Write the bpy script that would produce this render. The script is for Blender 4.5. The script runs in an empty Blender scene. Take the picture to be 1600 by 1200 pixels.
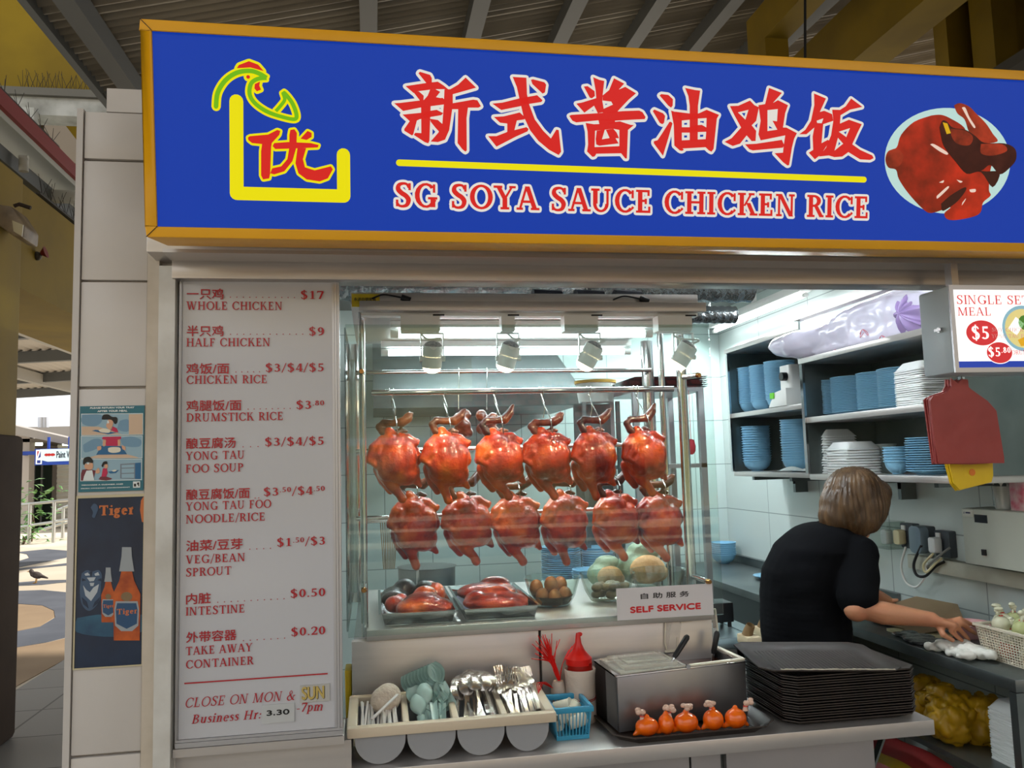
import bpy, bmesh, math, random
from math import sin, cos, pi, radians, sqrt, atan2
from mathutils import Vector, Matrix, noise

random.seed(7)
SC = bpy.context.scene
COL = SC.collection

# ------------------------------------------------------------------ camera
YAW, PITCH, ROLL = radians(9.658), radians(5.469), radians(-1.6214)
CAM = Vector((0.0, -1.9, 1.55))
FOC = 1282.34                                   # focal length in pixels of a 1600 wide frame
_f = Vector((sin(YAW) * cos(PITCH), cos(YAW) * cos(PITCH), sin(PITCH)))
_r = Vector((cos(YAW), -sin(YAW), 0.0))
_u = _r.cross(_f)
RIGHT = _r * cos(ROLL) + _u * sin(ROLL)
UP = _u * cos(ROLL) - _r * sin(ROLL)
cam_data = bpy.data.cameras.new('camera')
cam = bpy.data.objects.new('camera', cam_data)
COL.objects.link(cam)
cam_data.sensor_width = 36.0
cam_data.lens = FOC * 36.0 / 1600.0
cam_data.clip_start, cam_data.clip_end = 0.05, 200
cam.matrix_world = Matrix(((RIGHT.x, UP.x, -_f.x, CAM.x), (RIGHT.y, UP.y, -_f.y, CAM.y), (RIGHT.z, UP.z, -_f.z, CAM.z), (0, 0, 0, 1)))
SC.camera = cam

def at(px, py, x=None, y=None, z=None):
    """The point of the plane x=, y= or z= (metres) that the photograph shows at (px, py): reads measurements off the photograph."""
    d = RIGHT * (px - 800) - UP * (py - 600) + _f * FOC
    t = (x - CAM.x) / d.x if x is not None else (y - CAM.y) / d.y if y is not None else (z - CAM.z) / d.z
    return CAM + d * t

# ------------------------------------------------------------------ daylight, exposure
world = bpy.data.worlds.new('sky')
SC.world = world
world.use_nodes = True
world.node_tree.nodes['Background'].inputs['Color'].default_value = (0.93, 0.97, 1.0, 1)
world.node_tree.nodes['Background'].inputs['Strength'].default_value = 1.45

def lamp(name, kind, loc, energy, color=(1, 1, 1), size=0.1, size_y=None, target=None, spot=None, blend=0.5, shape=None):
    d = bpy.data.lights.new(name, kind)
    d.energy, d.color = energy, color
    if kind == 'AREA':
        d.shape = 'RECTANGLE' if size_y else 'DISK'
        d.size = size
        if size_y: d.size_y = size_y
    elif kind == 'SPOT':
        d.spot_size, d.spot_blend, d.shadow_soft_size = spot, blend, size
    elif kind == 'SUN':
        d.angle = size
    else:
        d.shadow_soft_size = size
    o = bpy.data.objects.new(name, d)
    COL.objects.link(o)
    o.location = loc
    if target is not None:
        o.rotation_euler = (Vector(target) - Vector(loc)).to_track_quat('-Z', 'Y').to_euler()
    return o

lamp('sun', 'SUN', (0, 0, 20), 7.0, (1.0, 0.95, 0.86), size=0.03, target=(-26, -9, 0))
SC.view_settings.view_transform = 'Standard'
SC.view_settings.look = 'None'
SC.view_settings.gamma = 1.0
SC.view_settings.use_curve_mapping = False
SC.view_settings.exposure = 0.0

# ------------------------------------------------------------------ materials
MATS = {}
def srgb(r, g, b):
    return tuple(((c / 255.0) / 12.92 if c <= 10 else ((c / 255.0 + 0.055) / 1.055) ** 2.4) for c in (r, g, b))

def M(name, col=(200, 200, 200), rough=0.5, metal=0.0, spec=0.5, emit=0.0, trans=0.0, alpha=1.0, coat=0.0, sss=0.0,
      var=None, scale=8.0, bump=0.0, bscale=60.0, stretch=None, ior=1.45, base=None):
    """Principled material; var = second colour mixed in by noise, bump = strength of a noise bump."""
    if name in MATS: return MATS[name]
    m = bpy.data.materials.new(name)
    m.use_nodes = True
    nt = m.node_tree
    b = nt.nodes['Principled BSDF']
    c = srgb(*col) + (1,)
    if emit and base is not None: c = tuple(x * base for x in c[:3]) + (1,)
    b.inputs['Base Color'].default_value = c
    b.inputs['Roughness'].default_value = rough
    b.inputs['Metallic'].default_value = metal
    b.inputs['Specular IOR Level'].default_value = spec
    b.inputs['IOR'].default_value = ior
    if trans: b.inputs['Transmission Weight'].default_value = trans
    if alpha < 1: b.inputs['Alpha'].default_value = alpha
    if coat:
        b.inputs['Coat Weight'].default_value = coat
        b.inputs['Coat Roughness'].default_value = 0.06
    if sss:
        b.inputs['Subsurface Weight'].default_value = sss
        b.inputs['Subsurface Radius'].default_value = (0.01, 0.004, 0.002)
    co = None
    if var is not None or bump:
        tc = nt.nodes.new('ShaderNodeTexCoord')
        mp = nt.nodes.new('ShaderNodeMapping')
        nt.links.new(tc.outputs['Object'], mp.inputs['Vector'])
        if stretch: mp.inputs['Scale'].default_value = stretch
        co = mp.outputs['Vector']
    if var is not None:
        n = nt.nodes.new('ShaderNodeTexNoise')
        n.inputs['Scale'].default_value = scale
        n.inputs['Detail'].default_value = 5
        nt.links.new(co, n.inputs['Vector'])
        r = nt.nodes.new('ShaderNodeValToRGB')
        r.color_ramp.elements[0].position, r.color_ramp.elements[1].position = 0.35, 0.65
        r.color_ramp.elements[0].color = c
        r.color_ramp.elements[1].color = srgb(*var) + (1,)
        nt.links.new(n.outputs['Fac'], r.inputs['Fac'])
        nt.links.new(r.outputs['Color'], b.inputs['Base Color'])
        if emit: nt.links.new(r.outputs['Color'], b.inputs['Emission Color'])
    if bump:
        n2 = nt.nodes.new('ShaderNodeTexNoise')
        n2.inputs['Scale'].default_value = bscale
        n2.inputs['Detail'].default_value = 3
        nt.links.new(co, n2.inputs['Vector'])
        bp = nt.nodes.new('ShaderNodeBump')
        bp.inputs['Strength'].default_value = bump
        bp.inputs['Distance'].default_value = 0.01
        nt.links.new(n2.outputs['Fac'], bp.inputs['Height'])
        nt.links.new(bp.outputs['Normal'], b.inputs['Normal'])
    if emit:
        if var is None: b.inputs['Emission Color'].default_value = srgb(*col) + (1,)
        b.inputs['Emission Strength'].default_value = emit
    MATS[name] = m
    return m

def M_pane(name, tint=(235, 245, 243), ior=1.5, rough=0.0, boost=1.0):
    """Thin clear sheet: a Fresnel mirror over a clear (tinted) transmission."""
    if name in MATS: return MATS[name]
    m = bpy.data.materials.new(name); m.use_nodes = True
    nt = m.node_tree; nt.nodes.clear()
    out = nt.nodes.new('ShaderNodeOutputMaterial')
    mix = nt.nodes.new('ShaderNodeMixShader')
    tr = nt.nodes.new('ShaderNodeBsdfTransparent')
    gl = nt.nodes.new('ShaderNodeBsdfGlossy')
    fr = nt.nodes.new('ShaderNodeFresnel')
    mu = nt.nodes.new('ShaderNodeMath'); mu.operation = 'MULTIPLY'; mu.use_clamp = True
    tr.inputs['Color'].default_value = srgb(*tint) + (1,)
    gl.inputs['Roughness'].default_value = rough
    fr.inputs['IOR'].default_value = ior
    mu.inputs[1].default_value = boost
    ge = nt.nodes.new('ShaderNodeNewGeometry'); ma = nt.nodes.new('ShaderNodeMath'); ma.operation = 'MULTIPLY_ADD'
    ma.inputs[1].default_value = 1.0 / ior - ior; ma.inputs[2].default_value = ior
    nt.links.new(ge.outputs['Backfacing'], ma.inputs[0]); nt.links.new(ma.outputs[0], fr.inputs['IOR'])
    nt.links.new(fr.outputs['Fac'], mu.inputs[0])
    nt.links.new(mu.outputs[0], mix.inputs['Fac'])
    nt.links.new(tr.outputs[0], mix.inputs[1]); nt.links.new(gl.outputs[0], mix.inputs[2])
    nt.links.new(mix.outputs[0], out.inputs['Surface'])
    MATS[name] = m
    return m

def M_film(name, col, alpha=0.5, rough=0.15):
    """Thin plastic film: partly see-through, glossy."""
    return M(name, col, rough=rough, alpha=alpha, spec=0.6)

def M_tile(name, col, joint, sx, sy, rough=0.25, axes='XZ', offset=0.0, mortar=0.004):
    """Square wall or floor tiles from a Brick texture in object space (metres)."""
    if name in MATS: return MATS[name]
    m = bpy.data.materials.new(name); m.use_nodes = True
    nt = m.node_tree; b = nt.nodes['Principled BSDF']
    tc = nt.nodes.new('ShaderNodeTexCoord'); sp = nt.nodes.new('ShaderNodeSeparateXYZ'); cb = nt.nodes.new('ShaderNodeCombineXYZ')
    nt.links.new(tc.outputs['Object'], sp.inputs[0])
    nt.links.new(sp.outputs[axes[0]], cb.inputs['X']); nt.links.new(sp.outputs[axes[1]], cb.inputs['Y'])
    br = nt.nodes.new('ShaderNodeTexBrick')
    br.offset = offset
    br.inputs['Scale'].default_value = 1.0
    br.inputs['Color1'].default_value = srgb(*col) + (1,)
    br.inputs['Color2'].default_value = srgb(*[max(0, c - 5) for c in col]) + (1,)
    br.inputs['Mortar'].default_value = srgb(*joint) + (1,)
    br.inputs['Mortar Size'].default_value = mortar
    br.inputs['Brick Width'].default_value = sx
    br.inputs['Row Height'].default_value = sy
    nt.links.new(cb.outputs[0], br.inputs['Vector'])
    nt.links.new(br.outputs['Color'], b.inputs['Base Color'])
    b.inputs['Roughness'].default_value = rough
    MATS[name] = m
    return m

STEEL = M('brushed_steel', (202, 196, 191), 0.36, 0.65, var=(188, 183, 180), scale=3, stretch=(.6, .6, 8))
STEEL_B = M('bright_steel', (205, 205, 205), 0.12, 1.0)
STEEL_D = M('dull_steel', (122, 128, 128), 0.38, 0.85, var=(102, 110, 110), scale=5)
ALU = M('aluminium', (190, 190, 194), 0.35, 0.75)
WHITE = M('white_plastic', (232, 232, 228), 0.4)
FOAM = M('white_foam', (236, 240, 240), 0.6)
BLUE = M('pale_blue_melamine', (128, 180, 210), 0.35)
BLACK = M('black_plastic', (22, 22, 24), 0.4)
RED = M('red_plastic', (205, 28, 20), 0.3)
RUBBER = M('dark_rubber', (34, 32, 32), 0.6)
CREAM_P = M('cream_plastic', (228, 220, 200), 0.45)

# ------------------------------------------------------------------ mesh builder
class MB:
    def __init__(self):
        self.v, self.f, self.X = [], [], Matrix.Identity(4)
    def add(self, vs, fs):
        o = len(self.v)
        self.v += [tuple(self.X @ Vector(p)) for p in vs]
        self.f += [tuple(i + o for i in f) for f in fs]
        return self
    def box(self, a, b, taper=0.0):
        (x0, y0, z0), (x1, y1, z1) = a, b
        t = taper
        vs = [(x0 + t, y0 + t, z0), (x1 - t, y0 + t, z0), (x1 - t, y1 - t, z0), (x0 + t, y1 - t, z0), (x0, y0, z1), (x1, y0, z1), (x1, y1, z1), (x0, y1, z1)]
        return self.add(vs, [(0, 3, 2, 1), (4, 5, 6, 7), (0, 1, 5, 4), (1, 2, 6, 5), (2, 3, 7, 6), (3, 0, 4, 7)])
    def rbox(self, a, b, r=0.01, n=3, axis='z'):
        """Box with rounded corners around one axis."""
        ax = 'xyz'.index(axis); i, j = [k for k in range(3) if k != ax]
        poly = rrect(a[i], a[j], b[i], b[j], r, n)
        lo, hi = a[ax], b[ax]
        def P(u, v, w):
            p = [0, 0, 0]; p[i], p[j], p[ax] = u, v, w
            return tuple(p)
        k = len(poly)
        vs = [P(u, v, lo) for u, v in poly] + [P(u, v, hi) for u, v in poly]
        fs = [tuple(range(k))[::-1], tuple(range(k, 2 * k))] + [(q, (q + 1) % k, k + (q + 1) % k, k + q) for q in range(k)]
        return self.add(vs, fs)
    def frame_of(self, p0, p1):
        d = (Vector(p1) - Vector(p0)); L = d.length; d.normalize()
        a = Vector((0, 0, 1)) if abs(d.z) < 0.9 else Vector((1, 0, 0))
        u = d.cross(a).normalized(); w = d.cross(u).normalized()
        return d, u, w, L
    def cyl(self, p0, p1, r0, r1=None, n=16, caps=True):
        r1 = r0 if r1 is None else r1
        d, u, w, L = self.frame_of(p0, p1)
        vs = []
        for p, r in ((Vector(p0), r0), (Vector(p1), r1)):
            vs += [p + u * (r * cos(2 * pi * k / n)) + w * (r * sin(2 * pi * k / n)) for k in range(n)]
        fs = [(k, (k + 1) % n, n + (k + 1) % n, n + k) for k in range(n)]
        if caps: fs += [tuple(range(n))[::-1], tuple(range(n, 2 * n))]
        return self.add(vs, fs)
    def bar(self, p0, p1, w, h=None, up=(0, 0, 1)):
        """Square bar from p0 to p1, w wide across, h along up."""
        h = w if h is None else h
        d = (Vector(p1) - Vector(p0)).normalized(); upv = Vector(up)
        s = d.cross(upv)
        if s.length < 1e-4: s = d.cross(Vector((1, 0, 0)))
        s.normalize(); t = s.cross(d).normalized()
        vs = []
        for p in (Vector(p0), Vector(p1)):
            vs += [p - s * w / 2 - t * h / 2, p + s * w / 2 - t * h / 2, p + s * w / 2 + t * h / 2, p - s * w / 2 + t * h / 2]
        return self.add(vs, [(0, 1, 2, 3), (7, 6, 5, 4), (0, 4, 5, 1), (1, 5, 6, 2), (2, 6, 7, 3), (3, 7, 4, 0)])
    def tube(self, pts, r, n=8, caps=True, closed=False):
        pts = [Vector(p) for p in pts]; k = len(pts)
        rs = r if isinstance(r, (list, tuple)) else [r] * k
        vs = []; pu = None
        for i, p in enumerate(pts):
            a = pts[i - 1] if (i or closed) else pts[0]; b = pts[(i + 1) % k] if (i < k - 1 or closed) else pts[-1]
            d = (b - a).normalized()
            if pu is None:
                q = Vector((0, 0, 1)) if abs(d.z) < 0.9 else Vector((1, 0, 0)); pu = d.cross(q).normalized()
            u = (pu - d * pu.dot(d)).normalized(); pu = u; w = d.cross(u)
            vs += [p + u * (rs[i] * cos(2 * pi * j / n)) + w * (rs[i] * sin(2 * pi * j / n)) for j in range(n)]
        fs = []
        for i in range(k if closed else k - 1):
            o, q = i * n, ((i + 1) % k) * n
            fs += [(o + j, o + (j + 1) % n, q + (j + 1) % n, q + j) for j in range(n)]
        if caps and not closed: fs += [tuple(range(n))[::-1], tuple(range((k - 1) * n, k * n))]
        return self.add(vs, fs)
    def lathe(self, prof, n=24, c=(0, 0, 0), sx=1.0, sy=1.0, cap=False):
        """prof = [(radius, z)...] turned about the vertical through c."""
        vs, fs = [], []
        for r, z in prof:
            vs += [(c[0] + sx * r * cos(2 * pi * k / n), c[1] + sy * r * sin(2 * pi * k / n), c[2] + z) for k in range(n)]
        for i in range(len(prof) - 1):
            o, q = i * n, (i + 1) * n
            fs += [(o + k, o + (k + 1) % n, q + (k + 1) % n, q + k) for k in range(n)]
        if cap:
            fs.append(tuple(range(n))[::-1]); fs.append(tuple(range((len(prof) - 1) * n, len(prof) * n)))
        return self.add(vs, fs)
    def ball(self, c, r, n=16, m=10, rot=None):
        r = (r, r, r) if isinstance(r, (int, float)) else r
        R = rot.to_matrix() if rot is not None and hasattr(rot, 'to_matrix') else (rot or Matrix.Identity(3))
        vs, fs = [], []
        for i in range(m + 1):
            t = pi * i / m
            for k in range(n):
                a = 2 * pi * k / n
                vs.append(Vector(c) + R @ Vector((r[0] * sin(t) * cos(a), r[1] * sin(t) * sin(a), r[2] * cos(t))))
        for i in range(m):
            for k in range(n):
                q = (i * n + k, (i + 1) * n + k, (i + 1) * n + (k + 1) % n, i * n + (k + 1) % n)
                fs.append(q)
        return self.add(vs, fs)
    def poly(self, pts):
        return self.add(pts, [tuple(range(len(pts)))])
    def prism(self, pts, off):
        """Polygon pts (3-D) pushed by the vector off."""
        k = len(pts); off = Vector(off)
        vs = [Vector(p) for p in pts] + [Vector(p) + off for p in pts]
        return self.add(vs, [tuple(range(k)), tuple(range(k, 2 * k))[::-1]] + [(i, k + i, k + (i + 1) % k, (i + 1) % k) for i in range(k)])
    def grid(self, fn, nu, nv):
        """Surface from fn(u, v), u and v in 0..1."""
        vs = [fn(i / nu, j / nv) for j in range(nv + 1) for i in range(nu + 1)]
        fs = [(j * (nu + 1) + i, j * (nu + 1) + i + 1, (j + 1) * (nu + 1) + i + 1, (j + 1) * (nu + 1) + i) for j in range(nv) for i in range(nu)]
        return self.add(vs, fs)
    def mesh(self, name, mat, shift=(0, 0, 0), smooth=True, bevel=0.0, weld=True, angle=35):
        me = bpy.data.meshes.new(name)
        s = Vector(shift)
        me.from_pydata([tuple(Vector(p) - s) for p in self.v], [], self.f)
        bm = bmesh.new(); bm.from_mesh(me)
        if weld: bmesh.ops.remove_doubles(bm, verts=bm.verts, dist=1e-6)
        bmesh.ops.dissolve_degenerate(bm, edges=bm.edges, dist=1e-7)
        bmesh.ops.recalc_face_normals(bm, faces=bm.faces)
        if bevel:
            es = [e for e in bm.edges if len(e.link_faces) == 2 and e.calc_face_angle(0) > 0.6]
            bmesh.ops.bevel(bm, geom=es, offset=bevel, segments=2, affect='EDGES', profile=0.5)
        if smooth:
            for f in bm.faces: f.smooth = True
            for e in bm.edges:
                if len(e.link_faces) == 2 and e.calc_face_angle(0) > radians(angle): e.smooth = False
        bm.to_mesh(me); bm.free()
        me.materials.append(mat)
        return me

def rrect(x0, y0, x1, y1, r, n=3):
    pts = []
    for cx, cy, a in ((x1 - r, y1 - r, 0), (x0 + r, y1 - r, 90), (x0 + r, y0 + r, 180), (x1 - r, y0 + r, 270)):
        pts += [(cx + r * cos(radians(a + 90 * k / n)), cy + r * sin(radians(a + 90 * k / n))) for k in range(n + 1)]
    return pts

def wpos(o):
    p = Vector((0, 0, 0))
    while o is not None:
        p += o.location; o = o.parent
    return p

def thing(name, label, cat, loc=(0, 0, 0), group=None, rotz=0.0):
    o = bpy.data.objects.new(name, None)
    COL.objects.link(o)
    o.empty_display_size = 0.05
    o.location = loc; o.rotation_euler = (0, 0, rotz)
    o['label'] = label; o['category'] = cat
    if group: o['group'] = group
    return o

def part(name, mb, mat, parent, local=False, label=None, **kw):
    """One part (or sub-part) mesh; mb is in world metres unless local=True (then in the parent's frame)."""
    me = mb.mesh(name, mat, (0, 0, 0) if local else wpos(parent), **kw)
    o = bpy.data.objects.new(name, me)
    COL.objects.link(o)
    o.parent = parent
    if label: o['label'] = label
    return o

def solo(name, mb, mat, label, cat, group=None, kind=None, **kw):
    """A thing that is one mesh: origin at the middle of its base."""
    xs = [p[0] for p in mb.v]; ys = [p[1] for p in mb.v]; zs = [p[2] for p in mb.v]
    s = Vector(((min(xs) + max(xs)) / 2, (min(ys) + max(ys)) / 2, min(zs)))
    o = bpy.data.objects.new(name, mb.mesh(name, mat, s, **kw))
    COL.objects.link(o)
    o.location = s
    o['label'] = label; o['category'] = cat
    if group: o['group'] = group
    if kind: o['kind'] = kind
    return o

def struct(name, mb, mat, label, cat, parent=None, **kw):
    if parent is not None: return part(name, mb, mat, parent, **kw)
    return solo(name, mb, mat, label, cat, kind='structure', **kw)

def dup(root, loc, label=None, group=None, rotz=None, scale=None):
    def cp(o, par):
        c = o.copy(); COL.objects.link(c)
        if par is not None: c.parent = par
        for ch in list(o.children):
            cp(ch, c)
        return c
    r = cp(root, None)
    r.location = loc
    if rotz is not None: r.rotation_euler = (0, 0, rotz)
    if scale is not None: r.scale = scale if not isinstance(scale, (int, float)) else (scale,) * 3
    if label: r['label'] = label
    if group: r['group'] = group
    return r

def remesh(mb, name, mat, voxel, shift, smooth_iter=6, ratio=None):
    """Melt the overlapping solids of mb into one continuous skin."""
    me = mb.mesh(name, mat, shift, weld=False)
    o = bpy.data.objects.new('melt', me); COL.objects.link(o)
    r = o.modifiers.new('r', 'REMESH'); r.mode = 'VOXEL'; r.voxel_size = voxel
    s = o.modifiers.new('s', 'SMOOTH'); s.iterations = smooth_iter; s.factor = 0.5
    dg = bpy.context.evaluated_depsgraph_get()
    out = bpy.data.meshes.new_from_object(o.evaluated_get(dg))
    out.name = name
    for p in out.polygons: p.use_smooth = True
    if not out.materials: out.materials.append(mat)
    bpy.data.objects.remove(o); bpy.data.meshes.remove(me)
    return out

def capsule(mb, pts, rs, n=14):
    """Round-ended tapering limb through pts."""
    mb.tube(pts, rs, n=n)
    for p, r in zip(pts, rs): mb.ball(p, r * 1.0, n=n, m=8)
    return mb

def spline(pts, n=6):
    """Catmull-Rom through pts (2-D or 3-D tuples)."""
    P = [Vector(p) for p in pts]; out = []
    for i in range(len(P) - 1):
        p0 = P[max(i - 1, 0)]; p1 = P[i]; p2 = P[i + 1]; p3 = P[min(i + 2, len(P) - 1)]
        for k in range(n):
            t = k / n
            out.append(0.5 * ((2 * p1) + (-p0 + p2) * t + (2 * p0 - 5 * p1 + 4 * p2 - p3) * t * t + (-p0 + 3 * p1 - 3 * p2 + p3) * t ** 3))
    out.append(P[-1])
    return out

ORD = ['topmost', 'second', 'third', 'fourth', 'fifth', 'sixth', 'seventh', 'eighth', 'ninth', 'tenth', 'eleventh', 'twelfth', 'thirteenth', 'fourteenth',
       'fifteenth', 'sixteenth', 'seventeenth', 'eighteenth', 'nineteenth', 'twentieth', 'twenty-first', 'twenty-second', 'twenty-third', 'twenty-fourth',
       'twenty-fifth', 'twenty-sixth', 'twenty-seventh', 'twenty-eighth', 'twenty-ninth', 'thirtieth']
def nth(k, n):
    """k-th from the top of n."""
    return 'topmost' if k == 0 else 'bottom' if k == n - 1 else ORD[k] + ' from top'

# ------------------------------------------------------------------ flat lettering
def ellarc(cx, cy, rx, ry, a0, a1, wh, wv, n=14):
    """Pieces of an elliptical ring: wh thick at its sides, wv at top and bottom."""
    out = []
    for k in range(n):
        t0, t1 = radians(a0 + (a1 - a0) * k / n), radians(a0 + (a1 - a0) * (k + 1) / n)
        out.append([(cx + rx * cos(t0), cy + ry * sin(t0)), (cx + rx * cos(t1), cy + ry * sin(t1)), (cx + (rx - wh) * cos(t1), cy + (ry - wv) * sin(t1)), (cx + (rx - wh) * cos(t0), cy + (ry - wv) * sin(t0))])
    return out

def stroke(pts, ws, n=5, smooth=True):
    """Ribbon pieces along pts with widths ws."""
    if not isinstance(ws, (list, tuple)): ws = [ws] * len(pts)
    P = spline([(p[0], p[1], w) for p, w in zip(pts, ws)], n) if smooth and len(pts) > 2 else [Vector((p[0], p[1], w)) for p, w in zip(pts, ws)]
    L = []
    for i, p in enumerate(P):
        a, b = P[max(i - 1, 0)], P[min(i + 1, len(P) - 1)]
        dx, dy = b.x - a.x, b.y - a.y; l = sqrt(dx * dx + dy * dy) or 1
        L.append(((p.x - dy / l * p.z / 2, p.y + dx / l * p.z / 2), (p.x + dy / l * p.z / 2, p.y - dx / l * p.z / 2)))
    return [[L[i][0], L[i + 1][0], L[i + 1][1], L[i][1]] for i in range(len(L) - 1)]

def rect(x0, y0, x1, y1): return [[(x0, y0), (x1, y0), (x1, y1), (x0, y1)]]
def disc(cx, cy, r, n=10, ry=None):
    ry = ry or r
    return [[(cx + r * cos(2 * pi * k / n), cy + ry * sin(2 * pi * k / n)) for k in range(n)]]

def glyph(ch, T, t, s):
    """Pieces of a serif letter of cap height 1: T thick stems, t thin strokes, s serif thickness. Returns (pieces, advance)."""
    e = 0.085                                       # how far a serif reaches past its stem
    def st(x): return rect(x, 0, x + T, 1)
    def sf(x, y, w=None, l=1, r=1):
        w = T if w is None else w
        return rect(x - e * l, y if y == 0 else 1 - s, x + w + e * r, s if y == 0 else 1)
    def dg(x0, y0, x1, y1, w): return [[(x0, y0), (x0 + w, y0), (x1 + w, y1), (x1, y1)]]
    x = 0.1
    if ch == 'A': return dg(0.07, 0, 0.36, 1, t) + dg(0.36 - T * .1, 1, 0.68, 0, T) + rect(0.17, .3, .64, .3 + t) + sf(.07, 0, t) + sf(.68, 0), .93
    if ch == 'B': return st(x) + sf(x, 0, r=0) + sf(x, 1, r=0) + ellarc(x + .22, .755, .31, .245, -90, 90, T, t) + ellarc(x + .24, .27, .36, .27, -90, 90, T, t) + rect(x, 1 - t, x + .23, 1) + rect(x, .51, x + .23, .51 + t) + rect(x, 0, x + .25, t), .78
    if ch == 'C': return ellarc(.5, .5, .46, .52, 42, 318, T, t) + rect(.78, .62, .78 + s, .97) + stroke([(.8, .17), (.86, .25)], t), .93
    if ch == 'D': return st(x) + sf(x, 0, r=0) + sf(x, 1, r=0) + ellarc(x + .27, .5, .5, .5, -90, 90, T, t) + rect(x, 1 - t, x + .28, 1) + rect(x, 0, x + .28, t), .95
    if ch in 'EF':
        p = st(x) + sf(x, 1, r=0) + rect(x, 1 - t, x + .52, 1) + rect(x, .47, x + .4, .47 + t) + rect(x + .52 - s, .74, x + .52, 1) + rect(x + .4 - s, .38, x + .4, .62)
        if ch == 'E': return p + sf(x, 0, r=0) + rect(x, 0, x + .56, t) + rect(x + .56 - s, 0, x + .56, .28), .76
        return p + sf(x, 0), .72
    if ch == 'G': return ellarc(.5, .5, .46, .52, 42, 340, T, t) + rect(.78, .62, .78 + s, .97) + rect(.68, .02, .68 + T, .44) + rect(.58, .44 - s, .68 + T + e, .44), 1.0
    if ch == 'H': return st(x) + st(x + .55) + sf(x, 0) + sf(x, 1) + sf(x + .55, 0) + sf(x + .55, 1) + rect(x, .47, x + .6, .47 + t), .97
    if ch == 'I': return st(x) + sf(x, 0) + sf(x, 1), .38 - .17 + T
    if ch == 'K': return st(x) + sf(x, 0) + sf(x, 1) + dg(x + T - .03, .42, x + .5, 1, t) + dg(x + T + .1, .56, x + .56, 0, T) + sf(x + .5, 1, t) + sf(x + .56, 0), .95
    if ch == 'L': return st(x) + sf(x, 0, r=0) + sf(x, 1) + rect(x, 0, x + .54, t) + rect(x + .54 - s, 0, x + .54, .3), .74
    if ch == 'M': return dg(x + .02, 0, x + .05, 1, t) + dg(x + .05, 1, x + .4, 0, T) + dg(x + .45, 0, x + .78, 1, t) + rect(x + .78, 0, x + .78 + T, 1) + sf(x, 0, t) + sf(x + .03, 1, t, r=0) + sf(x + .78, 0) + sf(x + .78, 1, l=0), 1.2
    if ch == 'N': return rect(x + .02, 0, x + .02 + t, 1) + dg(x, 1, x + .55, 0, T) + rect(x + .62, 0, x + .62 + t, 1) + sf(x + .02, 0, t) + sf(x, 1, r=0) + sf(x + .62, 1, t), 1.0
    if ch == 'O': return ellarc(.5, .5, .48, .52, 0, 360, T, t, 28), 1.0
    if ch == 'P': return st(x) + sf(x, 0) + sf(x, 1, r=0) + ellarc(x + .24, .73, .34, .27, -90, 90, T, t) + rect(x, 1 - t, x + .25, 1) + rect(x, .46, x + .25, .46 + t), .76
    if ch == 'R': return st(x) + sf(x, 0) + sf(x, 1, r=0) + ellarc(x + .24, .73, .34, .27, -90, 90, T, t) + rect(x, 1 - t, x + .25, 1) + rect(x, .46, x + .25, .46 + t) + dg(x + .24, .5, x + .52, 0, T) + rect(x + .5, 0, x + .72, s), .86
    if ch in 'S$':
        p = stroke([(.6, .8), (.52, .94), (.36, .97), (.2, .9), (.17, .73), (.3, .58), (.48, .46), (.58, .3), (.52, .1), (.36, .03), (.2, .06), (.1, .2)], [t, t, t * 1.1, T * .8, T, T, T, T, T * .8, t * 1.1, t, t])
        if ch == '$': return p + rect(.33, -.13, .33 + t, 1.13), .76
        return p + rect(.58, .7, .58 + s, .99) + rect(.07, .02, .07 + s, .3), .76
    if ch == 'T': return rect(.34, 0, .34 + T, 1) + rect(.03, 1 - t, .82, 1) + rect(.03, .72, .03 + s, 1) + rect(.82 - s, .72, .82, 1) + sf(.34, 0), .86
    if ch == 'U': return rect(x, .35, x + T, 1) + rect(x + .58, .35, x + .58 + t, 1) + ellarc(x + (.58 + t) / 2, .35, (.58 + t) / 2, .37, 180, 360, (T + t) / 2, t) + sf(x, 1) + sf(x + .58, 1, t), .98
    if ch == 'V': return dg(.36, 0, .07, 1, T) + dg(.36 + T * .4, 0, .72, 1, t) + sf(.07, 1) + sf(.72, 1, t), .95
    if ch == 'W': return dg(.3, 0, .07, 1, T) + dg(.3 + T * .4, 0, .56, 1, t) + dg(.76, 0, .5, 1, T) + dg(.76 + T * .4, 0, 1.08, 1, t) + sf(.07, 1) + sf(.5, 1) + sf(1.08, 1, t), 1.3
    if ch == 'Y': return dg(.35, .45, .06, 1, T) + dg(.4, .45, .72, 1, t) + rect(.35, 0, .35 + T, .5) + sf(.06, 1) + sf(.72, 1, t) + sf(.35, 0), .92
    if ch == '0': return ellarc(.34, .5, .3, .51, 0, 360, T, t, 24), .68
    if ch == '1': return rect(.26, 0, .26 + T, 1) + dg(.1, .8, .28, .98, t) + sf(.26, 0, l=1.6, r=1.6), .68
    if ch == '2': return stroke([(.1, .72), (.16, .92), (.34, .98), (.52, .86), (.52, .66), (.36, .36), (.1, .08)], [t, t, t * 1.1, T, T, T * .7, t]) + rect(.07, 0, .6, T * .8) + rect(.57, 0, .57 + s, .26), .68
    if ch == '3': return ellarc(.3, .745, .26, .255, -90, 150, T, t) + ellarc(.3, .28, .31, .28, -150, 90, T, t) + rect(.2, .5, .34, .5 + t), .68
    if ch == '4': return rect(.38, 0, .38 + T, 1) + dg(.03, .25, .36, 1, t) + rect(.03, .22, .66, .22 + t * 1.2) + sf(.38, 0), .68
    if ch == '5': return rect(.14, 1 - T * .8, .56, 1) + rect(.14, .5, .14 + t, 1) + ellarc(.28, .31, .33, .31, -140, 115, T, t), .68
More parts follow.
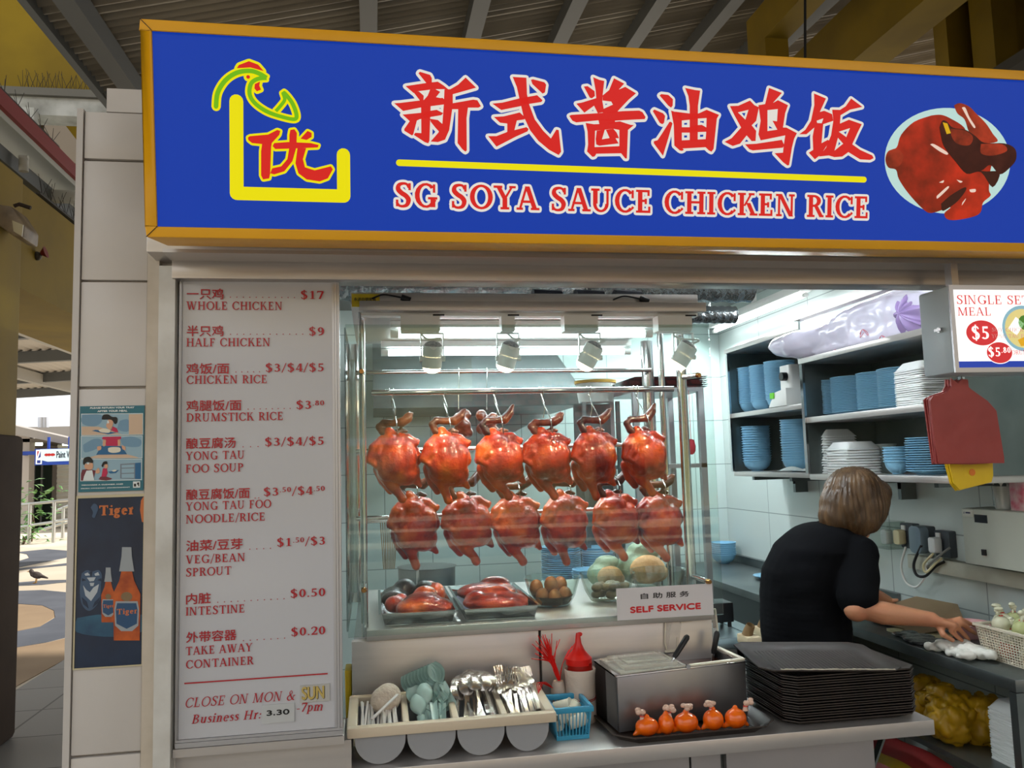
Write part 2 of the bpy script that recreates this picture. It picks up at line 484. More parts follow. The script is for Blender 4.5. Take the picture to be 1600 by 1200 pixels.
    if ch == '7': return rect(.06, 1 - T * .8, .62, 1) + dg(.2, 0, .5, .92, T) + rect(.06, .74, .06 + s, 1), .68
    if ch == '8': return ellarc(.34, .755, .25, .255, 0, 360, T, t, 20) + ellarc(.34, .27, .3, .28, 0, 360, T, t, 20), .68
    if ch == '9': return ellarc(.33, .69, .28, .32, 0, 360, T, t, 20) + stroke([(.55, .72), (.56, .45), (.44, .15), (.14, .02)], [T, T, T * .8, t]), .68
    if ch == '.': return disc(.15, .07, .085), .3
    if ch == ':': return disc(.18, .1, .085) + disc(.18, .52, .085), .36
    if ch == '-': return rect(.06, .3, .36, .3 + t * 1.3), .42
    if ch == '/': return dg(.0, -.12, .38, 1.08, t), .46
    if ch == '&': return stroke([(.82, .5), (.7, .2), (.5, .02), (.28, 0), (.1, .18), (.16, .4), (.42, .58), (.52, .78), (.42, .97), (.28, .92), (.26, .74), (.45, .42), (.66, .12), (.9, .0)], [t, t, t, T * .8, T, T, t, t, t, t, T * .8, T, T, t]) + rect(.68, .46, .94, .46 + s), 1.0
    if ch == 'u': return rect(.1, .2, .1 + T, .68) + ellarc(.34, .22, .24, .22, 180, 360, T, t) + rect(.44, 0, .44 + T, .68) + rect(.02, .68 - s, .2, .68), .7
    if ch == 's': return stroke([(.38, .54), (.3, .65), (.18, .64), (.12, .52), (.22, .38), (.36, .26), (.36, .08), (.22, .02), (.08, .12)], [t, t, T * .7, T, T, T, T * .7, t, t]), .48
    if ch == 'i': return rect(.1, 0, .1 + T, .68) + rect(.02, .68 - s, .2, .68) + rect(.02, 0, .1 + T + .08, s) + disc(.1 + T / 2, .9, .095), .36
    if ch in 'nm':
        p = rect(.1, 0, .1 + T, .68) + rect(.02, .68 - s, .2, .68) + rect(.03, 0, .17 + T, s) + ellarc(.33, .44, .23, .26, 0, 180, T, t) + rect(.56 - T, 0, .56, .46) + rect(.5 - T, 0, .62, s)
        if ch == 'm': return p + ellarc(.72, .44, .23, .26, 0, 180, T, t) + rect(.95 - T, 0, .95, .46) + rect(.89 - T, 0, 1.01, s), 1.04
        return p, .66
    if ch == 'e': return ellarc(.32, .34, .27, .36, 5, 325, T, t) + rect(.1, .34, .58, .34 + t), .62
    if ch == 'r': return rect(.1, 0, .1 + T, .68) + rect(.02, .68 - s, .2, .68) + rect(.03, 0, .18 + T, s) + stroke([(.1 + T, .48), (.28, .62), (.42, .66)], [t, T * .8, T]), .46
    if ch == 'p': return rect(.1, -.28, .1 + T, .68) + rect(.02, .68 - s, .2, .68) + rect(.02, -.28, .18 + T, -.28 + s) + ellarc(.34, .34, .28, .36, -150, 150, T, t), .68
    if ch == 'g': return ellarc(.3, .42, .25, .28, 0, 360, T, t, 18) + ellarc(.3, -.12, .28, .2, 0, 360, T, t, 18) + stroke([(.2, .16), (.14, .08), (.3, .04)], t) + rect(.45, .6, .62, .6 + s), .62
    if ch == 't': return rect(.14, .1, .14 + T, .85) + rect(.03, .62, .4, .68) + ellarc(.3, .16, .16, .16, 180, 300, T, t), .42
    if ch == 'a': return ellarc(.26, .2, .2, .22, 60, 300, T, t) + rect(.42, 0, .42 + T, .48) + ellarc(.3, .45, .12 + T, .23, 0, 150, T, t), .62
    return [], .42                                   # a space

def layout(text, T=.17, t=.075, s=.07, track=0.04, shear=0.0):
    """Pieces of a whole line, cap height 1, starting at 0; ^ raises and shrinks what follows up to the next ^."""
    out, x, up = [], 0.0, False
    for ch in text:
        if ch == '^': up = not up; continue
        g, adv = glyph(ch, T, t, s)
        k, oy = (.62, .4) if up else (1.0, 0.0)
        for p in g: out.append([(x + a * k + shear * (b * k + oy), b * k + oy) for a, b in p])
        x += adv * k + track
    return out, x - track

def text_pieces(text):
    """Outline polygons (with triangles) of a line in the built-in font, which also holds the Chinese signs; cap height 1."""
    c = bpy.data.curves.new('lettering', 'FONT'); c.body = text; c.size = 1.0
    o = bpy.data.objects.new('lettering', c); COL.objects.link(o)
    dg = bpy.context.evaluated_depsgraph_get()
    me = bpy.data.meshes.new_from_object(o.evaluated_get(dg))
    ps = [[(me.vertices[i].co.x, me.vertices[i].co.y) for i in p.vertices] for p in me.polygons]
    bpy.data.objects.remove(o); bpy.data.curves.remove(c); bpy.data.meshes.remove(me)
    return ps

def bounds(ps):
    xs = [q[0] for p in ps for q in p]; ys = [q[1] for p in ps for q in p]
    return min(xs), min(ys), max(xs), max(ys)

def fit(ps, x0, y0, w, h, shear=0.0):
    """Move and scale pieces into the box (x0, y0, w, h); w or h None keeps the proportions."""
    a, b, c, d = bounds(ps)
    kx = w / (c - a) if w else None; ky = h / (d - b) if h else None
    kx = kx or ky; ky = ky or kx
    return [[(x0 + (p - a) * kx + shear * (q - b) * ky, y0 + (q - b) * ky) for p, q in poly] for poly in ps]

def bold(ps, d):
    """Thicken the strokes of pieces by laying shifted copies over each other."""
    return [[(x + dx, y + dy) for x, y in p] for p in ps for dx, dy in ((-d, 0), (d, 0), (0, d), (0, -d))]

def halo(ps, w, n=8):
    """Pieces grown by w all round: an outline to lie behind them."""
    out = [list(p) for p in ps]
    for p in ps:
        k = len(p)
        for i in range(k):
            (ax, ay), (bx, by) = p[i], p[(i + 1) % k]
            dx, dy = bx - ax, by - ay; l = sqrt(dx * dx + dy * dy)
            if l < 1e-9: continue
            nx, ny = -dy / l * w, dx / l * w
            out.append([(ax + nx, ay + ny), (bx + nx, by + ny), (bx - nx, by - ny), (ax - nx, ay - ny)])
            out += disc(ax, ay, w, n)
    return out

class Plane:
    """A flat face with its own axes: o = lower-left corner, u right, v up, n out of it."""
    def __init__(self, o, u, v):
        self.o, self.u, self.v = Vector(o), Vector(u).normalized(), Vector(v).normalized()
        self.n = self.u.cross(self.v).normalized()
    def P(self, a, b, h=0.0): return self.o + self.u * a + self.v * b + self.n * h
    def of(self, px, py):
        """Face coordinates of what the photograph shows at (px, py)."""
        d = RIGHT * (px - 800) - UP * (py - 600) + _f * FOC
        p = CAM + d * ((self.o - CAM).dot(self.n) / d.dot(self.n)) - self.o
        return p.dot(self.u), p.dot(self.v)
    def fill(self, ps, h, mb=None):
        mb = mb or MB()
        for i, p in enumerate(ps):                  # a hair apart, so that overlapping pieces never share one plane
            if len(p) > 2: mb.poly([self.P(a, b, h + 2e-5 * (i % 8)) for a, b in p])
        return mb
    def slab(self, a0, b0, a1, b1, h0, h1, mb=None):
        mb = mb or MB()
        return mb.prism([self.P(a0, b0, h0), self.P(a1, b0, h0), self.P(a1, b1, h0), self.P(a0, b1, h0)], self.n * (h1 - h0))
# ================================================================== the setting
PANEL_W = M('cladding_white', (206, 200, 194), 0.35, var=(196, 189, 182), scale=2.5)
PAINT_Y = M('yellow_paint', (138, 113, 8), 0.75, var=(120, 97, 7), scale=1.6)
PAINT_B = M('brown_dado', (66, 52, 40), 0.85, spec=.2, var=(54, 42, 32), scale=3)
ROOF = M('roof_sheet', (150, 140, 122), 0.6, var=(126, 116, 100), scale=1.2)
BEAM = M('grey_steel_beam', (96, 98, 98), 0.55)
DARK = M('dark_gap', (26, 26, 27), 0.7)
TILE_WALL = M_tile('wall_tile', (206, 216, 212), (150, 160, 158), 0.6, 0.3, 0.2, 'YZ', mortar=0.003)
TILE_BACK = M_tile('back_wall_tile', (196, 210, 206), (142, 154, 152), 0.3, 0.3, 0.2, 'XZ', mortar=0.003)
TILE_FLOOR = M_tile('floor_tile', (132, 130, 126), (70, 68, 66), 0.6, 0.6, 0.45, 'XY', mortar=0.008)
PAVE = M('pale_paving', (214, 204, 188), 0.8, var=(192, 178, 158), scale=0.5)
PAVE_D = M('blue_grey_paving', (88, 92, 102), 0.8, var=(74, 78, 88), scale=1.5)
PAVE_T = M('tan_paving', (150, 128, 102), 0.8, var=(134, 112, 88), scale=1.2)

struct('floor', MB().box((-2.6, -9, -0.1), (9, 9, 0)), TILE_FLOOR, 'grey tiled walkway floor in front of the stall', 'floor')
court = struct('ground_court', MB().box((-40, -45, -0.12), (-2.6, 60, -0.02)).box((-2.6, -45, -0.12), (40, -9, -0.02)).box((-2.6, 9, -0.12), (40, 60, -0.02)), PAVE, 'pale paved court with swirling dark bands beyond the walkway', 'paved court')
def Z6(x, y): return x / 2.727, 760 + y / 2.727
for k, (mat, pts) in enumerate((
    (PAVE_D, [(60, 282), (200, 268), (290, 275), (306, 290), (280, 305), (180, 325), (60, 350), (60, 325), (125, 305), (115, 290), (90, 285)]),
    (PAVE_D, [(60, 352), (200, 338), (320, 324), (320, 334), (200, 345), (60, 360)]),
    (PAVE_D, [(60, 412), (180, 402), (330, 398), (330, 406), (250, 412), (180, 420), (60, 425)]),
    (PAVE_D, [(60, 447), (180, 443), (340, 458), (340, 630), (200, 665), (60, 690), (60, 622), (170, 600), (235, 560), (230, 530), (180, 508), (60, 500)]),
    (PAVE_T, [(60, 502), (180, 510), (228, 532), (232, 558), (170, 598), (60, 620)]),
    (PAVE_T, [(40, 694), (200, 668), (340, 634), (340, 705), (75, 850), (40, 880)]))):
    b = MB()
    b.prism([at(*Z6(*p), z=-0.02) for p in pts], (0, 0, 0.006))
    part('paving_band', b, mat, court, smooth=False)
# bands of the court across from the stall (they show in the glass)
for k, (x, y, rx, ry) in enumerate(((-3, -16, 9, 1.3), (5, -19.5, 11, 1.4), (0, -12.4, 7, 1.0), (11, -14.6, 8, 1.2), (-13, -20, 6, 1.5))):
    part('paving_band', MB().prism([(x + rx * cos(2 * pi * i / 40), y + ry * sin(2 * pi * i / 40), -0.02) for i in range(40)], (0, 0, 0.006)), PAVE_D, court, smooth=False)

# stall shell
wl = struct('wall_left', MB().box((-0.674, 0.125, 0), (-0.45, 3.5, 2.41)), PANEL_W, 'white clad partition wall at the left end of the stall', 'wall')
cm = MB()
for a, b_ in ((0.005, 0.93), (0.936, 1.745), (1.751, 1.995), (2.0, 2.285), (2.291, 2.405)):
    cm.box((-0.664, 0.108, a), (-0.519, 0.128, b_))
part('cladding_panel', cm, PANEL_W, wl, bevel=0.002)
part('corner_strip', MB().box((-0.680, 0.104, 0), (-0.666, 0.16, 2.41)), M('painted_metal', (196, 190, 184), 0.4), wl)
part('edge_strip', MB().box((-0.517, 0.10, 0), (-0.491, 0.16, 2.41)), M('cream_strip', (196, 184, 168), 0.5, var=(180, 168, 150), scale=12), wl)
part('capping_block', MB().box((-0.62, 0.12, 2.412), (-0.50, 0.40, 2.47)), PANEL_W, wl)
struct('trim_1', MB().box((-0.488, 0.085, 0), (-0.452, 0.17, 2.03)), M('white_post_paint', (214, 212, 206), 0.5, var=(190, 186, 178), scale=9), 'white painted door post between tiled column and menu board', 'door post')
struct('wall_right', MB().box((2.38, -0.3, 0), (2.5, 3.6, 2.6)), TILE_WALL, 'pale tiled side wall behind the crockery shelves', 'wall')
struct('wall_back', MB().box((-0.45, 3.45, 0), (2.38, 3.6, 2.6)), TILE_BACK, 'pale tiled back wall of the stall kitchen', 'wall')
struct('ceiling', MB().box((-0.45, 0.45, 2.56), (2.4, 3.6, 2.62)), M('stall_ceiling', (120, 122, 118), 0.8), 'dim ceiling of the stall kitchen', 'ceiling')
hd = struct('trim_2', MB().box((-0.5, 0.02, 2.045), (2.45, 0.32, 2.16)), STEEL, 'brushed steel lintel under the blue signboard', 'lintel', bevel=0.003)
part('lower_channel', MB().box((-0.458, 0.075, 1.998), (2.45, 0.145, 2.043)), M('soffit_steel', (190, 182, 176), 0.34, 0.65, var=(172, 165, 160), scale=3, stretch=(1, 1, 20)), hd, bevel=0.002)
part('drip_ledge', MB().box((-0.46, 0.0, 2.040), (2.45, 0.09, 2.048)), STEEL, hd)

# outer canopy roof: corrugated sheet climbing to the right, on purlins that run away from the camera
def roof_z(x, y): return 4.64 + 0.25 * x + 0.04 * y
rb = MB()
n = 700
def rf(u, v):
    x = -1.9 + 11.5 * u; y = -5.2 + 14.2 * v  # sheet lengthened out of view past the camera, to dim the stall front
    return (x, y, roof_z(x, y) + 0.018 * sin(2 * pi * y / 0.085))
rb.grid(rf, 8, n)
roof = struct('ceiling_canopy', rb, ROOF, 'corrugated metal canopy roof above the blue signboard', 'roof', angle=60)
part('edge_flashing', MB().prism([(-1.95, y, roof_z(-1.95, y) + dz) for y, dz in ((-5.2, -.05), (9, -.05), (9, .05), (-5.2, .05))], (.05, 0, 0)), BEAM, roof)
for x in (-1.67, 0.0, 0.8, 1.59, 2.355, 3.12, 3.95):
    w, h = (0.12, 0.14) if x < 3.5 else (0.2, 0.3)
    part('purlin', MB().bar((x, -5.0, roof_z(x, -5.0) - h / 2 - .02), (x, 8.8, roof_z(x, 8.8) - h / 2 - .02), w, h), BEAM, roof)
pw = at(1215, 60, y=4.0)
yb = struct('beam_1', MB().box((at(1197, 90, y=4).x, 4.0, 2.4), (at(1233, 90, y=4).x, 4.3, pw.z)), PAINT_Y, 'yellow post and beam behind the signboard, under the canopy', 'beam')
part('beam_arm', MB().box((at(1197, 90, y=4).x, 0.4, pw.z), (at(1233, 90, y=4).x, 4.3, pw.z + 0.3)), PAINT_Y, yb)
q0, q1 = at(1330, 97, y=4.0), at(1385, 100, y=4.0)
struct('beam_2', MB().box((q0.x, -0.5, q0.z), (q1.x, 8.0, q0.z + 0.5)), PAINT_Y, 'second yellow beam at the upper right, right of the hanging rod', 'beam')
solo('hanging_rod', MB().cyl(at(1258, 0, y=1.5), at(1258, 130, y=1.5), 0.006), BLACK, 'thin black rod hanging from the canopy above the signboard', 'rod')
yw = struct('wall_upper_right', MB().box((at(1480, 60, y=5.5).x, 5.5, 2.0), (12, 5.7, at(1480, 0, y=5.5).z + 1.5)), PAINT_Y, 'yellow wall far at the upper right above the signboard', 'wall')
part('wall_post', MB().box((at(1553, 60, y=5.0).x, 5.0, 2.0), (at(1590, 60, y=5.0).x, 5.3, 8)), PAINT_Y, yw)
struct('ceiling_deck', MB().box((5.6, -1, 4.9), (12, 5.5, 5.0)), M('dark_deck', (70, 68, 64), 0.8), 'dark deck under the roof at the upper right', 'roof')

# yellow concrete frame at the left
pil = struct('pillar', MB().rbox((-3.0, 2.6, 0), (-2.17, 3.61, 3.42), 0.03, 3), PAINT_Y, 'yellow pillar with brown dado at the left edge', 'pillar')
part('dado', MB().rbox((-3.05, 2.55, 0), (-2.135, 3.64, 1.80), 0.04, 3), PAINT_B, pil, bevel=0.03)
lz = at(25, 160, y=4.9).z
struct('wall_upper_left', MB().box((-8, 4.95, lz), (-1.9, 5.15, 9)).box((-2.2, 4.95, lz), (-0.8, 5.15, roof_z(-1.9, 5) + .3)), PAINT_Y, 'yellow wall above the spiked ledge at the upper left', 'wall')
struct('wall_behind_awning', MB().box((-7, 9.0, 3.4), (-1.0, 9.2, 8)), PAINT_Y, 'yellow wall seen in the gap under the spiked ledge', 'wall')
struct('sun_block_wall', MB().box((9.2, -9, 0), (9.4, 9, 8)), PANEL_W, 'unseen pale wall added far to the right to block the sun', 'wall')  # out of view, added to keep sun off the ground before the stall
struct('beam_4', MB().bar(at(50, 178, y=6.0), at(135, 282, y=7.5), .22, .3), M('beam_brown', (62, 52, 38), .8), 'dark sloping beam in the gap under the spiked ledge', 'beam')
struct('shade_roof_left', MB().box((-9, 0.5, 7.6), (-2.0, 9.3, 7.8)), M('dark_deck', (70, 68, 64), 0.8), 'unseen high roof added to shade the yellow wall at the upper left', 'roof')  # slab out of view, added only to darken the yellow wall below
led = struct('trim_3', MB().box((at(25, 170, y=4.8).x - .3, 4.78, at(60, 181, y=4.8).z), (-1.2, 4.98, lz)), M('ledge_white', (186, 184, 178), 0.6, var=(140, 138, 130), scale=5), 'white weathered ledge carrying bird spikes', 'ledge')
part('ledge_top', MB().box((at(0, 170, y=4.8).x - .4, 4.74, lz), (-1.2, 4.98, lz + 0.06)), M('ledge_grime', (104, 100, 92), 0.8), led)
struct('beam_3', MB().box((-2.9, 3.62, 2.74), (-2.2, 16, 3.42)), PAINT_Y, 'yellow concrete beam running back from the pillar', 'beam')
low = struct('roof_lower', MB().prism([(-3.8, 3.2, 4.25), (-2.2, 3.2, 3.72), (-2.2, 12, 3.72), (-3.8, 12, 4.25)], (0, 0, 0.08)), M('awning_sheet', (176, 178, 170), 0.6), 'low awning with a red edge between pillar and column', 'roof')
part('red_fascia', MB().box((-2.24, 3.2, 3.76), (-2.17, 12, 3.86)), M('red_fascia', (132, 36, 32), 0.5), low)
part('awning_beam', MB().box((-2.5, 3.2, 3.60), (-2.36, 12, 3.70)), BEAM, low)
part('brace_bar', MB().bar(at(-10, 208, y=4.2), at(40, 206, y=4.2), 0.09, 0.09), M('white_bar', (196, 196, 190), 0.5), low)
for (a, b_, w) in (((-10, 266), (124, 270), 0.05), ((46, 306), (124, 308), 0.08)):
    part('brace_bar', MB().bar(at(*a, y=4.6), at(*b_, y=4.6), w), M('white_bar', (196, 196, 190), 0.5), low)
struct('trim_4', MB().box((at(35, 175, y=4.75).x, 4.70, at(50, 215, y=4.75).z), (at(57, 175, y=4.75).x, 4.78, at(50, 172, y=4.75).z)), M('ledge_white', (186, 184, 178)), 'white end plate below the spiked ledge', 'plate')

# far covered walkway and shop row
zc = 4.0
wk = MB()
def wf(u, v):
    x = -9.6 + 6.8 * u; y = 9.0 + 11 * v
    return (x, y, at(70, 560, y=14).z + 0.02 * sin(2 * pi * x / 0.16) + 0.05 * (x + 9))
wk.grid(wf, 340, 4)
walk = struct('roof_walkway', wk, M('walkway_sheet', (168, 160, 150), 0.5), 'corrugated roof of the covered walkway seen left of the column', 'roof', angle=60)
wz = at(70, 560, y=14).z
for y in (9.2, 11.5, 14.0, 17.0, 19.8):
    part('cross_beam', MB().bar((-9.6, y, wz - .15), (-2.8, y, wz + .19), 0.14, 0.2), BEAM, walk)
for x in (-9.3, -7.0, -5.0):
    part('long_beam', MB().bar((x, 9.0, wz - .16 + 0.05 * (x + 9)), (x, 20, wz - .16 + 0.05 * (x + 9)), 0.12, 0.22), M('beam_light', (150, 146, 138), 0.5), walk)
F = 24.0
shop = struct('wall_shop', MB().box((-16, F, -0.5), (at(45, 740, y=F).x, F + .4, at(45, 672, y=F).z)).box((at(112, 740, y=F).x, F, -0.5), (-4, F + .4, at(112, 690, y=F).z)).box((-16, F + 4.0, -0.5), (-4, F + 4.2, 3.2)), M('shop_wall', (176, 166, 156), 0.7), 'shop row across the court with open front', 'shop front')
part('fascia', MB().prism([at(10, 662, y=F - .6), at(150, 694, y=F - .6), at(150, 704, y=F - .6), at(10, 676, y=F - .6)], (0, 0.9, 0)), M('fascia_grey', (150, 142, 134), 0.6), shop)
part('shop_ceiling', MB().box((-15, F, at(80, 690, y=F).z), (-4, F + 4, at(80, 690, y=F).z + .1)), M('shop_ceiling', (120, 112, 100), 0.7), shop)
part('roller_shutter', MB().grid(lambda u, v: (at(88, 780, y=F + 1).x + 1.5 * u, F + 1 + 0.02 * sin(v * 120), -0.4 + 2.9 * v), 1, 120), M('shutter_white', (196, 192, 180), 0.5), shop)
part('glass_door', MB().box((at(52, 780, y=F + 1.4).x, F + 1.4, -0.4), (at(80, 780, y=F + 1.4).x, F + 1.44, 2.2)), M('dark_glass', (46, 58, 52), 0.1), shop)
part('door_frame', MB().box((at(62, 780, y=F + 1.3).x, F + 1.34, -0.4), (at(64, 780, y=F + 1.3).x, F + 1.4, 2.3)).box((at(50, 780, y=F + 1.3).x, F + 1.34, -0.4), (at(52, 780, y=F + 1.3).x, F + 1.4, 2.3)), ALU, shop)

# the buildings and trees across the court, behind the photographer (they show in the glass)
hb = struct('wall_opposite', MB().box((-30, -24.5, -0.1), (3.2, -24, 7.0)).box((3.2, -23.4, -0.1), (14.5, -23, 2.4)).box((14.5, -24, -0.1), (40, -23.5, 6.5)), M('cream_wall', (204, 184, 132), 0.8), 'cream painted building across the court, seen in the glass', 'building')
part('eaves', MB().box((-30, -24, 5.0), (3.2, -21.5, 5.2)).box((-30, -23.2, 2.2), (3.2, -22.2, 2.4)), M('eaves_white', (226, 226, 224), 0.7), hb)
TILE_RED = M_tile('red_roof_tile', (148, 62, 62), (66, 28, 34), 0.45, 0.34, 0.6, 'XY', 0.5, 0.05)
part('tiled_roof', MB().prism([(2.6, -22.2, 2.1), (15.2, -22.2, 2.1), (15.2, -25.8, 4.6), (2.6, -25.8, 4.6)], (0, 0.1, 0.15)), TILE_RED, hb)
part('doorway', MB().box((7, -22.98, 0), (8.6, -22.9, 1.9)), M('doorway_dark', (50, 44, 44), 0.6), hb)
part('window_shutter', MB().box((-1.2, -23.98, .6), (2.0, -23.9, 2.0)).box((-6, -23.98, .6), (-3, -23.9, 2.0)), M('shutter_paint', (196, 186, 160), 0.6), hb)
# ================================================================== blue signboard
def lit(name, col, k, **kw):
    return M(name, col, emit=k, base=.22, rough=kw.pop('rough', 0.35), spec=.25, **kw)
LB = 0.78
S_BLUE = lit('sign_blue', (14, 60, 172), LB)
S_RED = lit('sign_red', (222, 36, 30), LB)
S_WHITE = lit('sign_white', (236, 232, 222), LB)
S_YEL = lit('sign_yellow', (232, 220, 0), .9)
S_GREEN = lit('sign_green', (116, 190, 18), LB)
S_MINT = lit('sign_plate', (196, 230, 224), LB)
S_SKIN = lit('sign_chicken', (206, 62, 24), LB, var=(172, 40, 16), scale=14)
S_WING = lit('sign_wing', (182, 66, 30), LB, var=(150, 46, 22), scale=20)
S_HEADC = lit('sign_head', (92, 26, 12), LB, var=(56, 18, 10), scale=24)
S_BEAK = lit('sign_beak', (226, 178, 20), LB)
S_GLINT = lit('sign_glint', (244, 214, 196), LB)
S_GAP = lit('sign_dark_gap', (60, 22, 12), LB)
FR_Y = M('frame_yellow', (238, 172, 8), 0.4, var=(230, 164, 8), scale=4)

sl = at(228.5, 370, y=-0.2); st_ = at(219.6, 28.9, y=-0.268)
SX0, SX1 = -0.443, 1.86
SGN = Plane((SX0, -0.2, 2.019), (1, 0, 0), (0, st_.y + 0.2, st_.z - 2.019))
SH = sqrt((st_.y + 0.2) ** 2 + (st_.z - 2.019) ** 2); SW = SX1 - SX0
sign = thing('signboard', 'long blue backlit shop sign with yellow frame over the stall front', 'sign', (0.7, -0.1, 2.019))
fw = 0.021
b = MB()
for (a0, b0, a1, b1) in ((0, 0, SW, fw), (0, SH - fw, SW, SH), (0, fw, fw, SH - fw), (SW - fw, fw, SW, SH - fw)):
    SGN.slab(a0, b0, a1, b1, -0.17, 0.0, b)
part('frame', b, FR_Y, sign, bevel=0.002)
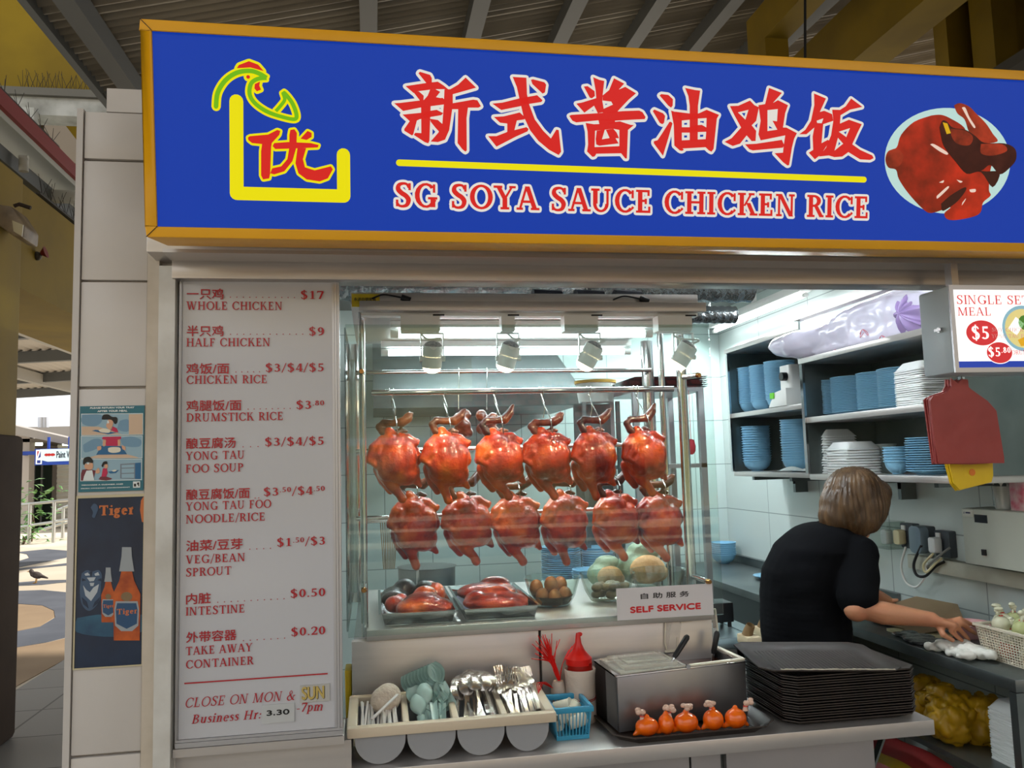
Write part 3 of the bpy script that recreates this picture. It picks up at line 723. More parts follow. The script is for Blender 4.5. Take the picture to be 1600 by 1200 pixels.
# mitre joints of the frame corners
b = MB()
for (x0, y0, x1, y1) in ((0, SH, fw, SH - fw), (0, 0, fw, fw)):
    b.bar(SGN.P(x0, y0, 0.0005), SGN.P(x1, y1, 0.0005), 0.0012, 0.001, up=SGN.n)
part('mitre_joint', b, DARK, sign)
part('face_panel', SGN.slab(fw, fw, SW - fw, SH - fw, -0.012, -0.006), S_BLUE, sign)
part('back_panel', SGN.slab(fw, fw, SW - fw, SH - fw, -0.165, -0.15), DARK, sign)
H0 = -0.0058
def crop(ox, oy, s): return lambda p: SGN.of(ox + p[0] / s, oy + p[1] / s)
CA, CB, CC, CD, CE = crop(600, 90, 5.3333), crop(870, 90, 5.9259), crop(1120, 90, 5.7143), crop(200, 20, 3.157), crop(1370, 140, 5.457)
HAN = {
 'xin': (CA, [[(288, 125), (300, 112), (385, 138), (400, 165), (400, 215), (360, 215)],
    [(180, 232), (360, 205), (450, 195), (500, 228), (540, 262), (500, 258), (430, 258), (385, 262), (285, 275), (248, 290)],
    [(248, 285), (290, 275), (332, 312), (330, 352), (300, 352)], [(385, 262), (432, 258), (437, 262), (470, 280), (435, 325), (490, 335), (500, 345), (330, 352), (365, 312)],
    [(85, 375), (140, 372), (300, 352), (490, 330), (505, 345), (505, 385), (390, 400), (300, 412), (160, 440)],
    [(155, 470), (310, 455), (390, 438), (440, 430), (495, 458), (480, 475), (390, 490), (320, 505), (215, 525)],
    [(310, 400), (390, 400), (380, 690), (370, 710), (340, 700), (250, 640), (260, 622), (312, 625)],
    [(215, 525), (300, 508), (275, 520), (245, 635), (235, 645), (170, 605), (170, 590)],
    [(385, 505), (450, 515), (490, 550), (460, 612), (430, 580), (390, 530)],
    [(682, 160), (770, 245), (700, 265), (575, 300), (575, 375), (745, 345), (780, 350), (810, 400), (790, 412), (700, 412), (620, 425), (570, 425), (545, 600), (510, 680), (450, 700), (390, 695), (455, 620), (488, 545), (500, 385), (505, 260), (555, 258), (620, 220)],
    [(620, 425), (702, 410), (690, 500), (692, 770), (680, 780), (655, 760), (615, 708)]]),
 'shi': (CA, [[(905, 378), (990, 370), (1130, 335), (1280, 308), (1325, 350), (1315, 365), (1220, 380), (1140, 400), (980, 432)],
    [(1075, 155), (1190, 162), (1195, 300), (1215, 390), (1260, 510), (1330, 605), (1395, 670), (1440, 595), (1460, 600), (1480, 780), (1460, 808), (1380, 765), (1290, 690), (1220, 600), (1165, 480), (1130, 330), (1110, 240)],
    [(1228, 180), (1245, 175), (1340, 200), (1355, 220), (1345, 285), (1325, 295), (1240, 215)],
    [(918, 490), (1000, 485), (1135, 452), (1180, 495), (1175, 510), (1110, 520), (1090, 600), (1190, 575), (1208, 590), (1200, 610), (1100, 655), (940, 738), (870, 650), (940, 650), (1030, 615), (1030, 545), (970, 538)]]),
 'jiang': (CB, [[(255, 262), (290, 258), (355, 305), (358, 350), (330, 372), (310, 365)],
    [(342, 175), (400, 200), (445, 210), (430, 345), (428, 400), (440, 470), (440, 500), (385, 510), (350, 440), (260, 505), (185, 420), (240, 410), (370, 370), (365, 300)],
    [(535, 185), (630, 235), (580, 290), (640, 265), (740, 325), (670, 385), (580, 480), (560, 505), (430, 505), (436, 470), (525, 430), (510, 402), (430, 392), (430, 345), (490, 295)],
    [(120, 535), (140, 525), (380, 510), (620, 490), (770, 485), (800, 500), (828, 545), (820, 565), (700, 570), (540, 580), (400, 575), (185, 595), (150, 580)],
    [(272, 600), (350, 612), (460, 608), (540, 590), (590, 585), (690, 618), (720, 620), (665, 665), (660, 800), (655, 930), (640, 930), (600, 880), (585, 825), (585, 665), (530, 655), (360, 672), (355, 830), (370, 890), (355, 912), (335, 915), (285, 865), (295, 800), (290, 680)],
    [(390, 570), (545, 570), (545, 602), (400, 614)], [(350, 825), (592, 815), (602, 882), (365, 886)],
    [(375, 672), (450, 662), (425, 748), (395, 800), (365, 752)], [(460, 664), (530, 655), (560, 690), (582, 742), (495, 742)],
    [(365, 750), (425, 752), (495, 740), (550, 742), (578, 790), (400, 812), (370, 800)]]),
 'you': (CB, [[(958, 345), (975, 332), (1040, 340), (1082, 380), (1080, 440), (1065, 458), (1040, 440)], [(895, 490), (910, 475), (990, 510), (1010, 535), (1000, 600), (985, 612), (960, 600)],
    [(1065, 590), (1078, 605), (1040, 740), (990, 905), (905, 790), (905, 770), (940, 760), (980, 700), (1050, 590)],
    [(1065, 485), (1155, 515), (1165, 575), (1165, 830), (1185, 850), (1165, 860), (1145, 855), (1095, 810), (1090, 620)],
    [(1100, 495), (1235, 512), (1320, 512), (1395, 478), (1510, 525), (1480, 560), (1395, 555), (1310, 560), (1240, 570), (1160, 578)],
    [(1395, 550), (1395, 478), (1510, 525), (1490, 560), (1460, 840), (1440, 868), (1415, 855), (1380, 820), (1390, 700)],
    [(1160, 762), (1392, 750), (1395, 825), (1160, 838)], [(1160, 640), (1240, 640), (1310, 620), (1350, 618), (1397, 645), (1392, 682), (1310, 685), (1240, 690), (1160, 690)],
    [(1195, 275), (1290, 295), (1335, 300), (1315, 440), (1312, 768), (1238, 768), (1238, 440), (1225, 350)]]),
 'ji': (CC, [[(125, 428), (200, 425), (305, 378), (345, 420), (385, 438), (360, 560), (320, 600), (360, 650), (355, 740), (320, 742), (275, 690), (215, 765), (150, 785), (78, 748), (140, 715), (225, 620), (160, 500)],
    [(475, 265), (590, 310), (510, 400), (555, 375), (645, 420), (620, 490), (600, 620), (630, 620), (725, 670), (700, 720), (680, 800), (655, 955), (640, 960), (600, 930), (525, 850), (600, 845), (605, 790), (620, 690), (400, 735), (380, 680), (400, 560), (380, 420), (440, 410)],
    [(260, 770), (360, 765), (590, 730), (610, 775), (600, 800), (330, 825), (300, 815)]]),
 'fan': (CC, [[(878, 315), (985, 360), (930, 480), (970, 470), (1040, 500), (1050, 560), (960, 590), (945, 760), (1000, 730), (1020, 740), (940, 860), (885, 905), (830, 845), (870, 820), (865, 700), (880, 620), (810, 680), (745, 680), (800, 640), (850, 560), (880, 420)],
    [(1210, 360), (1310, 435), (1200, 460), (1115, 510), (1110, 585), (1190, 550), (1305, 590), (1270, 660), (1220, 770), (1290, 820), (1400, 870), (1410, 895), (1380, 910), (1290, 905), (1185, 840), (1130, 880), (1060, 885), (1010, 870), (920, 880), (985, 800), (1030, 690), (1050, 560), (1040, 460), (1110, 462), (1160, 430)]]),
}
HOLES = [(CC, [(195, 485), (290, 462), (262, 550)], [(230, 492), (262, 490), (252, 522)]), (CC, [(460, 465), (552, 455), (545, 565), (505, 560), (548, 640), (460, 652)], [(474, 606), (505, 628), (474, 628)]),
         (CC, [(900, 560), (960, 538), (945, 582), (905, 580)], None), (CC, [(1098, 658), (1198, 626), (1165, 706)], [(1142, 664), (1168, 654), (1158, 682)]), (CC, [(1090, 713), (1137, 765), (1060, 827)], [(1098, 750), (1112, 764), (1092, 782)])]
zh = None
red, wht = MB(), MB()
for k, (cf, ps) in HAN.items():
    for p in ps:
        q = [cf(a) for a in p]
        SGN.fill([q], H0 + .0012, red)
        SGN.fill(halo([q], 0.0058), H0, wht)
zh = part('chinese_lettering', red, S_RED, sign, smooth=False, weld=False, label='six large red Chinese characters edged in white')
part('outline', wht, S_WHITE, zh, smooth=False, weld=False)
h1, h2 = MB(), MB()
for cf, o, i in HOLES:
    SGN.fill([[cf(a) for a in o]], H0 + .0018, h1)
    if i: SGN.fill([[cf(a) for a in i]], H0 + .0022, h2)
SGN.fill([[CC(a) for a in [(470, 478), (525, 483), (545, 515), (540, 562), (520, 552), (515, 512), (470, 497)]]], H0 + .0022, red)
part('counter_white', h1, S_WHITE, zh, smooth=False)
part('counter_blue', h2, S_BLUE, zh, smooth=False)
# English line, set along its own baseline
ps, adv = layout('SG SOYA SAUCE CHICKEN RICE', T=.2, t=.105, s=.1, track=.035)
A0, A1, A2 = SGN.of(616, 322.5), SGN.of(1360.5, 341), SGN.of(616, 284.5)
capx = A2[1] - A0[1]
kx = (A1[0] - A0[0]) / adv; kxy = (A1[1] - A0[1]) / (A1[0] - A0[0])
ps = [[(A0[0] + x * kx, A0[1] + y * capx + kxy * x * kx) for x, y in p] for p in ps]
en = part('english_lettering', SGN.fill(ps, H0 + .0012), S_RED, sign, smooth=False, weld=False, label='red serif shop name edged in white')
part('outline', SGN.fill(halo(ps, 0.0052), H0), S_WHITE, en, smooth=False, weld=False)
def line_pts(a, b, w):
    return halo([[a, b]], w, 14)[1:] + disc(b[0], b[1], w, 14)
part('underline_bar', SGN.fill(line_pts(SGN.of(624, 253.5), SGN.of(1352, 280), 0.0068), H0 + .0006), S_YEL, sign, smooth=False, weld=False)
# emblem: cockerel over an open box with one character
def outl(pts, w): return [CD(a) for a in pts], w
b = MB()
path = [CD(a) for a in ((532, 432), (534, 888), (1064, 902), (1062, 698))]
wl_ = (CD((566, 600))[0] - CD((497, 600))[0]) / 2
for i in range(3): SGN.fill(line_pts(path[i], path[i + 1], wl_), H0, b)
em = part('emblem', b, S_YEL, sign, smooth=False, weld=False, label='yellow open box with cockerel and red character')
ck = [(432, 460), (440, 392), (478, 330), (535, 292), (600, 283), (645, 296), (682, 318)]
ck2 = [(682, 318), (640, 322), (606, 345), (598, 395), (622, 440), (680, 482), (750, 508), (818, 522), (830, 500), (808, 440), (766, 390), (772, 425), (752, 455), (728, 482)]
gpx = abs(CD((100, 0))[0] - CD((0, 0))[0]) / 100
green = stroke([CD(a) for a in ck], [24 * gpx] * len(ck)) + stroke([CD(a) for a in ck2], [22 * gpx] * 6 + [20 * gpx] * 2 + [22 * gpx] * 3 + [18 * gpx] * 3) + disc(*CD((432, 460)), 11 * gpx)
yel = halo(green, 12 * gpx)
comb = [[CD(a) for a in [(535, 270), (545, 254), (595, 235), (640, 252), (668, 284), (602, 266)]]]
wattle = [[CD(a) for a in [(624, 348), (650, 336), (646, 356), (655, 376), (634, 384), (622, 370)]]]
eye = disc(*CD((591, 313)), 10 * gpx)
yel += halo(comb + wattle + eye, 14 * gpx)
you4 = [[(590, 612), (600, 606), (690, 598), (735, 575), (750, 580), (745, 600), (708, 640), (705, 660), (700, 790), (695, 815), (665, 820), (655, 800), (655, 680), (660, 645), (610, 640), (592, 625)],
        [(712, 655), (720, 640), (790, 635), (900, 640), (940, 650), (935, 662), (860, 665), (790, 668), (725, 670)],
        [(800, 575), (820, 572), (832, 590), (830, 660), (810, 730), (770, 780), (720, 795), (700, 790), (710, 765), (755, 755), (785, 720), (795, 660), (795, 600)],
        [(835, 665), (878, 665), (862, 720), (872, 760), (920, 775), (1000, 755), (1010, 770), (985, 815), (945, 830), (880, 820), (840, 790), (825, 740)], [(850, 618), (885, 580), (905, 590), (905, 610), (880, 625)]]
you4 = [[CD(a) for a in p] for p in you4]
yel += halo(you4, 12 * gpx)
part('emblem_outline', SGN.fill(yel, H0 + .0004), S_YEL, em, smooth=False, weld=False)
part('cockerel_line', SGN.fill(green, H0 + .001), S_GREEN, em, smooth=False, weld=False)
part('red_marks', SGN.fill(comb + wattle + eye + you4, H0 + .0014), S_RED, em, smooth=False, weld=False)
# printed dish at the right end
cx, cy = CE((625, 605)); rx = abs(CE((1165, 605))[0] - CE((90, 605))[0]) / 2; ry = abs(CE((625, 155))[1] - CE((625, 1060))[1]) / 2
dish = part('dish_picture', SGN.fill(disc(cx, cy, rx, 60, ry), H0), S_MINT, sign, smooth=False, label='printed picture of a glazed chicken on a pale plate')
def pic(name, mat, polys, h, smooth=True):
    out = []
    for p in polys:
        q = [Vector((a[0], a[1], 0)) for a in p]
        if smooth: q = spline(p + [p[0]], 4)[:-1]
        out.append([CE((a.x, a.y)) if hasattr(a, 'x') else CE(a) for a in q])
    part(name, SGN.fill(out, H0 + h), mat, dish, smooth=False)
pic('printed_body', S_SKIN, [[(480, 215), (560, 210), (640, 240), (760, 320), (800, 440), (900, 470), (1000, 560), (980, 700), (970, 850), (985, 900), (920, 960), (900, 1040), (840, 1080), (690, 1110), (610, 1100), (590, 1050), (640, 1000), (480, 1050), (400, 1010), (280, 880), (200, 760), (175, 680), (110, 660), (85, 590), (110, 520), (180, 490), (220, 380), (330, 270)]], .0006)
pic('printed_gap', S_GAP, [[(560, 970), (640, 900), (760, 830), (770, 860), (700, 950), (620, 1010), (570, 1030)], [(690, 620), (900, 690), (1060, 700), (1000, 830), (900, 700), (780, 715)]], .0009)
pic('printed_wing', S_WING, [[(670, 130), (720, 110), (800, 140), (860, 200), (940, 280), (1000, 370), (1040, 440), (880, 450), (800, 360), (760, 250), (700, 200)], [(110, 520), (180, 500), (240, 560), (200, 650), (110, 655), (88, 590)]], .0011)
pic('printed_head', S_HEADC, [[(545, 320), (570, 260), (610, 270), (660, 320), (770, 340), (850, 390), (930, 450), (1100, 455), (1190, 500), (1200, 590), (1150, 660), (1060, 720), (980, 640), (900, 690), (780, 700), (690, 620), (610, 520), (570, 450)]], .0014)
pic('printed_neck', S_WING, [[(640, 330), (760, 345), (830, 400), (800, 470), (700, 460), (650, 400)], [(900, 460), (1080, 462), (1120, 520), (1000, 560), (900, 540)]], .0016)
pic('printed_beak', S_BEAK, [[(572, 275), (612, 285), (642, 368), (606, 376)]], .0018, False)
pic('printed_glint', S_GLINT, [[(465, 465), (500, 462), (610, 530), (605, 552), (540, 520)], [(735, 150), (765, 150), (800, 230), (850, 310), (835, 320), (790, 250)], [(520, 905), (610, 825), (620, 840), (530, 925)], [(740, 960), (770, 925), (760, 950), (735, 985)], [(800, 850), (850, 845), (850, 870), (810, 872)], [(690, 765), (740, 780), (720, 792)], [(540, 790), (580, 770), (575, 792)]], .0018)

# ================================================================== menu board
MEN = Plane((-0.446, 0.105, 0.935), (1, 0, 0), (0, 0, 1))
MW, MH = 0.368, 1.097
menu = thing('menu_board', 'tall grey lightbox menu with red prices, left of the display case', 'menu board', (-0.262, 0.13, 0.935))
b = MB()
for (a0, b0, a1, b1) in ((0, 0, MW, .018), (0, MH - .018, MW, MH), (0, .018, .006, MH - .018), (MW - .018, .018, MW, MH - .018)):
    if b1 - b0 < .03:
        for k in range(3): MEN.slab(a0, b0 + k * .006, a1, b0 + k * .006 + .0054, -0.03, 0.002 + .002 * (k % 2), b)
    else:
        w = (a1 - a0) / 3
        for k in range(3): MEN.slab(a0 + k * w, b0, a0 + (k + 1) * w - .0006, b1, -0.03, 0.002 + .002 * (k % 2), b)
part('frame', b, ALU, menu)
part('menu_panel', MEN.slab(.006, .018, MW - .018, MH - .018, -0.025, -0.002), M('menu_sheet', (194, 194, 198), 0.12, spec=0.6), menu)
INK = M('menu_ink', (176, 32, 44), 0.3)
def mline(text, px0, py0, px1, cap_px, kind='en', T=.15, t=.07, shear=0, b=None, px1y=None):
    """One line of lettering whose baseline starts at photo point (px0, py0) and ends near x = px1."""
    a0 = MEN.of(px0, py0); a1 = MEN.of(px1, py0 if px1y is None else px1y); h = MEN.of(px0, py0 - cap_px)[1] - a0[1]
    if kind == 'en':
        ps, adv = layout(text, T=T, t=t, s=.06, shear=shear); k = (a1[0] - a0[0]) / adv
        ps = [[(a0[0] + x * k, a0[1] + y * h) for x, y in p] for p in ps]
    else:
        ps = bold(fit(text_pieces(text), a0[0], a0[1] - h * .1, a1[0] - a0[0], h * 1.12), 0.0004)
    return MEN.fill(ps, 0.0006, b)
ink_en, ink_zh, ink_pr, dots = MB(), MB(), MB(), MB()
def row(zh, zx, zy, zx1, price, qx, qx1, qy, en, cap=12.5):
    mline(zh, zx, zy, zx1, 15, 'zh', b=ink_zh)
    mline(price, qx, qy, qx1, 12.5, T=.19, t=.09, b=ink_pr)
    u0, u1 = MEN.of(zx1 + 6, zy - 1), MEN.of(qx - 4, zy - 1)
    n = max(2, round((u1[0] - u0[0]) / .0145))
    for k in range(n): MEN.fill(disc(u0[0] + (u1[0] - u0[0]) * (k + .5) / n, u0[1] + .001, .0013, 8), 0.0006, dots)
    for (t, x0, y0, x1) in en: mline(t, x0, y0, x1, 13, T=.17, t=.09, b=ink_en)
row('一只鸡', 292, 466, 349, '$17', 469, 506, 467, [('WHOLE CHICKEN', 291, 484, 442)])
row('半只鸡', 292, 524, 349, '$9', 482, 507, 524, [('HALF CHICKEN', 291, 541.5, 423)])
row('鸡饭/面', 291, 583, 358, '$3/$4/$5', 414, 507, 581, [('CHICKEN RICE', 291, 600, 418)])
row('鸡腿饭/面', 291, 641, 377, '$3^.80', 462, 507, 639, [('DRUMSTICK RICE', 291, 659, 443)])
row('酿豆腐汤', 291, 700, 368, '$3/$4/$5', 413, 507, 697, [('YONG TAU', 290, 719, 383), ('FOO SOUP', 290, 739, 381)])
row('酿豆腐饭/面', 291, 780, 390, '$3^.50^/$4^.50', 411, 508, 775, [('YONG TAU FOO', 290, 798, 424), ('NOODLE/RICE', 290, 818, 415)])
row('油菜/豆芽', 291, 860, 379, '$1^.50^/$3', 432, 509, 854, [('VEG/BEAN', 290, 881, 384), ('SPROUT', 290, 901, 362)])
row('内脏', 291, 943, 329, '$0.50', 453, 509, 934, [('INTESTINE', 290, 962, 383)])
row('外带容器', 291, 1003, 369, '$0.20', 454, 509, 994, [('TAKE AWAY', 290, 1024, 395), ('CONTAINER', 290, 1045, 397)])
mline('CLOSE ON MON &', 288, 1106, 461, 15, shear=.22, b=ink_en, T=.13)
mline('Business Hr:', 299, 1131, 408, 14, shear=.22, b=ink_en, T=.15)
mline('-7pm', 462, 1113, 504, 14, shear=.22, b=ink_en, T=.15)
part('dish_names', ink_en, INK, menu, smooth=False, weld=False, label='red English dish names')
part('chinese_names', ink_zh, INK, menu, smooth=False, weld=False, label='red Chinese dish names')
part('prices', ink_pr, INK, menu, smooth=False, weld=False, label='bold red prices')
part('leader_dots', dots, INK, menu, smooth=False)
a, c = MEN.of(288, 1069), MEN.of(512, 1050)
part('rule_line', MEN.fill([[(a[0], a[1]), (c[0], a[1]), (c[0], a[1] + .003), (a[0], a[1] + .003)]], .0006), INK, menu, smooth=False)
a, c = MEN.of(409, 1131), MEN.of(460, 1098)
s1 = part('sticker', MEN.slab(a[0], a[1], c[0], c[1], -.002, .0012), M('sticker_pale', (190, 192, 192), 0.5), menu, label='pale patch reading 3.30')
a, c = MEN.of(417, 1118), MEN.of(452, 1107.5)
part('sticker_text', MEN.fill(bold(fit(text_pieces('3.30'), a[0], a[1], c[0] - a[0], c[1] - a[1]), .0006), .0018), BLACK, s1, smooth=False, weld=False)
a, c = MEN.of(469, 1098), MEN.of(515, 1068)
s2 = part('sticker', MEN.slab(a[0], a[1], c[0], c[1], -.002, .0012), M('sticker_grey', (182, 180, 174), 0.5), menu, label='patch with gold letters SUN')
a, c = MEN.of(472, 1093), MEN.of(506, 1071)
sun_t = fit(text_pieces('SUN'), a[0], a[1], c[0] - a[0], c[1] - a[1])
part('sticker_text', MEN.fill(bold(sun_t, .0008), .002), M('gold_letter', (226, 200, 120), 0.25, 0.7), s2, smooth=False, weld=False)
part('sticker_shadow', MEN.fill(bold([[(x + .0012, y - .0008) for x, y in p] for p in sun_t], .0012), .0016), M('letter_edge', (60, 50, 36), 0.6), s2, smooth=False, weld=False)
# cabinet panel below the menu
struct('wall_front', MB().box((-0.455, 0.13, 0), (-0.06, 0.3, 0.915)), STEEL, 'steel panel under the menu board', 'panel')
solo('panel_lip', MB().box((-0.45, 0.10, 0.916), (-0.075, 0.24, 0.934)), STEEL, 'narrow steel lip carrying the menu board', 'lip')

# ================================================================== posters on the column
PO = Plane((-0.664, 0.107, 0.0), (1, 0, 0), (0, 0, 1))
def Z7(x, y): return PO.of(110 + x / 6.67, 620 + y / 6.67)
def Z6p(x, y): return PO.of(x / 2.727, 760 + y / 2.727)
def flat(name, mat, polys, h, parent, conv, smooth=False, **kw):
    b = MB()
    for p in polys:
        q = [(a.x, a.y) for a in spline(list(p) + [p[0]], 4)[:-1]] if smooth else p
        PO.fill([[conv(*a) for a in q]], h, b)
    return part(name, b, mat, parent, smooth=False, weld=False, **kw)
P_TEAL = M('poster_teal', (44, 108, 122), 0.35); P_SKY = M('poster_sky', (146, 176, 190), 0.35); P_CLOUD = M('poster_cloud', (112, 148, 172), 0.35)
P_SKIN = M('poster_skin', (212, 160, 128), 0.35); P_PINK = M('poster_pink', (190, 36, 78), 0.35); P_HAIR = M('poster_hair', (18, 18, 20), 0.35); P_WHT = M('poster_white', (220, 226, 224), 0.35)
P_TRAY = M('poster_tray', (36, 98, 142), 0.35); P_TAN = M('poster_tan', (204, 176, 150), 0.35); P_MAR = M('poster_maroon', (112, 44, 56), 0.35); P_GREY = M('poster_grey', (120, 130, 140), 0.35)
p0, p1 = Z7(86, 995), Z7(776, 90)
notice = thing('notice_poster', 'teal cartoon notice about returning trays, on the white column', 'poster', (-0.6, 0.104, p0[1]))
bx = MB(); PO.slab(p0[0], p0[1], p1[0], p1[1], -.001, .003, bx)
part('sheet', bx, P_TEAL, notice)
H = .0036
flat('cartoon_frame', P_WHT, [[(118, 178), (762, 172), (762, 396), (118, 405)], [(115, 408), (758, 404), (755, 640), (112, 645)], [(110, 648), (752, 646), (750, 868), (108, 880)]], H, notice, Z7)
flat('cartoon_sky', P_SKY, [[(124, 184), (756, 178), (756, 390), (124, 399)], [(121, 414), (752, 410), (749, 634), (118, 639)], [(116, 654), (746, 652), (744, 862), (114, 874)]], H + .0003, notice, Z7)
flat('cartoon_cloud', P_CLOUD, [[(126, 190), (320, 186), (330, 260), (250, 310), (130, 280)], [(520, 250), (610, 240), (612, 360), (500, 340)], [(140, 500), (250, 440), (330, 450), (320, 520), (160, 580)], [(530, 430), (640, 415), (740, 450), (720, 520), (560, 510)]], H + .0005, notice, Z7, True)
flat('cartoon_table', P_TAN, [[(124, 310), (300, 312), (540, 392), (124, 399)], [(180, 639), (300, 604), (600, 600), (690, 625), (720, 636)], [(615, 184), (756, 180), (756, 390), (615, 392)]], H + .0006, notice, Z7)
flat('cartoon_tray', P_TRAY, [[(230, 355), (270, 345), (490, 375), (400, 392)], [(330, 510), (540, 515), (596, 600), (275, 605)], [(400, 780), (515, 762), (480, 795), (420, 800)]], H + .0009, notice, Z7)
flat('cartoon_shirt', P_PINK, [[(430, 350), (450, 310), (490, 330), (506, 372), (470, 368)], [(345, 418), (535, 414), (535, 440), (500, 450), (500, 512), (376, 512), (372, 452), (335, 440)], [(345, 745), (385, 740), (395, 790), (380, 832), (330, 832)]], H + .0010, notice, Z7)
flat('cartoon_skin', P_SKIN, [[(400, 240), (445, 230), (450, 290), (425, 345), (395, 330), (380, 300)], [(348, 452), (376, 452), (368, 510), (345, 510)], [(500, 450), (522, 448), (525, 505), (502, 508)], [(160, 700), (235, 690), (240, 745), (200, 760), (155, 740)], [(362, 705), (392, 705), (395, 738), (365, 745)], [(285, 520), (325, 515), (325, 550), (290, 558)], [(540, 505), (575, 520), (580, 555), (550, 545)], [(270, 770), (300, 740), (312, 790), (275, 798)]], H + .0011, notice, Z7, True)
flat('cartoon_hair', P_HAIR, [[(335, 220), (350, 190), (400, 184), (440, 210), (490, 215), (495, 265), (470, 285), (440, 245), (400, 238), (340, 238)], [(138, 690), (150, 640), (205, 625), (240, 660), (238, 690), (180, 680), (150, 712)], [(330, 720), (350, 680), (385, 672), (392, 700), (360, 706), (345, 735)]], H + .0013, notice, Z7, True)
flat('cartoon_apron', P_MAR, [[(130, 760), (200, 750), (270, 770), (262, 800), (245, 870), (116, 874), (118, 800)], [(300, 860), (320, 832), (385, 832), (440, 850), (430, 862), (380, 872), (330, 868)]], H + .0010, notice, Z7)
flat('cartoon_white', P_WHT, [[(150, 830), (175, 770), (235, 765), (256, 870), (140, 872)], [(390, 252), (408, 250), (410, 275), (392, 280)], [(180, 690), (200, 685), (205, 702), (185, 705)]], H + .0015, notice, Z7)
flat('cartoon_dish', M('poster_dish', (226, 218, 196), 0.35), [[(400, 535), (440, 525), (520, 530), (525, 570), (460, 585), (405, 572)], [(435, 770), (470, 760), (490, 768), (460, 780)], [(300, 350), (350, 330), (420, 345), (410, 375), (330, 370)]], H + .0013, notice, Z7, True)
flat('cartoon_rack', P_GREY, [[(525, 700), (680, 690), (680, 855), (525, 850)]], H + .0007, notice, Z7)
flat('cartoon_rack_side', P_TRAY, [[(680, 690), (740, 685), (738, 856), (680, 856)]], H + .0007, notice, Z7)
flat('cartoon_shelf', P_SKY, [[(540, 712), (670, 705), (670, 735), (540, 740)], [(540, 750), (670, 745), (670, 790), (540, 795)], [(540, 805), (670, 800), (670, 845), (540, 845)]], H + .0009, notice, Z7)
flat('badge', P_WHT, [[(658, 882), (732, 880), (732, 945), (658, 948)], [(695, 745), (728, 742), (728, 790), (695, 794)]], H + .0006, notice, Z7)
flat('badge_mark', P_HAIR, [[(668, 905), (690, 905), (690, 935), (668, 935)], [(700, 895), (722, 890), (722, 932), (712, 932), (712, 915), (700, 915)]], H + .0009, notice, Z7)
tb = MB()
for t, x0, y0, x1, y1 in (('PLEASE RETURN YOUR TRAY', 212, 126, 668, 104), ('AFTER YOUR MEAL', 288, 160, 598, 138), ('TOWARDS A CLEANER AND', 120, 926, 552, 898), ('MORE HYGIENIC ENVIRONMENT', 118, 960, 626, 928)):
    a, c = Z7(x0, y0), Z7(x1, y0 - 22)
    PO.fill(bold(fit(text_pieces(t), a[0], a[1], c[0] - a[0], c[1] - a[1], shear=.15), .0005), H + .0004, tb)
part('notice_lettering', tb, P_WHT, notice, smooth=False, weld=False)

# beer poster
B_NAVY = M('beer_navy', (30, 48, 74), 0.25, var=(22, 34, 56), scale=9); B_TEAL = M('beer_teal', (46, 96, 122), 0.25, var=(30, 58, 88), scale=12)
B_AMB = M('beer_amber', (196, 92, 34), 0.25, var=(150, 62, 26), scale=30); B_ORG = M('beer_orange', (196, 110, 62), 0.25); B_CAP = M('beer_foil', (150, 156, 160), 0.25); B_LAB = M('beer_label', (34, 74, 112), 0.25)
B_SIL = M('beer_silver', (176, 184, 190), 0.25); B_STR = M('beer_stripe', (60, 84, 112), 0.25)
p0, p1 = Z6p(318, 775), Z6p(615, 42)
beer = thing('beer_poster', 'dark blue beer poster with two bottles below the teal notice', 'poster', (-0.6, 0.104, p0[1]))
part('sheet', PO.slab(p0[0], p0[1], p1[0], p1[1], -.001, .002), B_NAVY, beer)
H = .0026
flat('glow_band', B_TEAL, [[(330, 560), (440, 545), (520, 570), (610, 545), (612, 615), (480, 640), (328, 620)]], H, beer, Z6p, True)
flat('orange_tab', B_ORG, [[(602, 60), (612, 44), (617, 46), (616, 155), (606, 150), (598, 100)]], H, beer, Z6p)
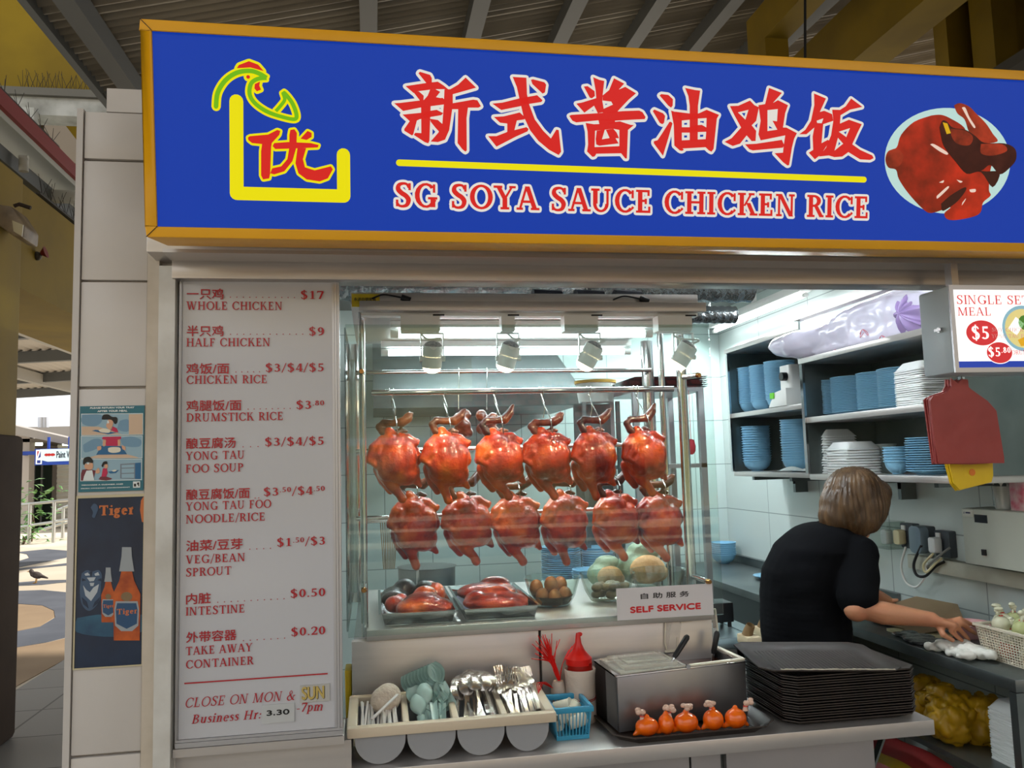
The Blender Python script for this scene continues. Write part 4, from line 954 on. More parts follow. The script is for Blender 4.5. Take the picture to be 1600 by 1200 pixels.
def bottle(cx, top, w, bot, k):
    hw = w / 2; h = bot - top
    gl = [(cx - hw * .36, top + h * .24), (cx + hw * .36, top + h * .24), (cx + hw * .55, top + h * .36), (cx + hw, top + h * .5), (cx + hw * .95, bot), (cx - hw * .95, bot), (cx - hw, top + h * .5), (cx - hw * .55, top + h * .36)]
    flat('bottle_glass', B_AMB, [gl], H + .0004 * k, beer, Z6p)
    flat('bottle_foil', B_CAP, [[(cx - hw * .34, top), (cx + hw * .34, top), (cx + hw * .38, top + h * .1), (cx + hw * .55, top + h * .26), (cx - hw * .55, top + h * .26), (cx - hw * .38, top + h * .1)]], H + .0004 * k + .0002, beer, Z6p)
    flat('bottle_label_edge', B_CAP, [[(cx - hw * .8, top + h * .58), (cx + hw * .8, top + h * .58), (cx + hw * .9, top + h * .66), (cx + hw * .85, top + h * .84), (cx + hw * .4, top + h * .9), (cx - hw * .4, top + h * .9), (cx - hw * .85, top + h * .84), (cx - hw * .9, top + h * .66)]], H + .0004 * k + .0002, beer, Z6p)
    flat('bottle_label', B_LAB, [[(cx - hw * .7, top + h * .6), (cx + hw * .7, top + h * .6), (cx + hw * .8, top + h * .67), (cx + hw * .75, top + h * .82), (cx, top + h * .875), (cx - hw * .75, top + h * .82), (cx - hw * .8, top + h * .67)]], H + .0004 * k + .0003, beer, Z6p)
    q = [(cx + hw * .42 * cos(a * pi / 8), top + h * .53 + h * .05 * sin(a * pi / 8)) for a in range(16)]
    flat('bottle_medallion', M('beer_medal', (128, 104, 74), 0.3), [q], H + .0004 * k + .0004, beer, Z6p)
    tb = MB(); ps, adv = layout('Tiger'.replace('T', 'T'), T=.2, t=.1, s=.08)
    a, c = Z6p(cx - hw * .72, top + h * .72), Z6p(cx + hw * .75, top + h * .645)
    part('bottle_lettering', PO.fill(fit(ps, a[0], a[1] - .004, c[0] - a[0], (c[1] - a[1]) * 1.2), H + .0004 * k + .0006, tb), B_ORG, beer, smooth=False, weld=False)
bottle(463, 345, 60, 578, 1)
bottle(542, 258, 116, 655, 3)
flat('tiger_head', B_STR, [[(350, 370), (372, 356), (395, 362), (422, 356), (436, 378), (432, 420), (428, 480), (400, 520), (375, 528), (350, 500), (342, 440)]], H + .0002, beer, Z6p, True)
flat('tiger_face', B_SIL, [[(362, 372), (376, 366), (386, 378), (366, 380)], [(404, 372), (420, 364), (426, 378), (408, 380)], [(372, 388), (410, 386), (402, 402), (384, 404)], [(356, 420), (370, 440), (385, 450), (400, 430), (424, 415), (416, 450), (390, 488), (366, 465)], [(384, 410), (404, 410), (400, 424), (388, 424)]], H + .0006, beer, Z6p)
flat('tiger_stripe', B_NAVY, [[(352, 390), (370, 398), (352, 404)], [(434, 390), (416, 398), (434, 404)], [(350, 470), (372, 490), (380, 520), (356, 500)], [(428, 470), (405, 492), (396, 516), (420, 496)], [(384, 362), (396, 362), (392, 384), (388, 384)]], H + .0008, beer, Z6p)
flat('small_tiger', B_STR, [[(388, 90), (400, 74), (414, 78), (420, 95), (412, 118), (404, 134), (394, 128), (398, 110)]], H + .0002, beer, Z6p, True)
ps, adv = layout('Tiger', T=.24, t=.13, s=.1)
a, c = Z6p(424, 126), Z6p(570, 82)
part('beer_lettering', PO.fill(fit(ps, a[0], a[1] - .006, c[0] - a[0], (c[1] - a[1]) + .009), H + .0006), B_ORG, beer, smooth=False, weld=False)
fb = MB()
for (a0, b0, a1, b1) in ((p0[0] - .003, p0[1] - .003, p1[0] + .003, p0[1]), (p0[0] - .003, p1[1], p1[0] + .003, p1[1] + .006), (p0[0] - .003, p0[1], p0[0], p1[1]), (p1[0], p0[1], p1[0] + .003, p1[1])): PO.slab(a0, b0, a1, b1, 0, .004, fb)
part('poster_frame', fb, M('frame_cream', (196, 184, 150), 0.5), beer)
# ================================================================== display case
GLASS = M_pane('clear_glass', (238, 246, 244))
TUBE_M = M('tube_glow', (244, 250, 255), emit=9.0)
case = thing('display_case', 'steel and glass display case full of glazed chickens, right of the menu board', 'display case', (0.45, 0.7, 0.851))
part('stand_panel', MB().box((-0.065, 0.40, 0.851), (0.447, 0.43, 1.084)), STEEL, case, bevel=0.003)
part('stand_panel', MB().box((0.453, 0.40, 0.851), (0.958, 0.43, 1.084)), STEEL, case, bevel=0.003)
part('stand_body', MB().box((-0.06, 0.431, 0.851), (0.955, 1.10, 1.08)), STEEL_D, case)
part('shelf_base', MB().box((-0.025, 0.38, 1.086), (0.955, 1.12, 1.114)), STEEL, case, bevel=0.002)
part('glass_front', MB().box((-0.072, 0.347, 1.105), (0.972, 0.353, 1.936)), GLASS, case, smooth=False)
part('glass_side', MB().box((-0.076, 0.36, 1.118), (-0.072, 1.10, 1.93)), GLASS, case, smooth=False)
b = MB()
for x, y, r in ((-0.030, 0.43, 0.0095), (-0.058, 1.06, 0.021), (0.913, 0.43, 0.0145), (0.956, 0.72, 0.0105), (1.005, 1.0, 0.022)):
    part('post', MB().cyl((x, y, 1.086), (x, y, 1.985), r, n=20), STEEL_B, case)
for (x, z) in ((-0.030, 1.81), (-0.030, 1.232), (0.913, 1.79), (0.913, 1.205)):
    pg = part('glass_peg', MB().cyl((x, 0.43, z), (x + (.012 if x > 0 else 0), 0.335, z - .004), 0.0075, n=14), STEEL_B, case)
    part('brass_tip', MB().cyl((x + (.012 if x > 0 else 0), 0.336, z - .004), (x + (.014 if x > 0 else 0), 0.326, z - .0045), 0.0082, 0.006, n=14), M('brass', (170, 130, 80), 0.25, 1.0), pg)
RAILS = {'front': (0.60, 1.771), 'mid': (0.83, 1.60), 'low': (0.80, 1.385), 'back': (0.95, 1.872)}
for k, (y, z) in RAILS.items():
    part('hanging_rail', MB().cyl((-0.058 if k != 'front' else -0.005, y, z), ((0.95 if k != 'back' else 1.0), y, z), 0.0095 if k == 'front' else 0.008, n=16), STEEL_B, case)
part('light_canopy', MB().box((-0.058, 0.37, 1.997), (0.952, 1.12, 2.03)), STEEL, case, bevel=0.002)
part('canopy_lip', MB().box((-0.034, 0.335, 1.973), (0.962, 0.37, 2.000)), STEEL, case, bevel=0.002)
part('light_track', MB().box((-0.03, 0.372, 1.965), (0.95, 0.405, 1.996)), WHITE, case)
stk = Plane((-0.055, 0.369, 1.985), (1, 0, 0), (0, 0, 1))
b = MB(); stk.slab(0, 0.004, 0.076, 0.040, 0, .0015, b)
sk = part('yellow_sticker', b, M('sticker_yellow', (226, 196, 40), 0.5), case)
part('sticker_text', stk.fill(bold(fit(text_pieces('永进白钢家具'), 0.006, .020, 0.060, .010), .0002), .0022), BLACK, sk, smooth=False, weld=False)
for x0 in (0.03, 0.72):
    part('lamp_cable', MB().tube(spline([(x0 - .03, .366, 2.012), (x0, .362, 2.022), (x0 + .03, .36, 2.018), (x0 + .06, .362, 2.012)]), 0.0025, 6).cyl((x0 + .05, .36, 2.015), (x0 + .075, .36, 2.006), 0.009, n=12), BLACK, case)

def tube_lamp(name, p0, p1, label, group, watts, down=(0, 0, -1)):
    p0, p1 = Vector(p0), Vector(p1); d = (p1 - p0).normalized()
    t = thing(name, label, 'light', tuple((p0 + p1) / 2), group)
    part('tube', MB().cyl(p0 + d * .02, p1 - d * .02, 0.0125, n=14), TUBE_M, t)
    for p, s in ((p0, 1), (p1, -1)): part('end_cap', MB().cyl(p, p + d * (.025 * s), 0.0135, n=14), WHITE, t)
    return t
def tube_light(nm, p0, p1, watts, aim):
    p0, p1 = Vector(p0), Vector(p1); mid = (p0 + p1) / 2
    o = lamp(nm, 'AREA', mid, watts, (0.88, 0.97, 1.0), size=(p1 - p0).length, size_y=0.03)
    x = (p1 - p0).normalized(); z = -Vector(aim).normalized(); y = z.cross(x)
    m = Matrix((x, y, z)).transposed().to_4x4(); m.translation = mid + Vector(aim).normalized() * 0.02
    o.matrix_world = m
for (y, x0, x1, which) in ((0.64, 0.055, 0.90, 'front'), (1.06, 0.03, 0.96, 'rear')):
    t = tube_lamp('fluorescent_tube', (x0, y, 1.957), (x1, y, 1.957), which + ' fluorescent tube under the display case canopy', None, 14)
    part('tube_batten', MB().box((x0, y - .02, 1.975), (x1, y + .02, 1.996)), WHITE, t)
    tube_light('case_tube_light', (x0, y, 1.957), (x1, y, 1.957), 7, (0, 0, -1))

# track spotlights
LENS = M('spot_lens', (255, 226, 190), emit=14.0)
MESHB = M('spot_grille', (60, 52, 46), 0.5, 0.6, var=(150, 140, 130), scale=220)
def spot(xb, wb, xc, tilt, where):
    t = thing('track_spotlight', 'white track spotlight ' + where, 'spotlight', (xb, 0.385, 1.965))
    part('adapter_box', MB().rbox((xb - wb / 2, 0.355, 1.918), (xb + wb / 2, 0.40, 1.966), 0.004, 2, 'y'), WHITE, t)
    part('adapter_lever', MB().box((xb + wb / 2 - .02, 0.350, 1.962), (xb + wb / 2 + .012, 0.356, 1.966)), BLACK, t)
    c = Vector((xc, 0.385, 1.853)); ax = Vector((tilt, 0.28, -1)).normalized()
    b = MB()
    for s in (-1, 1): b.bar((xc + s * .031, 0.385, 1.918), (xc + s * .031, 0.385, 1.845), 0.003, 0.012, up=(0, 1, 0))
    b.bar((xc - .031, 0.385, 1.917), (xc + .031, 0.385, 1.917), 0.012, 0.003)
    part('yoke', b, WHITE, t)
    k = part('knob', MB().cyl((xc - .036, 0.385, 1.845), (xc + .036, 0.385, 1.845), 0.007, n=12), WHITE, t)
    p = lambda s: tuple(c + ax * s)
    part('lamp_can', MB().cyl(p(-.030), p(-.001), 0.0275, n=24, caps=False).cyl(p(.001), p(.032), 0.0275, n=24, caps=False).cyl(p(-.002), p(.002), 0.0255, n=24), WHITE, t)
    part('rear_grille', MB().ball(p(-.027), (.026, .026, .016), n=20, m=10, rot=ax.to_track_quat('Z', 'Y')), MESHB, t)
    part('lens', MB().ball(p(.032), (.0255, .0255, .017), n=20, m=8, rot=ax.to_track_quat('Z', 'Y')), LENS, t)
    part('cable', MB().tube(spline([(xb, .39, 1.92), (xb + .02, .38, 1.90), tuple(c - ax * .05 + Vector((.02, 0, 0))), tuple(c - ax * .035)]), 0.003, 7), WHITE, t)
    lamp('spot_light', 'SPOT', c + ax * .045, 13, (1.0, 0.78, 0.52), size=0.02, target=c + ax + Vector((0, 0.1, 0)), spot=radians(95), blend=0.7)
spot(0.132, 0.108, 0.165, -0.05, 'nearest the menu board')
spot(0.378, 0.038, 0.380, -0.30, 'with the narrow adapter, second along the track')
spot(0.590, 0.100, 0.620, -0.55, 'third along the track, tilted to the left')
spot(0.872, 0.104, 0.905, -0.62, 'at the right end of the track')

# ------------------------------------------------------------------ glazed chickens
def glaze(name, a, b_, c):
    m = bpy.data.materials.new(name); m.use_nodes = True
    nt = m.node_tree; p = nt.nodes['Principled BSDF']
    tc = nt.nodes.new('ShaderNodeTexCoord'); inf = nt.nodes.new('ShaderNodeObjectInfo')
    ad = nt.nodes.new('ShaderNodeVectorMath'); ad.operation = 'ADD'
    nt.links.new(tc.outputs['Object'], ad.inputs[0]); nt.links.new(inf.outputs['Random'], ad.inputs[1])
    n1 = nt.nodes.new('ShaderNodeTexNoise'); n1.inputs['Scale'].default_value = 13; n1.inputs['Detail'].default_value = 5
    n2 = nt.nodes.new('ShaderNodeTexNoise'); n2.inputs['Scale'].default_value = 150; n2.inputs['Detail'].default_value = 3
    nt.links.new(ad.outputs[0], n1.inputs['Vector']); nt.links.new(ad.outputs[0], n2.inputs['Vector'])
    r = nt.nodes.new('ShaderNodeValToRGB'); e = r.color_ramp.elements
    e[0].position, e[0].color = 0.32, srgb(*a) + (1,); e[1].position, e[1].color = 0.7, srgb(*c) + (1,)
    k = e.new(0.5); k.color = srgb(*b_) + (1,)
    nt.links.new(n1.outputs['Fac'], r.inputs['Fac']); nt.links.new(r.outputs['Color'], p.inputs['Base Color'])
    bp = nt.nodes.new('ShaderNodeBump'); bp.inputs['Strength'].default_value = 0.5; bp.inputs['Distance'].default_value = 0.0035
    mx = nt.nodes.new('ShaderNodeMath'); mx.operation = 'ADD'
    n3 = nt.nodes.new('ShaderNodeTexNoise'); n3.inputs['Scale'].default_value = 55; nt.links.new(ad.outputs[0], n3.inputs['Vector'])
    nt.links.new(n3.outputs['Fac'], mx.inputs[0]); nt.links.new(n2.outputs['Fac'], mx.inputs[1])
    nt.links.new(mx.outputs[0], bp.inputs['Height']); nt.links.new(bp.outputs['Normal'], p.inputs['Normal'])
    p.inputs['Roughness'].default_value = 0.34
    p.inputs['Coat Weight'].default_value = 0.6; p.inputs['Coat Roughness'].default_value = 0.05
    p.inputs['Specular IOR Level'].default_value = 0.35
    return m
GLAZE = glaze('glazed_skin', (118, 18, 4), (182, 46, 8), (222, 98, 20))
GLAZE_D = glaze('dark_glazed_skin', (46, 16, 9), (88, 34, 15), (132, 66, 30))
U = 0.00200
def body_mesh(name, v):
    rnd = random.Random(v)
    j = lambda s: rnd.uniform(-s, s)
    b = MB()
    def P(x, z, y=0): return Vector((x * U, y * U, z * U))
    def E(x, z, y, rx, ry, rz, tilt=0): b.ball(P(x, z, y), (rx * U, ry * U, rz * U), 20, 14, Matrix.Rotation(radians(tilt), 3, 'Y'))
    def C(pts, rs): capsule(b, [P(*p) for p in pts], [r * U for r in rs])
    E(-5, -21, 4, 24, 24, 22, 10); E(-2, -42, 4, 33, 31, 32, 8); E(8, -54, 6, 27, 26, 22, 25); E(-14, -46, -6, 18, 18, 24); E(12, -40, -8, 18, 16, 26, 12)
    C([(18, -58, 6), (27 + j(2), -70, 6), (32 + j(2), -77, 6)], [11, 7, 4])                                # tail
    C([(-20, -12, 2), (-33 + j(2), -22, -6), (-39 + j(2), -38, -8), (-31, -46 + j(2), -12)], [10, 9, 7, 5])      # folded wing
    C([(-37, -40, -8), (-26, -30, -14), (-24, -20, -12)], [6, 5, 4])
    C([(2, -8, 0), (16, -9 + j(2), -2), (27 + j(2), -15, -4), (31, -13, -4)], [9, 8, 6, 4])                        # other wing
    C([(24, -26, 4), (28, -38, 6)], [9, 10])
    C([(-16, -58, 2), (-8 + j(3), -76, 4), (2 + j(4), -88, 4), (6 + j(4), -97 + j(2), 4)], [15, 9, 6.5, 7])                  # drumstick
    C([(-26, -52, 14), (-22, -70, 20), (-12, -84, 22)], [12, 8, 6])
    C([(-6, -8, 2), (-12, 0, 2)], [11, 9])
    me = remesh(b, name, GLAZE, 0.0036, (0, 0, 0), 3)
    h = MB(); b = h
    def C2(pts, rs): capsule(h, [P(*p) for p in pts], [r * U for r in rs], 12)
    t = v * 2.3
    C2([(-12, -4, 2), (-22, 3, 3), (-27, 9 + t, 4), (-20, 15 + t, 4), (-6, 14 + t, 2), (8, 15 + t, 0)], [8, 6.5, 5.8, 5.8, 5.5, 6])
    C2([(8, 15 + t, 0), (18, 20 + 2 * t, 0), (24, 27 + 3 * t, 0)], [7.5, 6.5, 2.5])
    C2([(14, 24 + t, 0), (20, 30 + 2 * t, 0)], [3.5, 1.5])
    C2([(-3, -2, 6), (6, 3, 8), (14, 2, 8)], [6, 5, 3])
    return me, remesh(h, name + '_head', GLAZE_D, 0.0036, (0, 0, 0), 4)
BIRDS = [body_mesh('chicken_body', v) for v in (0, 1, 2)]
WIRE = M('hook_wire', (196, 196, 192), 0.2, 1.0)
ups = [(620, 676), (702, 676), (782, 676), (857, 675), (932, 674), (1006, 673)]
los = [(652, 776), (731, 775), (808, 775), (886, 773), (962, 772), (1031, 772)]
names = ['leftmost', 'second from left', 'third from left', 'fourth from left', 'fifth from left', 'rightmost']
for r, (row_, yb_, rail) in enumerate(((ups, 0.575, 'front'), (los, 0.68, 'mid'))):
    for k, (px, py) in enumerate(row_):
        tip = at(px, py, y=yb_); v = (k + r) % 3
        rowname = 'upper' if r == 0 else 'lower'
        t = thing('glazed_chicken', f'glazed red chicken, {names[k]} of the {rowname} hanging row', 'roast chicken', tuple(tip), 'glazed chickens hanging in the case', 0)
        s = 1.03 if r == 0 else 1.08
        t.scale = (s * (.96, .94, .97)[v], s, s * (1, 1.02, .98)[v])
        t.rotation_euler = (0, radians((0, 3, -3)[v]), radians((-5, 4, 10)[v]))
        for nm, me in (('body', BIRDS[v][0]), ('head', BIRDS[v][1])):
            o = bpy.data.objects.new(nm, me); COL.objects.link(o); o.parent = t
        # its hook: over the rail, down, and up through the bird's neck
        ry, rz = RAILS[rail]; x0 = tip.x - (.012 if r == 0 else .004)
        rr = 0.0115
        pts = [Vector((x0 + .004, ry + rr * cos(a), rz + rr * sin(a))) for a in [radians(d) for d in (-30, 10, 50, 90, 130, 170, 200)]]
        pts += [Vector((x0 - .002, ry - .012, rz - .03)), Vector((tip.x - .004, yb_ - .05, tip.z + .04)), Vector((tip.x, yb_ - .052, tip.z + .004)), Vector((tip.x + .003, yb_ - .045, tip.z - .006)), Vector((tip.x + .005, yb_ - .02, tip.z - .002))]
        solo('meat_hook', MB().tube(spline(pts, 4), 0.0016, 6), WIRE, f'wire hook carrying the {names[k]} chicken of the {rowname} row', 'hook', 'wire hooks on the rails')
        if r == 0:
            p2 = [Vector((x0 - .01, ry - rr, rz)), Vector((x0 - .008, ry, rz + rr)), Vector((x0 - .004, ry + rr, rz)), Vector((x0 + .010, ry + .01, rz - .05)), Vector((x0 + .004, ry + .012, rz - .085))]
            solo('meat_hook', MB().tube(spline(p2, 4), 0.0014, 6), WIRE, f'spare wire hook beside the {names[k]} chicken of the upper row', 'hook', 'wire hooks on the rails')
for k, px in enumerate((718, 762)):
    p = at(px, 640, y=0.95); ry, rz = RAILS['back']
    solo('meat_hook', MB().tube(spline([(p.x, ry + .01, rz), (p.x, ry, rz + .01), (p.x, ry - .01, rz), (p.x - .004, ry - .01, p.z + .03), (p.x - .004, ry - .01, p.z)], 4), 0.0016, 6), WIRE, 'long wire hook on the rear rail, ' + ('left one' if k == 0 else 'right one'), 'hook', 'wire hooks on the rails')
    b = MB(); rr_ = random.Random(k)
    for i in range(6): b.ball((p.x + rr_.uniform(-.03, .03), ry - .005 + rr_.uniform(-.02, .02), p.z - .02 - .012 * i), (.022, .018, .022), 12, 8)
    me = remesh(b, 'dried_meat', GLAZE_D, 0.005, (p.x, ry, p.z - .08), 3)
    o = bpy.data.objects.new('roast_meat', me); COL.objects.link(o); o.location = (p.x, ry, p.z - .08)
    o['label'] = 'brown roast meat hanging behind the chickens, ' + ('left piece' if k == 0 else 'right piece'); o['category'] = 'meat'; o['group'] = 'roast meat on the rear rail'

# ------------------------------------------------------------------ trays and bowls inside the case
ZB = 1.1145
def pan(x0, y0, x1, y1, h, label, mat=STEEL_B):
    t = 0.004
    b = MB()
    b.box((x0 + .012, y0 + .012, ZB), (x1 - .012, y1 - .012, ZB + .003))
    def wall(pa, pb, qa, qb): b.add([pa, pb, qb, qa], [(0, 1, 2, 3)])
    i = .012
    lo = [(x0 + i, y0 + i, ZB + .003), (x1 - i, y0 + i, ZB + .003), (x1 - i, y1 - i, ZB + .003), (x0 + i, y1 - i, ZB + .003)]
    hi = [(x0 + .004, y0 + .004, ZB + h), (x1 - .004, y0 + .004, ZB + h), (x1 - .004, y1 - .004, ZB + h), (x0 + .004, y1 - .004, ZB + h)]
    ri = [(x0 - .004, y0 - .004, ZB + h), (x1 + .004, y0 - .004, ZB + h), (x1 + .004, y1 + .004, ZB + h), (x0 - .004, y1 + .004, ZB + h)]
    for A, B in ((lo, hi), (hi, ri)):
        for q in range(4): wall(A[q], A[(q + 1) % 4], B[q], B[(q + 1) % 4])
    return solo('food_pan', b, mat, label, 'tray', bevel=0)
pan(0.012, 0.415, 0.222, 0.86, 0.035, 'steel pan of dark and red meat pieces, at the left of the case')
pan(0.238, 0.415, 0.455, 0.86, 0.035, 'steel pan holding two flattened glazed chickens')
CHAR = glaze('charred_skin', (14, 8, 8), (26, 12, 10), (52, 22, 14))
def lump(name, c, blobs, mat, label, cat, group, vox=0.005):
    b = MB()
    for (x, y, z, rx, ry, rz) in blobs: b.ball((c[0] + x, c[1] + y, c[2] + z), (rx, ry, rz), 16, 10)
    zmin = min(p[2] for p in b.v); s = (c[0], c[1], zmin)
    o = bpy.data.objects.new(name, remesh(b, name, mat, vox, s, 3)); COL.objects.link(o); o.location = s
    o['label'] = label; o['category'] = cat
    if group: o['group'] = group
    return o
Z1 = ZB + .004
lump('roast_meat', (0.06, 0.72, Z1 + .03), [(0, 0, 0, .045, .06, .03), (.03, .02, .02, .035, .04, .03), (-.01, -.05, 0, .035, .03, .025)], CHAR, 'black glazed meat at the rear left of the left pan', 'meat', 'meat in the left pan')
lump('roast_meat', (0.13, 0.74, Z1 + .03), [(0, 0, 0, .035, .05, .03), (.02, -.03, .02, .03, .03, .025)], CHAR, 'smaller black glazed piece behind the red pieces', 'meat', 'meat in the left pan')
lump('roast_meat', (0.055, 0.60, Z1 + .025), [(0, 0, 0, .03, .035, .025), (.02, .02, .01, .022, .022, .018)], GLAZE, 'small red glazed piece in front of the black meat', 'meat', 'meat in the left pan')
lump('roast_meat', (0.135, 0.56, Z1 + .032), [(0, -.02, 0, .062, .085, .032), (.035, -.05, -.005, .052, .055, .026), (-.04, -.06, -.004, .04, .05, .026), (.01, .03, .02, .035, .04, .024), (.05, -.085, -.01, .03, .025, .018)], GLAZE, 'large red glazed half chicken at the front of the left pan', 'meat', 'meat in the left pan')
lump('roast_meat', (0.185, 0.70, Z1 + .034), [(0, 0, 0, .03, .055, .034), (-.02, .04, .012, .03, .03, .024)], GLAZE, 'red glazed piece at the right side of the left pan', 'meat', 'meat in the left pan')
lump('roast_chicken', (0.345, 0.52, Z1 + .03), [(0, 0, 0, .098, .085, .028), (.05, -.03, -.006, .042, .045, .022), (-.05, .02, .004, .04, .05, .026), (.0, .03, .02, .05, .035, .022)], GLAZE, 'flattened glazed chicken at the front of the right pan', 'roast chicken', 'chickens in the right pan')
lump('roast_chicken', (0.345, 0.715, Z1 + .03), [(0, 0, 0, .096, .085, .028), (.03, .02, .02, .05, .035, .024), (-.05, -.02, 0, .035, .045, .022)], GLAZE, 'flattened glazed chicken at the rear of the right pan', 'roast chicken', 'chickens in the right pan')
def glass_bowl(c, r, h, label):
    t = 0.004
    prof = [(.0, .0), (r * .5, .0), (r * .62, h * .06), (r * .82, h * .4), (r * .95, h * .8), (r, h), (r + .003, h + .002), (r + .002, h), (r * .95 + t * .6, h * .78), (r * .82 + t * .6, h * .38), (r * .64, h * .0)]
    inner = [(.0, .004), (r * .5, .004), (r * .6, h * .09), (r * .8, h * .41), (r * .93, h * .8), (r - .002, h)]
    outer = [(r + .003, h + .001), (r * .955 + .002, h * .8), (r * .83 + .002, h * .39), (r * .63 + .002, h * .05), (r * .5, 0), (0, 0)]
    return solo('glass_bowl', MB().lathe(inner + outer, 36, c), M_pane('bowl_glass', (244, 249, 246), boost=1.2), label, 'bowl')
b1 = at(872, 950, z=ZB); C1, C2_, C3 = (0.532, 0.60, ZB), (0.712, 0.62, ZB), (0.885, 0.64, ZB)
glass_bowl(C1, .083, .085, 'glass bowl of brown braised eggs')
glass_bowl(C2_, .083, .085, 'glass bowl of gizzards, between the egg bowl and the bowl behind the sign')
glass_bowl(C3, .085, .085, 'glass bowl behind the self service sign')
EGG = M('braised_egg', (176, 112, 62), 0.25, coat=.4, var=(150, 88, 46), scale=20)
eggs = [(-.035, -.02, .03), (.0, -.035, .026), (.036, -.015, .03), (.0, .02, .032), (-.005, -.008, .062), (-.045, .02, .05), (.032, .028, .055)]
for k, (x, y, z) in enumerate(eggs):
    e = MB().ball((C1[0] + x, C1[1] + y, ZB + z), (.0215, .021, .027), 16, 12)
    solo('braised_egg', e, EGG, f'brown braised egg in the glass bowl, {["left front", "middle front", "right front", "rear middle", "top of the pile", "left rear", "right rear"][k]}', 'egg', 'braised eggs')
solo('egg_gravy', MB().lathe([(0, .006), (.05, .006), (.062, .03), (0, .03)], 28, C1), M('gravy', (50, 30, 16), 0.1), 'dark gravy at the bottom of the egg bowl', 'gravy')
GIZ = glaze('gizzard', (104, 84, 58), (146, 120, 86), (176, 152, 116))
rnd = random.Random(3)
for k in range(14):
    a = 2 * pi * k * .38; r = .048 * sqrt((k % 7 + .5) / 7)
    lump('gizzard', (C2_[0] + r * cos(a), C2_[1] + r * sin(a), ZB + .022 + .022 * (k // 7)), [(0, 0, 0, .017, .014, .013), (.012, .004, .003, .012, .012, .011)], GIZ, 'knobbly brown gizzard in the middle glass bowl', 'gizzard', 'gizzards in the middle bowl', .003)
# paper-wrapped bundles behind the bowls
KR = M('wrap_green', (150, 168, 140), 0.35, var=(128, 150, 124), scale=14, bump=.5, bscale=40); TAN = M('bread_tan', (206, 158, 104), 0.5, var=(184, 134, 86), scale=14, bump=.4)
for k, (x, y, s) in enumerate(((0.765, 0.86, .8), (0.90, 0.88, 1.1))):
    c = (x, y, ZB + .055 * s)
    t = thing('wrapped_bundle', ('small' if k == 0 else 'large') + ' bundle in pale green wrap behind the glass bowls', 'bundle', (x, y, ZB), 'wrapped bundles behind the bowls')
    bl = MB().ball((x, y, ZB + .06 * s), (.07 * s, .055 * s, .055 * s), 18, 12).ball((x + .02 * s, y, ZB + .11 * s), (.055 * s, .04 * s, .03 * s), 14, 10)
    o = bpy.data.objects.new('wrap', remesh(bl, 'wrap', KR, .006, (x, y, ZB), 2)); COL.objects.link(o); o.parent = t
    bl = MB().ball((x + .015, y - .045 * s, ZB + .055 * s), (.058 * s, .03 * s, .045 * s), 14, 10).ball((x + .05 * s, y - .02, ZB + .04 * s), (.04 * s, .03 * s, .03 * s), 14, 10)
    o = bpy.data.objects.new('filling', remesh(bl, 'filling', TAN, .005, (x, y, ZB), 2)); COL.objects.link(o); o.parent = t

# self service notice on the glass
a0, a1 = at(964, 971, y=0.344), at(1115, 911, y=0.344)
NT = Plane((at(964, 945, y=.344).x, 0.3465, at(964, 970, y=.344).z), (1, 0, 0), (0, 0, 1))
nw, nh = at(1114.5, 940, y=.344).x - NT.o.x, at(963, 920, y=.344).z - NT.o.z
ss = thing('self_service_notice', 'white self service notice on the glass case', 'notice', (NT.o.x + nw / 2, .345, NT.o.z))
part('card', NT.slab(0, 0, nw, nh, 0, .0015), M('card_white', (212, 208, 210), 0.35), ss)
def seg(text, px0, py0, px1, py1, d, mat, nm):
    p, q = NT.of(px0, py0), NT.of(px1, py1)
    part(nm, NT.fill(bold(fit(text_pieces(text), p[0], p[1], q[0] - p[0], q[1] - p[1]), d), .002), mat, ss, smooth=False, weld=False)
seg('自 助 服 务', 1001, 936, 1076, 923, .0004, BLACK, 'chinese_text')
seg('SELF SERVICE', 985, 957.5, 1094, 942, .0012, M('notice_red', (206, 34, 40), 0.35), 'english_text')
# ================================================================== front counter
ct = thing('front_counter', 'long steel front counter along the stall opening', 'counter', (0.68, 0.4, 0))
part('worktop', MB().box((-0.07, 0.11, 0.812), (1.436, 0.70, 0.85)), STEEL, ct, bevel=0.002)
FP = M('panel_steel', (172, 168, 168), 0.4, 0.7, var=(160, 157, 158), scale=2.5)
for x0, x1 in ((-0.06, 0.38), (0.383, 0.778), (0.784, 0.862), (0.878, 1.29)):
    part('front_panel', MB().box((x0, 0.16, 0.05), (x1, 0.18, 0.808)), FP, ct)
part('carcass', MB().box((-0.055, 0.182, 0.03), (1.28, 0.66, 0.806)), STEEL_D, ct)
part('end_leg', MB().box((1.30, 0.62, 0.0), (1.34, 0.66, 0.808)), STEEL_D, ct)
part('brace', MB().bar((1.345, 0.2, 0.79), (1.24, 0.2, 0.58), 0.02, 0.006), STEEL_D, ct)
ZC = 0.8505

